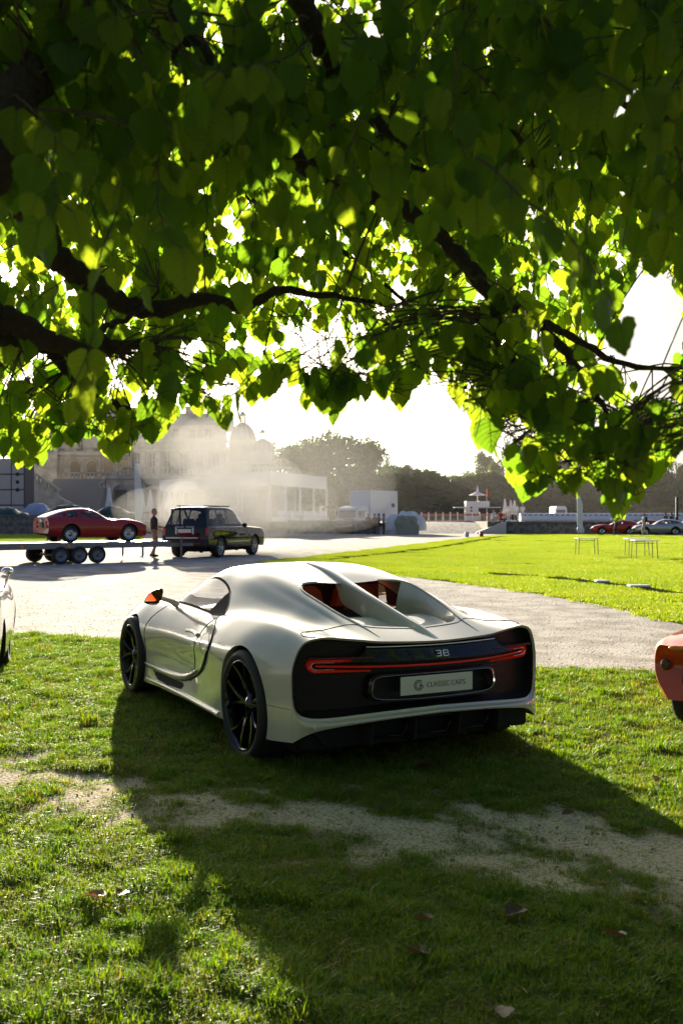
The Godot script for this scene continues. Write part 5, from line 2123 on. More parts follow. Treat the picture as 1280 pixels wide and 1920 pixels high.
func build_far() -> void:
	var gm: StandardMaterial3D = M.gravel
	# raised terrace of the far side
	var st := tool_new()
	var zz := [[-88.0, 0.09], [-96.0, 1.05], [-170.0, 1.15], [-420.0, 1.15]]
	for i in 3:
		quad(st, Vector3(3.2, zz[i][1], zz[i][0]), Vector3(3.2 if i == 0 else 3.2, zz[i + 1][1], zz[i + 1][0]), Vector3(13.0, zz[i + 1][1], zz[i + 1][0]), Vector3(13.0, zz[i][1], zz[i][0]), 1)
	quad(st, Vector3(-120, 1.15, -89.5), Vector3(-120, 1.15, -420), Vector3(3.2, 1.15, -420), Vector3(3.2, 1.15, -89.5))
	quad(st, Vector3(13, 1.15, -89.5), Vector3(13, 1.15, -420), Vector3(160, 1.15, -420), Vector3(160, 1.15, -89.5))
	for x in [3.2, 13.0]:
		quad(st, Vector3(x, 0.05, -88.0), Vector3(x, 1.16, -96.5), Vector3(x, 1.15, -89.5), Vector3(x, 1.15, -88.4))
	setting("terrace_ground", fin(st), gm)
	var wm := mat("old_stone", 0.27, 0.26, 0.235, 0.9)
	wm.albedo_texture = noise_tex(0.03, 256, 4, 71, [Color(0.55, 0.55, 0.5), Color(1, 1, 1)])
	triplanar(wm, 0.25)
	wall_px("stone_wall", -160, 268, 86.0, 88.0, 1.75, 0.7, wm, "weathered grey stone wall behind the trailer at left")
	wall_px("stone_wall", 540, 706, 88.0, 88.0, 1.27, 0.6, wm, "low grey stone wall in front of the white marquee")
	wall_px("stone_wall", 912, 1420, 88.0, 88.0, 1.2, 0.6, wm, "long low stone wall along the far edge of the lawn at right")
	# sloping kerb stone at the ramp
	st = tool_new()
	slab(st, flat2([0, 0, 2.6, 0.0, 2.6, 1.05, 2.35, 1.05, 0.0, 0.12]), -0.4, 0.4, Transform3D(Basis(), Vector3(11.9, 0.1, -87.4)))
	solo("ramp_kerb", fin(st), mat("pale_stone", 0.55, 0.52, 0.45, 0.9), "pale sloping kerb stone at the left end of the long wall", "kerb")
	var white := mat("white_canvas", 0.78, 0.77, 0.74, 0.8)
	var wpl: StandardMaterial3D = M.white_plastic
	# ---- marquee
	var mq := thing("marquee", "open white marquee with flat fascia and square posts on the terrace", "marquee", Vector3.ZERO)
	var c0 := at(505, 970, 94.0)
	var c1 := at(300, 970, 118.0)
	var c2 := at(612, 970, 108.0)
	c0.y = 1.15
	c1.y = 1.15
	c2.y = 1.15
	var c3 := c1 + c2 - c0
	for e in [[c1, c0], [c0, c2], [c2, c3], [c3, c1]]:
		st = tool_new()
		bar(st, e[0] + Vector3(0, 4.15, 0), e[1] + Vector3(0, 4.15, 0), 0.12, 1.35, 0.02)
		part("fascia", fin(st), white, mq)
		var n := 4
		for i in n:
			st = tool_new()
			var p: Vector3 = e[0].lerp(e[1], i / float(n))
			box(st, Vector3(0.28, 3.5, 0.28), p + Vector3(0, 1.75, 0), 0.03)
			part("post", fin(st), wpl, mq)
	st = tool_new()
	quad(st, c1 + Vector3(0, 4.7, 0), c3 + Vector3(0, 4.7, 0), c2 + Vector3(0, 4.7, 0), c0 + Vector3(0, 4.7, 0))
	quad(st, c1 + Vector3(0, 3.9, 0), c0 + Vector3(0, 3.9, 0), c2 + Vector3(0, 3.9, 0), c3 + Vector3(0, 3.9, 0))
	part("canopy", fin(st), white, mq)
	st = tool_new()
	bar(st, c0 + Vector3(0, 0.2, 0), c2 + Vector3(0, 0.2, 0), 0.6, 0.4)
	part("floor_edge", fin(st), white, mq)
	for k in 4:
		st = tool_new()
		var p := c0.lerp(c2, 0.15 + 0.2 * k) + Vector3(0.5, 0.0, -1.5)
		box(st, Vector3(1.6, 0.75, 0.8), p + Vector3(0, 0.4, 0), 0.15)
		box(st, Vector3(1.6, 0.5, 0.25), p + Vector3(0, 0.8, -0.35), 0.1)
		solo("white_sofa", fin(st), white, ["white sofa nearest the marquee's front corner", "second white sofa from the marquee's front corner", "third white sofa from the marquee's front corner", "white sofa nearest the marquee's right end"][k], "sofa", "white sofas under the marquee")
	# ---- closed parasols
	var cl := tool_new()
	lathe(cl, [Vector2(0.03, 3.3), Vector2(0.1, 3.2), Vector2(0.28, 2.0), Vector2(0.5, 1.0), Vector2(0.42, 0.98), Vector2(0.05, 1.2)], Vector3.ZERO, Basis(), 12)
	var clm := fin(cl)
	st = tool_new()
	tube(st, PackedVector3Array([Vector3(0, 0, 0), Vector3(0, 1.4, 0)]), 0.04, 6)
	box(st, Vector3(0.6, 0.08, 0.6), Vector3(0, 0.04, 0), 0.02)
	var polem := fin(st)
	for q in [[205, 94, "folded white parasol above the bonnet of the red coupe"], [266, 100, "folded white parasol right behind the tall white banner"], [282, 102, "folded white parasol second right of the tall banner"], [318, 100, "folded white parasol above the off-roader's open door"], [946, 104, "folded white parasol tallest beside the booth"], [957, 112, "thin folded parasol left of the pair beside the long white bench"], [964, 112, "thin folded parasol right of the pair beside the long white bench"]]:
		var p := spot(q[0], q[1])
		p.y = 1.15
		var o := thing("parasol", q[2], "parasol", p, 0.0, "folded white parasols")
		var k: float = 1.0 if q[0] < 900 else 0.72
		part("canopy", clm, white, o).scale = Vector3(k, k, k)
		part("pole", polem, wpl, o).scale = Vector3(k, k, k)
	# ---- tall banner
	var bp := spot(258, 80.0)
	var bn := thing("banner", "tall narrow white banner on a pole behind the trailer", "banner", bp)
	st = tool_new()
	box(st, Vector3(0.5, 5.0, 0.03), Vector3(0.06, 3.3, 0), 0.01, Basis(Vector3(0, 0, 1), 0.03))
	part("cloth", fin(st), white, bn)
	st = tool_new()
	tube(st, PackedVector3Array([Vector3(-0.12, 0, 0), Vector3(-0.24, 6.0, 0)]), 0.04, 6)
	part("pole", fin(st), wpl, bn)
	# ---- panelled container at the far left
	var cp := spot(-40, 102.0)
	cp.y = 1.15
	var cn := thing("container", "grey panelled site container left of the staircase with dark seams", "container", cp)
	st = tool_new()
	box(st, Vector3(10.6, 6.4, 3.0), Vector3(0, 3.2, 0), 0.05)
	part("shell", fin(st), mat("container_dark", 0.09, 0.085, 0.085, 0.8), cn)
	var pm := mat("container_panel", 0.40, 0.375, 0.37, 0.7)
	for r in 4:
		for c in 8:
			st = tool_new()
			box(st, Vector3(1.2, 1.44, 0.06), Vector3(-4.6 + c * 1.31, 0.85 + r * 1.58, 1.53), 0.02)
			part("panel", fin(st), pm, cn)
	for k in 3:
		st = tool_new()
		lathe(st, [Vector2(0, 0.05), Vector2(0.16, 0.05), Vector2(0.2, 0)], Vector3(4.55, 3.2 + k * 0.8, 1.57), Basis(Vector3.RIGHT, PI / 2), 12)
		part("vent", fin(st), M.black_satin, cn)
	# ---- booth
	var o := thing("control_booth", "small white control booth with side canopies and a white umbrella on its roof", "booth", spot(883, 112.0) + Vector3(0, 1.05, 0))
	st = tool_new()
	box(st, Vector3(1.4, 2.25, 1.6), Vector3(0.0, 1.1, 0), 0.03)
	part("tower", fin(st), wpl, o)
	st = tool_new()
	box(st, Vector3(1.25, 0.75, 1.6), Vector3(1.33, 1.85, 0), 0.03)
	part("cab", fin(st), wpl, o)
	for k in 3:
		st = tool_new()
		box(st, Vector3(0.2, 0.2, 0.06), Vector3(-0.1, 1.5 - k * 0.38, 0.82))
		part("window", fin(st), M.black_gloss, o)
	for s in [[-1.35, 1.3], [2.05, 2.4]]:
		st = tool_new()
		box(st, Vector3(s[1], 0.1, 1.9), Vector3(s[0], 1.53, 0.2), 0.03)
		part("side_canopy", fin(st), wpl, o)
	st = tool_new()
	box(st, Vector3(2.2, 1.5, 0.1), Vector3(1.9, 0.75, -0.7))
	part("back_panel", fin(st), M.black_satin, o)
	st = tool_new()
	tube(st, PackedVector3Array([Vector3(0.7, 2.2, 0), Vector3(0.7, 3.0, 0)]), 0.05, 6)
	part("umbrella_pole", fin(st), wpl, o)
	st = tool_new()
	lathe(st, [Vector2(1.0, 2.92), Vector2(0.5, 3.12), Vector2(0.14, 3.3), Vector2(0.1, 3.6), Vector2(0.0, 4.1)], Vector3(0.7, 0, 0), Basis(), 16)
	part("umbrella", fin(st), white, o)
	var fl := thing("flag", "small red and white flag on a pole right of the booth umbrella", "flag", spot(912, 111.0) + Vector3(0, 1.05, 0))
	st = tool_new()
	tube(st, PackedVector3Array([Vector3.ZERO, Vector3(0, 3.6, 0)]), 0.03, 6)
	part("pole", fin(st), wpl, fl)
	st = tool_new()
	for i in 6:
		var w0 := Vector3(0.03 + i * 0.05, 0, 0.05 * sin(i * 1.2))
		var w1 := Vector3(0.08 + i * 0.05, 0, 0.05 * sin((i + 1) * 1.2))
		quad(st, Vector3(0, 2.7, 0) + w0, Vector3(0, 3.5, 0) + w0, Vector3(0, 3.5, 0) + w1, Vector3(0, 2.7, 0) + w1, 1)
	part("cloth", fin(st), mat("flag_red", 0.6, 0.08, 0.05, 0.8), fl)
	# ---- barrier fence
	var fa := spot(786, 106.0) + Vector3(0, 1.0, 0)
	var fb := spot(948, 102.0) + Vector3(0, 1.0, 0)
	var fe := thing("barrier_fence", "long crowd barrier with orange top band and white posts on the ramp", "fence", Vector3.ZERO)
	st = tool_new()
	bar(st, fa + Vector3(0, 0.72, 0), fb + Vector3(0, 0.72, 0), 0.04, 0.24)
	part("orange_band", fin(st), mat("orange_band", 0.62, 0.22, 0.12, 0.7), fe)
	st = tool_new()
	bar(st, fa + Vector3(0, 0.06, 0), fb + Vector3(0, 0.06, 0), 0.05, 0.12)
	part("base_rail", fin(st), mat("yellow_band", 0.65, 0.38, 0.12, 0.7), fe)
	for i in 12:
		st = tool_new()
		box(st, Vector3(0.12, 1.0, 0.12), fa.lerp(fb, (i + 0.3) / 11.8) + Vector3(0, 0.5, 0.06), 0.02)
		part("post", fin(st), wpl, fe)
	for i in 60:
		st = tool_new()
		box(st, Vector3(0.03, 0.6, 0.03), fa.lerp(fb, (i + 0.5) / 60.0) + Vector3(0, 0.36, 0))
		part("bar", fin(st), M.steel, fe)
	# ---- long white covered benches on the right wall
	for q in [[974, 1080, 92.0, "long white tented cover with dark slots, left one on the wall"], [1086, 1166, 92.5, "white tented cover with dark slots behind the red cars"], [1170, 1292, 92.0, "long white tented cover with dark slots above the silver car"]]:
		var a := spot(q[0], q[2])
		var b := spot(q[1], q[2])
		var l := b.x - a.x
		var t := thing("tented_cover", q[3], "cover", (a + b) * 0.5 + Vector3(0, 1.05, 0), 0.0, "long white covers on the wall")
		st = tool_new()
		slab(st, loop2([-0.5, 0.05, -0.52, 0.4, -0.3, 0.72, 0.0, 0.8, 0.3, 0.72, 0.52, 0.4, 0.5, 0.05], 3), -l / 2, l / 2, Transform3D(Basis(Vector3(0, 0, 1), Vector3(0, 1, 0), Vector3(-1, 0, 0)), Vector3.ZERO), 1)
		part("canvas", fin(st), white, t)
		for i in int(l / 0.5):
			st = tool_new()
			box(st, Vector3(0.26, 0.06, 0.04), Vector3(-l / 2 + 0.4 + i * 0.5, 0.62, 0.43), 0.0, Basis(Vector3.RIGHT, -0.7))
			part("slot", fin(st), M.lining, t)
		for i in 3:
			st = tool_new()
			bar(st, Vector3(-l / 2 + l * (i + 0.5) / 3.0, 0.0, 0.56), Vector3(-l / 2 + l * (i + 0.5) / 3.0 + 0.1, 0.6, 0.5), 0.05, 0.05)
			part("stay", fin(st), wpl, t)
	# ---- white feather banner, van, dark post
	var wb := thing("banner", "white feather banner at the wall below the lowest leaves", "banner", spot(1087, 84.0))
	st = tool_new()
	slab(st, flat2([-0.22, 0.6, 0.22, 0.3, 0.2, 2.6, 0.0, 3.3, -0.22, 3.1]), -0.015, 0.015)
	part("cloth", fin(st), white, wb)
	st = tool_new()
	tube(st, PackedVector3Array([Vector3(-0.24, 0, 0), Vector3(-0.24, 3.2, 0)]), 0.03, 6)
	box(st, Vector3(0.6, 0.7, 0.4), Vector3(0.0, 0.35, 0.1), 0.15)
	part("pole", fin(st), wpl, wb)
	var vn := thing("van", "white van seen end-on above the long white cover", "van", spot(1051, 112.0) + Vector3(0, 0.9, 0))
	st = tool_new()
	slab(st, loop2([-0.68, 0.3, -0.7, 1.0, -0.58, 1.75, 0.0, 1.82, 0.58, 1.75, 0.7, 1.0, 0.68, 0.3], 3), -3.0, 0.0, Transform3D(), 1)
	part("body", fin(st), wpl, vn)
	st = tool_new()
	box(st, Vector3(0.95, 0.42, 0.04), Vector3(0, 1.2, 0.01), 0.01)
	part("window", fin(st), M.dark_glass, vn)
	for s in [-1, 1]:
		st = tool_new()
		lathe(st, [Vector2(0, 0.1), Vector2(0.3, 0.1), Vector2(0.33, 0), Vector2(0.3, -0.1)], Vector3(0.6 * s, 0.33, -0.6), Basis(Vector3(0, 0, 1), PI / 2), 14)
		part("wheel", fin(st), M.rubber, vn)
		st = tool_new()
		box(st, Vector3(0.1, 0.3, 0.04), Vector3(0.6 * s, 0.8, 0.01), 0.01)
		part("tail_light", fin(st), M.lamp_red, vn)
	st = tool_new()
	box(st, Vector3(0.22, 3.4, 0.22), Vector3(0, 1.7, 0), 0.04)
	var dp := solo("dark_post", fin(st), M.black_satin, "dark upright post at the right edge above the parked cars", "post")
	dp.position = spot(1268, 90.0) + Vector3(0, -0.1, 0)
	# ---- stone urn and draped statue
	var ur := thing("stone_statue", "mossy stone statue base in front of heaped white sheets", "statue", spot(763, 84.0))
	var moss := mat("moss_stone", 0.30, 0.31, 0.24, 0.9)
	st = tool_new()
	slab(st, flat2([-0.95, 0, 0.95, 0, 0.95, 0.75, 0.6, 1.15, 0.1, 1.4, -0.5, 1.15, -0.75, 0.8, -0.95, 0.75]), -0.7, 0.7)
	part("plinth", fin(st), moss, ur)
	st = tool_new()
	box(st, Vector3(1.5, 0.14, 1.2), Vector3(-0.1, 1.5, 0), 0.04)
	ball(st, Vector3(-0.75, 1.0, 0.55), Vector3(0.4, 0.45, 0.35))
	ball(st, Vector3(-0.45, 1.35, 0.4), Vector3(0.3, 0.3, 0.3))
	ball(st, Vector3(0.45, 1.2, 0.5), Vector3(0.4, 0.4, 0.35))
	part("carving", fin(st), moss, ur)
	var hp := thing("white_sheets", "heaped white sheets standing behind the stone statue base", "sheets", spot(763, 86.5))
	for q in [[-1.1, 1.0, 0.75, 1.25], [-0.35, 1.5, 0.6, 1.25], [0.35, 1.35, 0.75, 1.3], [1.05, 0.9, 0.6, 1.2], [0.0, 0.8, 1.2, 0.9]]:
		st = tool_new()
		for i in 7:
			for k in 12:
				var v := []
				for e in [[i, k], [i + 1, k], [i + 1, k + 1], [i, k + 1]]:
					var th: float = PI * 0.55 * e[0] / 7.0
					var ph: float = TAU * (e[1] % 12) / 12.0
					var w: float = 1.0 + 0.22 * sin((e[1] % 12) * 2.1 + q[0] * 5.0) * sin(th)
					v.append(Vector3(q[0] + sin(th) * cos(ph) * q[2] * w, q[1] * 0.55 + cos(th) * q[3] * w * 0.95, sin(th) * sin(ph) * 0.6 * w))
				quad(st, v[0], v[3], v[2], v[1], 1)
		part("sheet", fin(st), white, hp)
	# ---- small tables on the lawn
	var tb := thing("folding_table", "small white folding table on the lawn, nearest of the three", "table", Vector3.ZERO, 0.0, "folding tables on the lawn")
	st = tool_new()
	box(st, Vector3(0.86, 0.03, 0.56), Vector3(0, 0.66, 0), 0.008)
	part("tabletop", fin(st), wpl, tb)
	for sx in [-1, 1]:
		for sz in [-1, 1]:
			st = tool_new()
			bar(st, Vector3(0.38 * sx, 0, 0.24 * sz), Vector3(0.35 * sx, 0.65, 0.22 * sz), 0.022, 0.022)
			part("leg", fin(st), M.black_satin, tb)
	st = tool_new()
	bar(st, Vector3(-0.35, 0.56, 0), Vector3(0.35, 0.56, 0), 0.02, 0.02)
	part("brace", fin(st), M.black_satin, tb)
	tb.position = ground(1207, 1049)
	tb.rotation.y = 0.06
	dup(tb, ground(1193, 1043.5), 0.02, "folding table on the lawn, half hidden behind the nearest one")
	dup(tb, ground(1099, 1041), 0.03, "white folding table standing alone left of the other two")
	# ---- things lying about
	for q in [[1127, 1093, 0.15, 0.12, "flat white slab left one on the lawn trench"], [1196, 1102, 0.22, 0.14, "flat white slab right one on the lawn trench"]]:
		st = tool_new()
		box(st, Vector3(q[2] * 2.0, 0.05, q[3] * 2.0), Vector3.ZERO, 0.015)
		var s := solo("white_slab", fin(st), M.plate_face, q[4], "slab")
		s.position = ground(q[0], q[1]) + Vector3(0, 0.04, 0)
	for q in [[875, 1004, mat("blue_plastic", 0.25, 0.38, 0.6, 0.5), "small pale blue bucket on the gravel by the lawn", "bucket"], [902, 1004, mat("red_plastic", 0.4, 0.06, 0.05, 0.5), "small dark red bucket on the gravel by the lawn", "bucket"], [995, 996, wpl, "small white cup at the foot of the wall", "cup"]]:
		st = tool_new()
		lathe(st, [Vector2(0, 0), Vector2(0.13, 0), Vector2(0.17, 0.36), Vector2(0.15, 0.36), Vector2(0.12, 0.03)], Vector3.ZERO, Basis(), 14)
		solo(q[4], fin(st), q[2], q[3], q[4]).position = ground(q[0], q[1] + 3)

# ------------------------------------------------------------------ the other vehicles
func simple_wheel(called: String, c: Vector3, r: float, w: float, side: float, parent: Node3D, face: Material, spokes := 0) -> void:
	var n := Node3D.new()
	n.name = called
	parent.add_child(n, true)
	n.position = c
	var B := Basis(Vector3(0, 1, 0), Vector3(side, 0, 0), Vector3(0, 0, side))
	var st := tool_new()
	var h := w / 2
	var ri := r * 0.68
	lathe(st, [Vector2(ri, -h), Vector2(r * 0.95, -h), Vector2(r, -h * 0.7), Vector2(r, h * 0.7), Vector2(r * 0.95, h), Vector2(ri + 0.01, h), Vector2(ri, h * 0.8)], Vector3.ZERO, B, 28)
	part("tyre", fin(st), M.rubber, n)
	st = tool_new()
	if spokes > 0:
		lathe(st, [Vector2(ri + 0.004, h * 0.85), Vector2(ri - 0.02, h * 0.85), Vector2(ri - 0.03, -h)], Vector3.ZERO, B, 28)
		lathe(st, [Vector2(0, h * 0.75), Vector2(0.05, h * 0.7), Vector2(0.07, h * 0.3)], Vector3.ZERO, B, 16)
		part("rim", fin(st), face, n)
		for k in spokes:
			st = tool_new()
			var a := TAU * k / spokes
			bar(st, B * Vector3(cos(a) * 0.05, h * 0.55, sin(a) * 0.05), B * Vector3(cos(a) * (ri - 0.01), h * 0.75, sin(a) * (ri - 0.01)), 0.045, 0.03, 0.008)
			part("spoke", fin(st), face, n)
	else:
		lathe(st, [Vector2(0, h * 0.6), Vector2(r * 0.16, h * 0.6), Vector2(r * 0.2, h * 0.35), Vector2(r * 0.45, h * 0.3), Vector2(r * 0.56, h * 0.6), Vector2(ri, h * 0.85)], Vector3.ZERO, B, 28)
		part("rim", fin(st), face, n)
	st = tool_new()
	lathe(st, [Vector2(0, -h * 0.5), Vector2(ri, -h * 0.5)], Vector3.ZERO, B, 16)
	part("rim_back", fin(st), M.black_matte, n)

func close_end(grid: Array, last: bool, dz: float) -> Hull:     # a flat end drawn in to the middle line
	var line: PackedVector3Array = grid[grid.size() - 1] if last else grid[0]
	var rows := []
	for k in 7:
		var t := k / 6.0
		var out := PackedVector3Array()
		for q in line:
			out.append(Vector3(q.x * (1.0 - t), q.y, q.z + dz * sin(t * PI / 2)))
		rows.append(out)
	return skin_of(rows, false, not last)

func car_shell(car: Node3D, rows: Array, body_m: Material, glass_m: Material, wheels: Array, side_windows: Array, top_windows: Array, back_dz: float, back_window: Array, belt: float, nose_dz := 0.0) -> Hull:
	var grid := net(rows, 5, 8)
	var skin := skin_of(grid)
	var whole := skin
	for w in wheels:
		var c := Vector2(w[0], w[1])
		skin = skin.cut(func(q: Vector3): return Vector2(q.z, q.y).distance_to(c) - w[2])[1]
	for poly in side_windows:
		var res := skin.cut(func(q: Vector3): return sd_poly(Vector2(q.z, q.y), poly) if q.y > belt and q.x < -0.25 else 1.0)
		skin = res[1]
		part("side_window", res[0].mesh(), glass_m, car)
		part("side_window", res[0].mirrored().mesh(), glass_m, car)
	for poly in top_windows:
		var res := skin.cut(func(q: Vector3): return sd_poly(Vector2(-q.x, q.z), poly) if q.y > belt else 1.0)
		skin = res[1]
		part("windscreen", res[0].both().mesh(), glass_m, car)
	var back := close_end(grid, true, back_dz)
	if back_window.size():
		var bw: PackedVector2Array = back_window[0]
		var res := back.cut(func(q: Vector3): return sd_poly(Vector2(-q.x, q.y), bw))
		back = res[1]
		part("rear_window", res[0].both().mesh(), M.dark_glass, car)
	skin.join(back)
	skin.join(close_end(grid, false, nose_dz))
	part("body", skin.both().mesh(), body_m, car)
	for w in wheels:
		for s in [-1.0, 1.0]:
			var st := tool_new()
			var prev := []
			for i in 25:
				var a := lerpf(-0.5, PI + 0.5, i / 24.0)
				var q: Vector2 = Vector2(w[0], w[1]) + Vector2(cos(a), sin(a)) * w[2]
				var x := maxf(whole.side_x(q.x, q.y), 0.4)
				var now := [Vector3(x * s, q.y, q.x), Vector3(0.25 * s, q.y, q.x)]
				if prev.size():
					quad(st, prev[0], now[0], now[1], prev[1], 1)
				prev = now
			part("wheel_well", fin(st), M.black_matte, car)
	var st := tool_new()
	box(st, Vector3(1.0, 0.3, wheels[0][0] - wheels[1][0] + 0.8), Vector3(0, 0.36, (wheels[0][0] + wheels[1][0]) / 2))
	part("chassis", fin(st), M.black_matte, car)
	return whole

func coupe_rows(kamm := true, blunt := false) -> Array:
	return [
		W(NAN, [0, 0.60, -3.0, 0.15, 0.60, -3.0, 0.3, 0.60, -2.99, 0.42, 0.60, -2.97, 0.52, 0.59, -2.94, 0.585, 0.555, -2.91, 0.62, 0.46, -2.89, 0.60, 0.36, -2.89, 0.52, 0.28, -2.91]) if blunt else W(NAN, [0, 0.47, -3.15, 0.15, 0.47, -3.14, 0.3, 0.475, -3.1, 0.42, 0.475, -3.05, 0.52, 0.465, -2.98, 0.58, 0.44, -2.92, 0.60, 0.38, -2.88, 0.58, 0.30, -2.88, 0.5, 0.24, -2.9]),
		W(-2.85, [0, 0.62, 0.15, 0.62, 0.3, 0.63, 0.45, 0.65, 0.56, 0.65, 0.64, 0.61, 0.69, 0.48, 0.68, 0.32, 0.6, 0.2]),
		W(-2.2, [0, 0.74, 0.18, 0.74, 0.34, 0.75, 0.48, 0.79, 0.6, 0.80, 0.69, 0.75, 0.745, 0.58, 0.74, 0.36, 0.68, 0.18]),
		W(-1.6, [0, 0.80, 0.2, 0.80, 0.38, 0.795, 0.52, 0.79, 0.63, 0.78, 0.70, 0.72, 0.735, 0.56, 0.72, 0.36, 0.68, 0.18]),
		W(-1.15, [0, 1.05, 0.24, 1.045, 0.42, 1.01, 0.54, 0.92, 0.64, 0.80, 0.705, 0.73, 0.735, 0.56, 0.72, 0.36, 0.68, 0.18]),
		W(-0.75, [0, 1.18, 0.26, 1.175, 0.44, 1.14, 0.55, 1.0, 0.65, 0.81, 0.71, 0.74, 0.74, 0.57, 0.725, 0.36, 0.69, 0.18]),
		W(-0.3, [0, 1.18, 0.26, 1.175, 0.43, 1.13, 0.55, 1.0, 0.66, 0.84, 0.72, 0.77, 0.75, 0.58, 0.74, 0.36, 0.69, 0.18]),
		W(0.1, [0, 1.12, 0.26, 1.11, 0.42, 1.07, 0.54, 0.97, 0.66, 0.86, 0.72, 0.79, 0.755, 0.6, 0.74, 0.38, 0.69, 0.2]),
		W(0.5, [0, 1.0, 0.26, 0.99, 0.4, 0.97, 0.52, 0.92, 0.62, 0.86, 0.69, 0.78, 0.73, 0.6, 0.72, 0.4, 0.66, 0.25]),
		W(0.78, [0, 0.88, 0.22, 0.88, 0.36, 0.87, 0.48, 0.84, 0.57, 0.79, 0.63, 0.72, 0.66, 0.58, 0.65, 0.42, 0.58, 0.32]) if kamm else W(NAN, [0, 0.78, 0.80, 0.22, 0.78, 0.80, 0.36, 0.77, 0.79, 0.48, 0.75, 0.77, 0.57, 0.72, 0.75, 0.65, 0.66, 0.70, 0.68, 0.55, 0.68, 0.66, 0.42, 0.69, 0.58, 0.28, 0.70]),
	]

func coupe(called: String, label: String, p: Vector3, turn: float, paint_m: Material, scl: float, tail_dz := -0.04, simple := false, kamm := true, group := "", blunt := false) -> Node3D:
	var car := thing(called, label, "car", p, turn, group)
	car.scale = Vector3(scl, scl, scl)
	var wins := [flat2([-1.30, 0.83, -1.0, 1.0, -0.74, 1.085, -0.42, 1.095, -0.40, 0.86]), flat2([-0.30, 0.87, -0.28, 1.09, 0.08, 1.035, 0.40, 0.945, 0.30, 0.90])]
	var rows := coupe_rows(kamm, blunt)
	if called == "red_sports_car":          # an open car: no roof above the waistline
		for row in rows:
			for i in row.size():
				row[i].y = minf(row[i].y, 0.65 + 0.2 * maxf(0.0, row[i].y - 0.65))
	car_shell(car, rows, paint_m, M.clear_glass, [[0.0, 0.31, 0.345], [-2.2, 0.31, 0.345]], wins, [flat2([-0.01, -1.5, 0.3, -1.48, 0.46, -1.36, 0.42, -1.05, 0.3, -0.88, -0.01, -0.86])], tail_dz, [], 0.815, -0.13 if blunt else 0.0)
	for z in [0.0, -2.2]:
		for s in [-1.0, 1.0]:
			simple_wheel("wheel", Vector3(0.60 * s, 0.305, z), 0.305, 0.18, s, car, M.alloy)
	var st := tool_new()
	box(st, Vector3(1.0, 0.12, 0.3), Vector3(0, 0.72, -1.2), 0.04)
	box(st, Vector3(0.9, 0.04, 1.8), Vector3(0, 0.42, -0.6))
	part("dashboard", fin(st), M.interior_dark, car)
	for s in [-0.32, 0.32]:
		st = tool_new()
		box(st, Vector3(0.42, 0.5, 0.14), Vector3(s, 0.72, -0.42), 0.05, Basis(Vector3.RIGHT, -0.2))
		part("seat", fin(st), M.interior_dark, car)
	return car

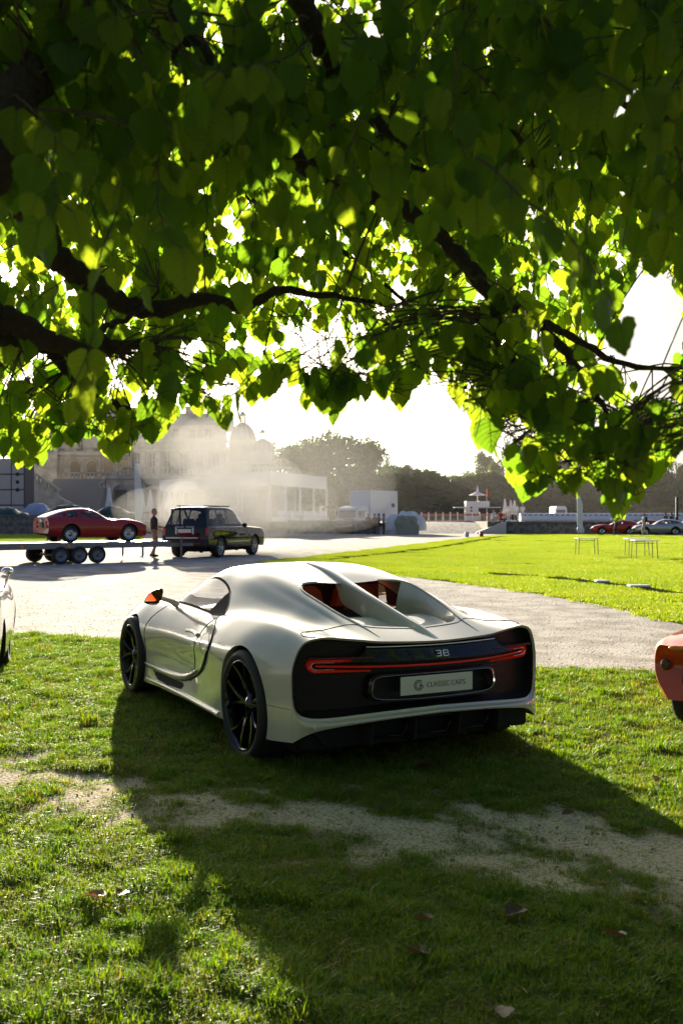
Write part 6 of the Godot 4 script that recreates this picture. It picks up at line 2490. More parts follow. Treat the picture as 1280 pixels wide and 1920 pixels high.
func build_trailer_rig() -> void:
	var h := deg_to_rad(40.0)
	var turn := -(PI / 2 - h)
	var fwd := Vector3(cos(h), 0, -sin(h))
	var left := Vector3(-sin(h), 0, -cos(h))
	var near := spot(150, 31.0)
	var c := near + left * 1.05
	var tr := thing("car_trailer", "long grey flatbed trailer with three axles carrying the red coupe", "trailer", c, turn)
	var bed := 0.65
	var st := tool_new()
	box(st, Vector3(1.9, 0.05, 6.1), Vector3(0, bed - 0.03, -0.22))
	part("deck", fin(st), M.galvanised, tr)
	for s in [-1.0, 1.0]:
		st = tool_new()
		box(st, Vector3(0.06, 0.20, 6.15), Vector3(1.0 * s, bed - 0.08, -0.22), 0.01)
		part("side_rail", fin(st), M.galvanised, tr)
		for k in 2:
			st = tool_new()
			lathe(st, [Vector2(0, 0.03), Vector2(0.05, 0.03), Vector2(0.06, 0)], Vector3(1.03 * s, bed - 0.1, 0.35 + 1.5 * k), Basis(Vector3(0, 0, 1), -PI / 2 * s), 12)
			part("marker_lamp", fin(st), M.lamp_amber, tr)
		for k in 3:
			simple_wheel("wheel", Vector3(0.98 * s, 0.275, -0.62 + 0.62 * k), 0.275, 0.19, s, tr, M.galvanised)
		st = tool_new()
		box(st, Vector3(0.2, 0.12, 0.04), Vector3(0.8 * s, bed - 0.1, 2.87), 0.01)
		part("tail_light", fin(st), M.lamp_red, tr)
		st = tool_new()
		box(st, Vector3(0.05, 0.45, 0.05), Vector3(0.7 * s, 0.35, -2.4))
		box(st, Vector3(0.14, 0.03, 0.14), Vector3(0.7 * s, 0.14, -2.4))
		part("prop_stand", fin(st), M.galvanised, tr)
	st = tool_new()
	for z in [2.2, 1.2, -1.2, -2.2]:
		box(st, Vector3(1.95, 0.1, 0.08), Vector3(0, bed - 0.11, z))
	part("cross_beam", fin(st), M.galvanised, tr)
	st = tool_new()
	for z in [-0.62, 0.0, 0.62]:
		tube(st, PackedVector3Array([Vector3(-0.95, 0.275, z), Vector3(0.95, 0.275, z)]), 0.04, 8)
	part("axles", fin(st), M.black_satin, tr)
	st = tool_new()
	bar(st, Vector3(-0.8, 0.55, -3.1), Vector3(0, 0.50, -4.3), 0.08, 0.1)
	bar(st, Vector3(0.8, 0.55, -3.1), Vector3(0, 0.50, -4.3), 0.08, 0.1)
	bar(st, Vector3(0, 0.50, -4.2), Vector3(0, 0.50, -4.75), 0.08, 0.1)
	part("drawbar", fin(st), M.galvanised, tr)
	st = tool_new()
	tube(st, PackedVector3Array([Vector3(0.15, 0.0, -4.2), Vector3(0.15, 0.75, -4.2)]), 0.035, 8)
	part("jockey_post", fin(st), M.galvanised, tr)
	# the red coupe on the deck
	var red := paint("red_paint", 0.33, 0.012, 0.009, 0.3)
	var cp := c + left * 0.12 + fwd * -0.05 + Vector3(0, bed, 0)
	var car := coupe("classic_coupe", "dark red rounded classic coupe with cut-off tail, standing on the flatbed trailer", cp, turn, red, 0.93, -0.05)
	st = tool_new()
	var tail := []
	for q in [[-0.50, 0.46], [-0.56, 0.6], [-0.5, 0.74], [-0.3, 0.82], [0.0, 0.84], [0.3, 0.82], [0.5, 0.74], [0.56, 0.6], [0.5, 0.46], [0.2, 0.42], [-0.2, 0.42]]:
		tail.append(Vector2(q[0], q[1]))
	slab(st, PackedVector2Array(tail), 0.735, 0.75)
	part("tail_panel", fin(st), paint("tail_panel_red", 0.2, 0.012, 0.006, 0.5), car)
	for s in [-1.0, 1.0]:
		for k in 2:
			st = tool_new()
			lathe(st, [Vector2(0, 0.03), Vector2(0.05, 0.025), Vector2(0.06, 0)], Vector3(0.40 * s, 0.55 + 0.14 * k, 0.755), Basis(Vector3.RIGHT, PI / 2), 14)
			part("tail_light", fin(st), M.lamp_red, car)
	st = tool_new()
	box(st, Vector3(0.28, 0.2, 0.02), Vector3(0, 0.6, 0.77), 0.01)
	part("number_plate", fin(st), M.black_satin, car)
	st = tool_new()
	lathe(st, [Vector2(0, 0.05), Vector2(0.06, 0.04), Vector2(0.08, 0)], Vector3(0, 0.75, 0.76), Basis(Vector3.RIGHT, PI / 2), 14)
	part("filler_cap", fin(st), M.chrome, car)
	for s in [-0.45, 0.45]:
		st = tool_new()
		bar(st, Vector3(s, 0.04, 0.35), Vector3(s, 0.32, 0.30), 0.05, 0.02)
		part("tie_strap", fin(st), M.lamp_red, car)
	# the dark off-roader in front
	build_offroader(spot(372, 36.2), -deg_to_rad(20.0))

func build_offroader(p: Vector3, turn: float) -> void:
	var green := paint("dark_green_paint", 0.005, 0.009, 0.009, 0.5)
	green.metallic_specular = 0.1
	var car := thing("offroader", "tall dark green off-roader with silver wheels, hitched to the trailer", "car", p, turn)
	var low := [0.955, 0.8, 0.955, 0.5, 0.92, 0.36]
	var rows := [
		W(-3.9, [0, 0.95, 0.3, 0.95, 0.55, 0.945, 0.7, 0.94, 0.79, 0.92, 0.84, 0.87, 0.86, 0.7, 0.86, 0.5, 0.83, 0.36]),
		W(-3.65, [0, 1.07, 0.3, 1.07, 0.55, 1.065, 0.72, 1.06, 0.83, 1.04, 0.905, 0.98, 0.945, 0.75, 0.945, 0.5, 0.9, 0.35]),
		W(-2.88, [0, 1.13, 0.3, 1.13, 0.55, 1.125, 0.73, 1.115, 0.85, 1.09, 0.93, 1.02] + low),
		W(-2.25, [0, 1.18, 0.3, 1.18, 0.55, 1.17, 0.74, 1.15, 0.86, 1.12, 0.94, 1.05] + low),
		W(-1.95, [0, 1.45, 0.32, 1.45, 0.62, 1.42, 0.75, 1.30, 0.865, 1.13, 0.94, 1.055] + low),
		W(-1.55, [0, 1.76, 0.36, 1.76, 0.63, 1.72, 0.745, 1.48, 0.87, 1.14, 0.94, 1.06] + low),
		W(-1.0, [0, 1.85, 0.4, 1.845, 0.665, 1.79, 0.76, 1.5, 0.875, 1.145, 0.945, 1.065] + low),
		W(0.0, [0, 1.865, 0.4, 1.86, 0.67, 1.80, 0.765, 1.5, 0.88, 1.15, 0.95, 1.07] + low),
		W(0.5, [0, 1.845, 0.4, 1.84, 0.66, 1.785, 0.76, 1.5, 0.88, 1.15, 0.95, 1.07] + low),
		W(NAN, [0, 1.82, 0.66, 0.4, 1.815, 0.66, 0.64, 1.765, 0.66, 0.74, 1.48, 0.78, 0.84, 1.15, 0.92, 0.905, 1.07, 0.945, 0.93, 0.8, 0.97, 0.93, 0.5, 0.97, 0.88, 0.40, 0.95]),
	]
	var wins := [flat2([-1.98, 1.17, -1.50, 1.66, -0.78, 1.73, -0.74, 1.17]), flat2([-0.66, 1.17, -0.68, 1.73, 0.0, 1.73, 0.04, 1.18]), flat2([0.12, 1.18, 0.09, 1.73, 0.50, 1.70, 0.72, 1.22, 0.66, 1.18])]
	var whole := car_shell(car, rows, green, M.dark_glass, [[0.0, 0.38, 0.43], [-2.88, 0.38, 0.43]], wins, [flat2([-0.01, -2.2, 0.5, -2.18, 0.66, -2.1, 0.6, -1.62, 0.5, -1.55, -0.01, -1.55])], 0.06, [flat2([-0.01, 1.19, 0.72, 1.19, 0.60, 1.70, -0.01, 1.73])], 1.15)
	for z in [0.0, -2.88]:
		for s in [-1.0, 1.0]:
			simple_wheel("wheel", Vector3(0.80 * s, 0.375, z), 0.375, 0.25, s, car, M.alloy, 9)
	for s in [-1.0, 1.0]:
		var st := tool_new()
		box(st, Vector3(0.11, 0.30, 0.08), Vector3(0.86 * s, 0.93, 0.94), 0.02)
		part("tail_light", fin(st), M.lamp_red, car)
		st = tool_new()
		box(st, Vector3(0.2, 0.15, 0.1), Vector3(1.02 * s, 1.16, -1.78), 0.04)
		part("door_mirror", fin(st), M.black_gloss, car)
		st = tool_new()
		bar(st, Vector3(0.965 * s, 0.56, -2.35), Vector3(0.965 * s, 0.56, -0.5), 0.03, 0.05, 0.01)
		part("rubbing_strip", fin(st), M.steel, car)
		for z in [-1.0, 0.05]:
			st = tool_new()
			bar(st, Vector3(0.955 * s, 0.98, z), Vector3(0.955 * s, 0.98, z - 0.2), 0.03, 0.04, 0.01)
			part("handle", fin(st), M.black_gloss, car)
		for z in [-2.12, -0.70, 0.10]:
			st = tool_new()
			var gp := PackedVector3Array()
			for i in 9:
				var y := lerpf(0.45, 1.13, i / 8.0)
				gp.append(Vector3((whole.side_x(z, y) + 0.001) * s, y, z))
			tube(st, gp, 0.006, 4)
			part("panel_gap", fin(st), M.black_matte, car)
		st = tool_new()
		box(st, Vector3(0.05, 0.04, 2.0), Vector3(0.55 * s, 1.87, -0.4), 0.01)
		part("roof_rail", fin(st), M.black_satin, car)
	var st := tool_new()
	box(st, Vector3(1.78, 0.30, 0.12), Vector3(0, 0.54, 0.99), 0.05)
	part("rear_bumper", fin(st), M.black_satin, car)
	st = tool_new()
	box(st, Vector3(1.3, 0.05, 0.03), Vector3(-0.1, 0.72, 1.04), 0.01)
	part("bumper_strip", fin(st), M.plate_face, car)
	st = tool_new()
	box(st, Vector3(0.54, 0.13, 0.02), Vector3(0, 0.97, 1.025), 0.005)
	part("number_plate", fin(st), M.plate_face, car)
	for s in [-1.0, 1.0]:
		st = tool_new()
		box(st, Vector3(0.06, 0.22, 0.03), Vector3(0.34 * s, 0.97, 1.03), 0.01)
		part("plate_lamp", fin(st), M.white_plastic, car)
	st = tool_new()
	box(st, Vector3(0.2, 0.04, 0.02), Vector3(0.52, 0.52, 1.055), 0.005)
	part("reflector", fin(st), M.lamp_red, car)
	lettering("tailgate_lettering", "RANGE  ROVER", 0.055, Vector3(0, 1.11, 1.02), car, M.white_plastic, 1.5)
	st = tool_new()
	bar(st, Vector3(0, 0.48, 1.0), Vector3(0, 0.48, 1.25), 0.06, 0.06)
	part("tow_hitch", fin(st), M.steel, car)
	st = tool_new()
	box(st, Vector3(1.3, 0.05, 2.6), Vector3(0, 0.75, -0.7))
	for x in [-0.38, 0.38]:
		box(st, Vector3(0.48, 0.65, 0.16), Vector3(x, 1.1, -0.95), 0.06)
		box(st, Vector3(0.26, 0.2, 0.1), Vector3(x, 1.5, -0.93), 0.05)
		box(st, Vector3(0.5, 0.6, 0.16), Vector3(x, 1.1, 0.0), 0.06)
	part("seats", fin(st), M.interior_dark, car)
	# the near-side front door stands open
	var d := Node3D.new()
	d.name = "open_door"
	car.add_child(d, true)
	d.position = Vector3(-1.45, 0.0, -1.3)
	d.rotation.y = 1.25
	st = tool_new()
	box(st, Vector3(0.10, 0.72, 1.1), Vector3(0, 0.80, 0.0), 0.04)
	part("door_panel", fin(st), green, d)
	st = tool_new()
	for q in [[Vector3(0, 1.15, -0.55), Vector3(0, 1.78, -0.5)], [Vector3(0, 1.78, -0.5), Vector3(0, 1.74, 0.2)], [Vector3(0, 1.74, 0.2), Vector3(0, 1.15, 0.55)], [Vector3(0, 1.78, -0.05), Vector3(0, 1.15, -0.05)]]:
		bar(st, q[0], q[1], 0.05, 0.05)
	part("window_frame", fin(st), M.black_satin, d)

func covered_car(label: String, p: Vector3, turn: float, m: Material, l: float, h: float) -> void:
	var o := thing("covered_car", label, "car", p, turn, "cars under cloth covers on the terrace")
	var rows := []
	for j in 25:
		var t := j / 24.0 * 2.0 - 1.0
		var line := PackedVector3Array()
		var prof: float = 0.62 + 0.38 * smoothstep(0.75, 0.25, absf(t + 0.08))
		prof *= smoothstep(1.0, 0.85, absf(t)) * 0.35 + 0.65 if absf(t) < 0.99 else 0.5
		var half: float = 0.88 * (1.0 - 0.22 * pow(absf(t), 4.0))
		for i in 17:
			var a := PI * i / 16.0
			var fold := 1.0 + 0.03 * sin(i * 2.3 + j * 0.9) + 0.02 * sin(j * 2.1)
			var y := pow(maxf(sin(a), 0.0), 0.55) * h * prof * fold
			line.append(Vector3(-cos(a) * half * (1.0 if i in [0, 16] else 1.0) * (1.0 - 0.25 * smoothstep(0.6, 1.0, y / h)), maxf(y, 0.02), t * l / 2))
		rows.append(line)
	part("cover", skin_of(rows, false).mesh(), m, o)
	for z in [-l * 0.32, l * 0.32]:
		for s in [-1.0, 1.0]:
			simple_wheel("wheel", Vector3(0.72 * s, 0.3, z), 0.3, 0.2, s, o, M.alloy)

func build_cars() -> void:
	build_trailer_rig()
	# silver neighbour at the left edge
	var silver := paint("silver_paint", 0.42, 0.42, 0.41, 0.25)
	silver.metallic = 0.5
	var sl := coupe("silver_coupe", "silver classic coupe mostly out of view at the left edge on the grass", Vector3(-3.55, 0.0, -7.8), deg_to_rad(16.0), silver, 1.12, 0.03, false, false)
	for s in [-1.0, 1.0]:
		var st := tool_new()
		lathe(st, [Vector2(0, 0.04), Vector2(0.05, 0.035), Vector2(0.055, 0)], Vector3(0.52 * s, 0.60, 0.77), Basis(Vector3.RIGHT, PI / 2), 14)
		part("tail_light", fin(st), M.lamp_amber, sl)
		st = tool_new()
		ball(st, Vector3(0.71 * s, 0.93, -1.35), Vector3(0.05, 0.035, 0.04))
		bar(st, Vector3(0.68 * s, 0.78, -1.37), Vector3(0.72 * s, 0.9, -1.36), 0.02, 0.02)
		part("door_mirror", fin(st), M.chrome, sl)
	var st := tool_new()
	bar(st, Vector3(-0.6, 0.42, 0.80), Vector3(0.6, 0.42, 0.80), 0.05, 0.08, 0.02)
	part("rear_bumper", fin(st), M.chrome, sl)
	# red neighbour at the right edge: its rounded tail corner is all that shows
	var orange := paint("vermilion_paint", 0.62, 0.075, 0.012, 0.28)
	var rd := coupe("red_sports_car", "orange-red classic sports car with only its rounded tail corner in view at right", Vector3(3.16, 0.0, -7.15), deg_to_rad(-35.0), orange, 1.0, -0.03, false, false)
	for s in [-1.0, 1.0]:
		st = tool_new()
		ball(st, Vector3(0.59 * s, 0.53, 0.725), Vector3(0.038, 0.042, 0.03), 16, 10)
		part("tail_light", fin(st), M.lens_smoke, rd)
		st = tool_new()
		ball(st, Vector3(0.50 * s, 0.655, 0.785), Vector3(0.055, 0.018, 0.02), 14, 8)
		part("indicator", fin(st), M.lamp_amber, rd)
	st = tool_new()
	slab(st, loop2([-0.42, 0.40, -0.44, 0.50, -0.40, 0.58, 0.0, 0.60, 0.40, 0.58, 0.44, 0.50, 0.42, 0.40, 0.0, 0.37], 3), 0.74, 0.80)
	part("tail_panel", fin(st), M.black_satin, rd)
	# far right parked cars
	var red2 := paint("bright_red_paint", 0.45, 0.03, 0.02, 0.3)
	coupe("parked_car", "red sports car by the far wall, left one behind the walking man", spot(1178, 85.0), deg_to_rad(80.0), red2, 1.05, -0.03, true, false, "cars parked by the far wall")
	coupe("parked_car", "red sports car by the far wall next to the silver one", spot(1225, 86.0), deg_to_rad(88.0), red2, 1.05, -0.03, true, false, "cars parked by the far wall")
	coupe("parked_car", "silver sports car by the far wall near the right edge", spot(1262, 82.0), deg_to_rad(82.0), silver, 1.1, -0.03, true, false, "cars parked by the far wall")
	coupe("parked_car", "dark sports car by the far wall at the right edge", spot(1310, 83.0), deg_to_rad(82.0), M.dark_green_paint, 1.1, -0.03, true, false, "cars parked by the far wall")
	coupe("parked_car", "dark rounded car left of the white lorry", spot(655, 90.0), deg_to_rad(170.0), M.dark_green_paint, 1.1, -0.03, true, false, "cars parked by the far wall")
	# covered cars on the left terrace
	var gc := mat("green_cover", 0.012, 0.05, 0.036, 0.32)
	var bc := mat("blue_cover", 0.30, 0.36, 0.48, 0.5)
	covered_car("car under a dark green cover at the left edge of the terrace", Vector3(-31.0, 1.15, -91.5), deg_to_rad(70.0), gc, 4.8, 1.35)
	covered_car("car under a pale blue-grey cover between the green covered ones", Vector3(-29.0, 1.15, -94.5), deg_to_rad(60.0), bc, 4.6, 1.75)
	covered_car("long car under a dark green cover above the red coupe's roof", Vector3(-25.2, 1.15, -92.0), deg_to_rad(82.0), gc, 5.8, 1.55)
	covered_car("car under a green cover right of the long covered one", Vector3(-21.5, 1.15, -93.5), deg_to_rad(75.0), gc, 4.8, 1.4)
	# the white lorry
	var lp := spot(694, 93.0)
	var o := thing("lorry", "white box lorry with its cab towards us beyond the stone wall", "lorry", lp, PI + deg_to_rad(-38.0))
	st = tool_new()
	box(st, Vector3(2.4, 2.75, 4.4), Vector3(0, 2.6, 0.6), 0.04)
	part("cargo_box", fin(st), M.white_plastic, o)
	st = tool_new()
	slab(st, loop2([-2.0, 0.62, -3.5, 0.65, -3.62, 1.2, -3.45, 2.15, -3.2, 2.35, -1.85, 2.4], 3), -1.12, 1.12, Transform3D(Basis(Vector3(0, 0, 1), Vector3(0, 1, 0), Vector3(1, 0, 0)), Vector3.ZERO), 1)
	part("cab", fin(st), M.white_plastic, o)
	st = tool_new()
	box(st, Vector3(1.95, 0.75, 0.05), Vector3(0, 1.75, -3.56), 0.03, Basis(Vector3.RIGHT, 0.16))
	part("windscreen", fin(st), M.dark_glass, o)
	for s in [-1.0, 1.0]:
		st = tool_new()
		box(st, Vector3(0.05, 0.65, 0.9), Vector3(1.13 * s, 1.75, -2.85), 0.02)
		part("side_window", fin(st), M.dark_glass, o)
		st = tool_new()
		box(st, Vector3(0.1, 0.45, 0.22), Vector3(1.35 * s, 1.8, -3.4), 0.03)
		part("mirror", fin(st), M.black_satin, o)
		st = tool_new()
		box(st, Vector3(0.3, 0.2, 0.05), Vector3(0.8 * s, 0.85, -3.62), 0.03)
		part("headlight", fin(st), M.chrome, o)
		for z in [-2.7, 1.4]:
			simple_wheel("wheel", Vector3(1.0 * s, 0.45, z), 0.45, 0.28, s, o, M.steel)
	st = tool_new()
	box(st, Vector3(2.2, 0.35, 0.3), Vector3(0, 0.55, -3.5), 0.05)
	box(st, Vector3(1.2, 0.3, 0.05), Vector3(0, 1.05, -3.63), 0.02)
	part("bumper", fin(st), M.galvanised, o)
	st = tool_new()
	box(st, Vector3(1.0, 0.25, 6.0), Vector3(0, 0.8, -0.4))
	part("chassis", fin(st), M.black_satin, o)
	st = tool_new()
	box(st, Vector3(0.02, 0.35, 0.5), Vector3(-1.21, 2.6, 2.0))
	part("side_panel_mark", fin(st), M.galvanised, o)

# ------------------------------------------------------------------ people: one skin per figure, meshed from tapered limbs
# bones: [a, b, radius a, radius b, colour]
func figure(bones: Array, cell: float) -> ArrayMesh:
	var lo := Vector3.ONE * 1e9
	var hi := -lo
	for b in bones:
		for k in 2:
			var e: float = b[2 + k] + cell * 2.0
			lo = lo.min(b[k] - Vector3.ONE * e)
			hi = hi.max(b[k] + Vector3.ONE * e)
	var n := Vector3i(((hi - lo) / cell).ceil()) + Vector3i.ONE
	var f := PackedFloat32Array()
	f.resize(n.x * n.y * n.z)
	f.fill(1.0)
	for b in bones:
		var e: float = maxf(b[2], b[3]) + cell * 2.5
		var l := Vector3i(((b[0].min(b[1]) - Vector3.ONE * e - lo) / cell).floor()).clamp(Vector3i.ZERO, n - Vector3i.ONE)
		var u := Vector3i(((b[0].max(b[1]) + Vector3.ONE * e - lo) / cell).ceil()).clamp(Vector3i.ZERO, n - Vector3i.ONE)
		var d: Vector3 = b[1] - b[0]
		var dd := maxf(d.length_squared(), 1e-9)
		for z in range(l.z, u.z + 1):
			for y in range(l.y, u.y + 1):
				for x in range(l.x, u.x + 1):
					var p := lo + Vector3(x, y, z) * cell
					var t := clampf((p - b[0]).dot(d) / dd, 0.0, 1.0)
					var v: float = p.distance_to(b[0] + d * t) - lerpf(b[2], b[3], t)
					var i := x + n.x * (y + n.y * z)
					var h := maxf(0.03 - absf(f[i] - v), 0.0) / 0.03
					f[i] = minf(f[i], v) - h * h * 0.03 * 0.25
	var idx := {}
	var pts := PackedVector3Array()
	var corner := [0, 1, n.x, n.x + 1, n.x * n.y, n.x * n.y + 1, n.x * n.y + n.x, n.x * n.y + n.x + 1]
	for z in n.z - 1:
		for y in n.y - 1:
			for x in n.x - 1:
				var i := x + n.x * (y + n.y * z)
				var neg := 0
				for c in corner:
					if f[i + c] < 0.0:
						neg += 1
				if neg == 0 or neg == 8:
					continue
				var s := Vector3.ZERO
				var k := 0
				for e in [[0, 1], [0, 2], [0, 4], [1, 3], [1, 5], [2, 3], [2, 6], [3, 7], [4, 5], [4, 6], [5, 7], [6, 7]]:
					var a: float = f[i + corner[e[0]]]
					var b: float = f[i + corner[e[1]]]
					if (a < 0.0) != (b < 0.0):
						var t := a / (a - b)
						var pa := Vector3(e[0] & 1, (e[0] >> 1) & 1, e[0] >> 2)
						var pb := Vector3(e[1] & 1, (e[1] >> 1) & 1, e[1] >> 2)
						s += pa.lerp(pb, t)
						k += 1
				idx[i] = pts.size()
				pts.append(lo + (Vector3(x, y, z) + s / k) * cell)
	var cols := PackedColorArray()
	for p in pts:
		var best := 1e9
		var col := Color.WHITE
		for b in bones:
			var d: Vector3 = b[1] - b[0]
			var t := clampf((p - b[0]).dot(d) / maxf(d.length_squared(), 1e-9), 0.0, 1.0)
			var v: float = p.distance_to(b[0] + d * t) - lerpf(b[2], b[3], t)
			if v < best:
				best = v
				col = b[4]
		cols.append(col)
	var st := tool_new()
	var put := func(a: int, b: int, c: int, d: int, flip: bool) -> void:
		if not (idx.has(a) and idx.has(b) and idx.has(c) and idx.has(d)):
			return
		var o := [idx[a], idx[b], idx[c], idx[a], idx[c], idx[d]]
		if flip:
			o = [idx[a], idx[c], idx[b], idx[a], idx[d], idx[c]]
		for k in o:
			st.set_smooth_group(1)
			st.set_color(cols[k])
			st.add_vertex(pts[k])
	var sy := n.x
	var sz := n.x * n.y
	for z in range(1, n.z - 1):
		for y in range(1, n.y - 1):
			for x in range(1, n.x - 1):
				var i := x + n.x * (y + n.y * z)
				var inn := f[i] < 0.0
				if inn != (f[i + 1] < 0.0):
					put.call(i - sy - sz, i - sz, i, i - sy, not inn)
				if inn != (f[i + sy] < 0.0):
					put.call(i - 1 - sz, i - 1, i, i - sz, not inn)
				if inn != (f[i + sz] < 0.0):
					put.call(i - 1 - sy, i - sy, i, i - 1, not inn)
	return fin(st)

func body(skin: Color, hair: Color, top: Color, legs: Color, shoe: Color, pose: Dictionary, short_sleeves := true) -> Array:
	var V := func(k: String, d: Vector3) -> Vector3: return pose.get(k, d)
	var hip: Vector3 = V.call("hip", Vector3(0, 0.92, 0))
	var chest: Vector3 = V.call("chest", hip + Vector3(0, 0.42, 0))
	var neck: Vector3 = chest + (chest - hip).normalized() * 0.15
	var head: Vector3 = V.call("head", neck + Vector3(0, 0.17, -0.02))
	var out := [
		[hip + Vector3(-0.07, 0, 0), hip + Vector3(0.07, 0, 0), 0.11, 0.11, legs],
		[hip + Vector3(0, 0.1, 0), chest, 0.125, 0.14, top],
		[chest + Vector3(-0.12, 0.06, 0), chest + Vector3(0.12, 0.06, 0), 0.09, 0.09, top],
		[neck, head, 0.052, 0.055, skin],
		[head + Vector3(0, -0.05, -0.02), head + Vector3(0, 0.03, 0.0), 0.072, 0.088, skin],
		[head + Vector3(0, 0.06, 0.02), head + Vector3(0, 0.0, 0.05), 0.08, 0.07, hair],
		[head + Vector3(0, -0.02, -0.09), head + Vector3(0, -0.035, -0.10), 0.014, 0.014, skin],
	]
	for s in [-1.0, 1.0]:
		var n := "l" if s < 0 else "r"
		var sh: Vector3 = chest + Vector3(0.19 * s, 0.07, 0)
		var el: Vector3 = V.call(n + "elbow", sh + Vector3(0.05 * s, -0.29, 0.03))
		var wr: Vector3 = V.call(n + "wrist", el + Vector3(0.0, -0.25, -0.06))
		var kn: Vector3 = V.call(n + "knee", Vector3(hip.x + 0.10 * s, hip.y - 0.43, hip.z - 0.03))
		var an: Vector3 = V.call(n + "ankle", Vector3(kn.x, 0.09, kn.z + 0.05))
		var hd := (wr - el).normalized()
		out.append([sh, el, 0.058, 0.046, top])
		out.append([el, wr, 0.043, 0.031, skin if short_sleeves else top])
		out.append([wr, wr + hd * 0.09, 0.034, 0.03, skin])
		for k in 4:
			var sp := Vector3(0.016 * (k - 1.5), 0, 0)
			out.append([wr + hd * 0.09 + sp, wr + hd * (0.16 - 0.008 * absf(k - 1.3)) + sp + Vector3(0, 0, -0.012), 0.010, 0.008, skin])
		out.append([wr + hd * 0.04, wr + hd * 0.09 + Vector3(-0.045 * s, 0, -0.02), 0.012, 0.009, skin])
		out.append([hip + Vector3(0.09 * s, -0.03, 0), kn, 0.095, 0.062, legs])
		out.append([kn, an, 0.062, 0.044, legs])
		out.append([an + Vector3(0, -0.04, 0.03), an + Vector3(0, -0.05, -0.14), 0.045, 0.038, shoe])
	return out

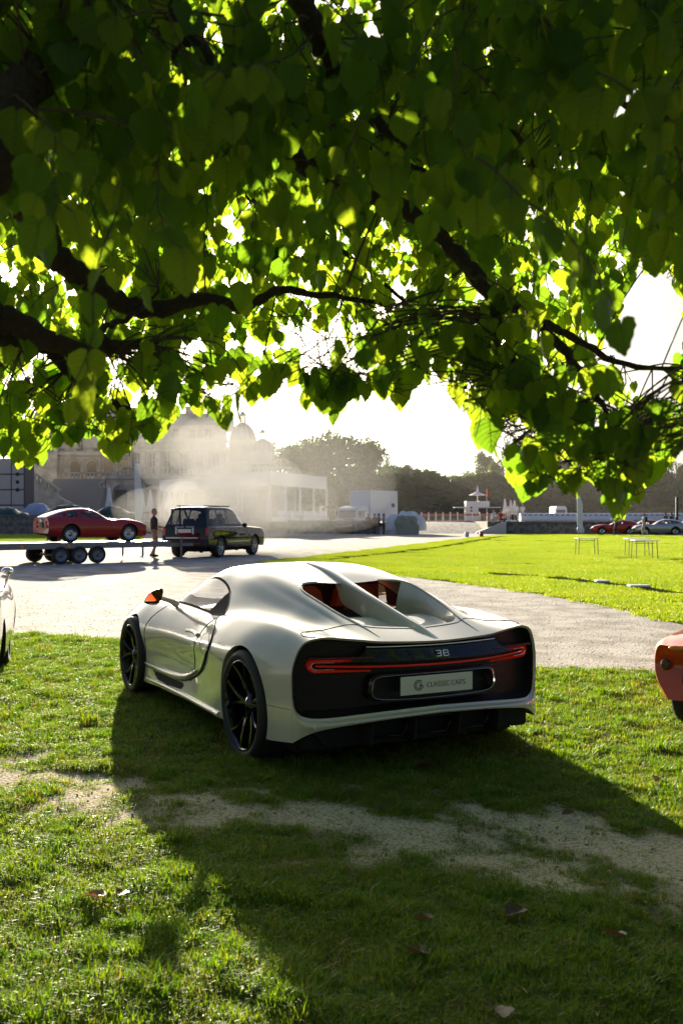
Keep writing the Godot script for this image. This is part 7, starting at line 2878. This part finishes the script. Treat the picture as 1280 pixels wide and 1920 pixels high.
func build_people() -> void:
	var pm := mat("figure_cloth", 1, 1, 1, 0.85)
	pm.vertex_color_use_as_albedo = true
	var skin := Color(0.42, 0.25, 0.17)
	var dark := Color(0.03, 0.025, 0.02)
	var white := Color(0.62, 0.62, 0.62)
	var put := func(label: String, bones: Array, cell: float, p: Vector3, turn: float, group: String) -> Node3D:
		var o := solo("person", figure(bones, cell), pm, label, "person", group)
		o.position = p
		o.rotation.y = turn
		return o
	# beside the off-roader
	put.call("person in black top and tan trousers standing at the off-roader's open door", body(Color(0.45, 0.26, 0.17), Color(0.25, 0.17, 0.1), Color(0.035, 0.03, 0.03), Color(0.30, 0.21, 0.12), dark, {"relbow": Vector3(0.27, 1.12, -0.05), "rwrist": Vector3(0.10, 1.10, -0.24), "lelbow": Vector3(-0.28, 1.12, 0.02), "lwrist": Vector3(-0.14, 1.0, -0.2), "lknee": Vector3(-0.1, 0.5, -0.12), "lankle": Vector3(-0.1, 0.09, 0.08)}), 0.02, spot(289, 36.6), deg_to_rad(-75.0), "")
	# walkers on the right
	put.call("person in dark clothes walking along the far edge of the lawn", body(skin, dark, Color(0.16, 0.09, 0.06), Color(0.03, 0.03, 0.045), dark, {"rknee": Vector3(0.09, 0.5, -0.16), "rankle": Vector3(0.09, 0.10, -0.16), "lknee": Vector3(-0.09, 0.5, 0.05), "lankle": Vector3(-0.09, 0.12, 0.34)}), 0.03, spot(1154, 80.0), deg_to_rad(60.0), "")
	put.call("person in pale trousers with a dark backpack walking before the red cars", body(skin, Color(0.2, 0.13, 0.07), Color(0.5, 0.5, 0.5), Color(0.45, 0.42, 0.38), dark, {"rknee": Vector3(0.09, 0.5, -0.14), "rankle": Vector3(0.09, 0.10, -0.1), "lknee": Vector3(-0.09, 0.5, 0.04), "lankle": Vector3(-0.09, 0.12, 0.3)}) + [[Vector3(0, 1.15, 0.17), Vector3(0, 1.4, 0.17), 0.13, 0.12, Color(0.03, 0.035, 0.06)]], 0.03, spot(1206, 79.0), deg_to_rad(75.0), "")
	for q in [[1247, "person seen waist-up behind the silver sports car, left of two"], [1258, "person seen waist-up behind the silver sports car, right of two"]]:
		put.call(q[1], body(skin, dark, Color(0.08, 0.08, 0.09), dark, dark, {}), 0.045, spot(q[0], 87.0) + Vector3(0, 0.1, 0), 0.4, "")
	# sitting on the wall
	var sit := {"hip": Vector3(0, 0.16, 0), "lknee": Vector3(-0.1, 0.16, -0.42), "rknee": Vector3(0.1, 0.16, -0.42), "lankle": Vector3(-0.1, -0.28, -0.40), "rankle": Vector3(0.1, -0.28, -0.38), "lelbow": Vector3(-0.24, 0.42, -0.05), "lwrist": Vector3(-0.1, 0.3, -0.26)}
	put.call("person in red top and jeans sitting on the wall by the ramp", body(skin, dark, Color(0.45, 0.04, 0.04), Color(0.06, 0.09, 0.16), dark, sit), 0.035, spot(938, 87.9) + Vector3(0, 1.12, 0), PI + 0.7, "")
	put.call("person in white shirt sitting on the wall left of the one in red", body(skin, dark, white, Color(0.4, 0.4, 0.42), dark, sit), 0.035, spot(925, 87.9) + Vector3(0, 1.12, 0), PI - 0.3, "")
	# under the marquee
	put.call("person in white reaching out an arm at the marquee's right end", body(skin, dark, white, white, dark, {"lelbow": Vector3(-0.45, 1.38, 0.0), "lwrist": Vector3(-0.72, 1.42, -0.02), "chest": Vector3(-0.06, 1.32, 0)}, false), 0.035, spot(600, 96.0) + Vector3(0, 1.1, 0), PI, "")
	put.call("person in white crouching by the second marquee post", body(skin, dark, white, white, dark, {"hip": Vector3(0, 0.5, 0.1), "chest": Vector3(0, 0.86, -0.12), "lknee": Vector3(-0.1, 0.52, -0.34), "rknee": Vector3(0.1, 0.52, -0.34), "lankle": Vector3(-0.1, 0.09, -0.1), "rankle": Vector3(0.1, 0.09, -0.1)}), 0.035, spot(572, 96.0) + Vector3(0, 1.1, 0), PI / 2, "")
	for q in [[617, 96.0, "person in dark clothes standing right of the marquee, left of two"], [623, 97.0, "person in dark clothes standing right of the marquee, right of two"]]:
		put.call(q[2], body(skin, Color(0.2, 0.1, 0.05), Color(0.06, 0.05, 0.05), Color(0.04, 0.04, 0.05), dark, {}), 0.04, spot(q[0], q[1]) + Vector3(0, 1.1, 0), PI, "")
	# before the lorry
	var tan := [Color(0.22, 0.13, 0.07), Color(0.30, 0.2, 0.12), Color(0.18, 0.1, 0.06), Color(0.4, 0.36, 0.3)]
	for k in 4:
		put.call(["person in brown standing before the lorry's cab door", "person in tan clothes second from the lorry's cab", "person in dark brown third from the lorry's cab", "person in pale clothes at the lorry's tail"][k], body(skin, dark, tan[k], Color(0.12, 0.09, 0.06), dark, {"lelbow": Vector3(-0.27, 1.1, -0.05), "lwrist": Vector3(-0.1, 1.02, -0.25)}), 0.04, spot([690, 702, 710, 719][k], 84.0), [0.5, -0.6, 1.4, -1.2][k], "")
	# white-clad people by the long covers
	for k in 3:
		put.call(["person in white between the booth and the folded parasols", "person in white right of the thin folded parasols", "person in white at the left end of the long white cover"][k], body(skin, dark, white, Color(0.5, 0.5, 0.5), dark, {}), 0.045, spot([952, 970, 979][k], 98.0) + Vector3(0, 1.05, 0), [0.2, 1.2, 2.5][k], "")
	# small crowd on the stairs
	var tiny := solo("person", figure(body(skin, dark, Color(0.45, 0.3, 0.28), Color(0.2, 0.15, 0.13), dark, {}), 0.05), pm, "person in pink-brown top on the palace stairs", "person", "visitors on the palace stairs")
	tiny.position = Vector3(-33.6, 3.2, -131.5)
	var words := ["lowest", "second lowest", "third lowest", "middle", "upper", "second highest", "highest", "topmost at the rail"]
	for k in 8:
		var f := k / 7.0
		dup(tiny, Vector3(lerpf(-33.0, -37.6, f) + 0.3 * sin(k * 2.0), lerpf(2.9, 4.7, f) , lerpf(-130.8, -134.4, f)), k * 0.9, "distant visitor on the palace stairs, %s of the slanting row" % words[k])

func build_dust() -> void:
	var r := RandomNumberGenerator.new()
	r.seed = 12
	var puffs := []
	for i in 20:
		var f := r.randf()
		var up := pow(r.randf(), 1.4)
		puffs.append([lerpf(360, 500, f) + r.randf_range(-30, 30) - 40.0 * up, lerpf(975, 830, up) + r.randf_range(-8, 8), r.randf_range(40.5, 52.0), Vector3(r.randf_range(2.0, 4.2), r.randf_range(1.6, 3.2), r.randf_range(2.5, 5.0)) * (0.8 + 0.5 * up), lerpf(0.085, 0.04, up)])
	puffs.append_array([[590, 905, 60.0, Vector3(10.0, 6.0, 8.0), 0.016], [470, 940, 50.0, Vector3(9.0, 4.0, 6.0), 0.03], [330, 955, 46.0, Vector3(6.0, 2.4, 5.0), 0.05], [560, 975, 48.0, Vector3(8.0, 1.6, 6.0), 0.02], [260, 880, 112.0, Vector3(60.0, 26.0, 34.0), 0.002]])
	for q in puffs:
		var v := FogVolume.new()
		v.name = numbered("dust_cloud")
		v.shape = RenderingServer.FOG_VOLUME_SHAPE_ELLIPSOID
		v.size = q[3]
		v.position = at(q[0], q[1], q[2])
		var m := FogMaterial.new()
		m.density = q[4]
		m.albedo = Color(1.0, 0.99, 0.96)
		v.material = m
		v.set_meta("kind", "stuff")
		tag(v, "pale sunlit dust drifting up behind the dark off-roader", "dust", "drifting dust")
		add_child(v, true)
	var air := FogVolume.new()
	air.name = "evening_haze"
	air.shape = RenderingServer.FOG_VOLUME_SHAPE_BOX
	air.size = Vector3(360, 50, 170)
	air.position = Vector3(10, 20, -185)
	var am := FogMaterial.new()
	am.density = 0.0011
	am.albedo = Color(1.0, 0.98, 0.94)
	air.material = am
	air.set_meta("kind", "stuff")
	tag(air, "pale evening haze before the distant wood and palace", "haze")
	add_child(air, true)

func _ready() -> void:
	rng.seed = 7
	noise.seed = 3
	noise.frequency = 0.01
	var cam := Camera3D.new()
	cam.name = "camera"
	add_child(cam)
	cam.position = Vector3(0, EYE, 0)
	cam.rotation.x = atan(10.0 / FOCAL)
	cam.fov = rad_to_deg(2.0 * atan(960.0 / FOCAL))
	cam.far = 3000.0
	cam.current = true
	var lens := CameraAttributesPhysical.new()
	lens.frustum_focal_length = 12.0 / (960.0 / FOCAL)
	lens.frustum_focus_distance = 6.8
	lens.exposure_aperture = 3.4
	lens.frustum_near = 0.05
	lens.frustum_far = 3000.0
	cam.attributes = lens
	var env := Environment.new()
	env.background_mode = Environment.BG_SKY
	var sky := Sky.new()
	var sm := ProceduralSkyMaterial.new()
	sm.sky_top_color = Color(0.36, 0.55, 0.90)
	sm.sky_horizon_color = Color(0.82, 0.88, 0.95)
	sm.ground_horizon_color = Color(0.6, 0.58, 0.5)
	sm.ground_bottom_color = Color(0.2, 0.2, 0.16)
	sm.sky_curve = 0.4
	sm.sky_energy_multiplier = 0.33
	sm.sun_angle_max = 52.0
	sm.sun_curve = 0.40
	sky.sky_material = sm
	env.sky = sky
	env.tonemap_mode = Environment.TONE_MAPPER_LINEAR
	env.tonemap_exposure = 5.0
	env.volumetric_fog_enabled = true
	env.volumetric_fog_density = 0.0
	env.sdfgi_enabled = true
	env.ssao_enabled = true
	env.ssil_enabled = true
	var we := WorldEnvironment.new()
	we.environment = env
	we.name = "world"
	add_child(we)
	var sun := DirectionalLight3D.new()
	sun.name = "sun"
	sun.light_energy = 1.6
	sun.light_color = Color(1.0, 0.945, 0.845)
	sun.light_angular_distance = 0.5
	sun.shadow_enabled = true
	var az := deg_to_rad(-11.0)
	var el := deg_to_rad(11.0)
	var to_sun := Vector3(sin(az) * cos(el), sin(el), -cos(az) * cos(el))
	add_child(sun)
	sun.look_at_from_position(to_sun * 50.0, Vector3.ZERO)
	build_materials()
	build_ground()
	build_far()
	build_palace()
	far_trees()
	build_hero()
	build_cars()
	build_people()
	build_tree()
	build_dust()
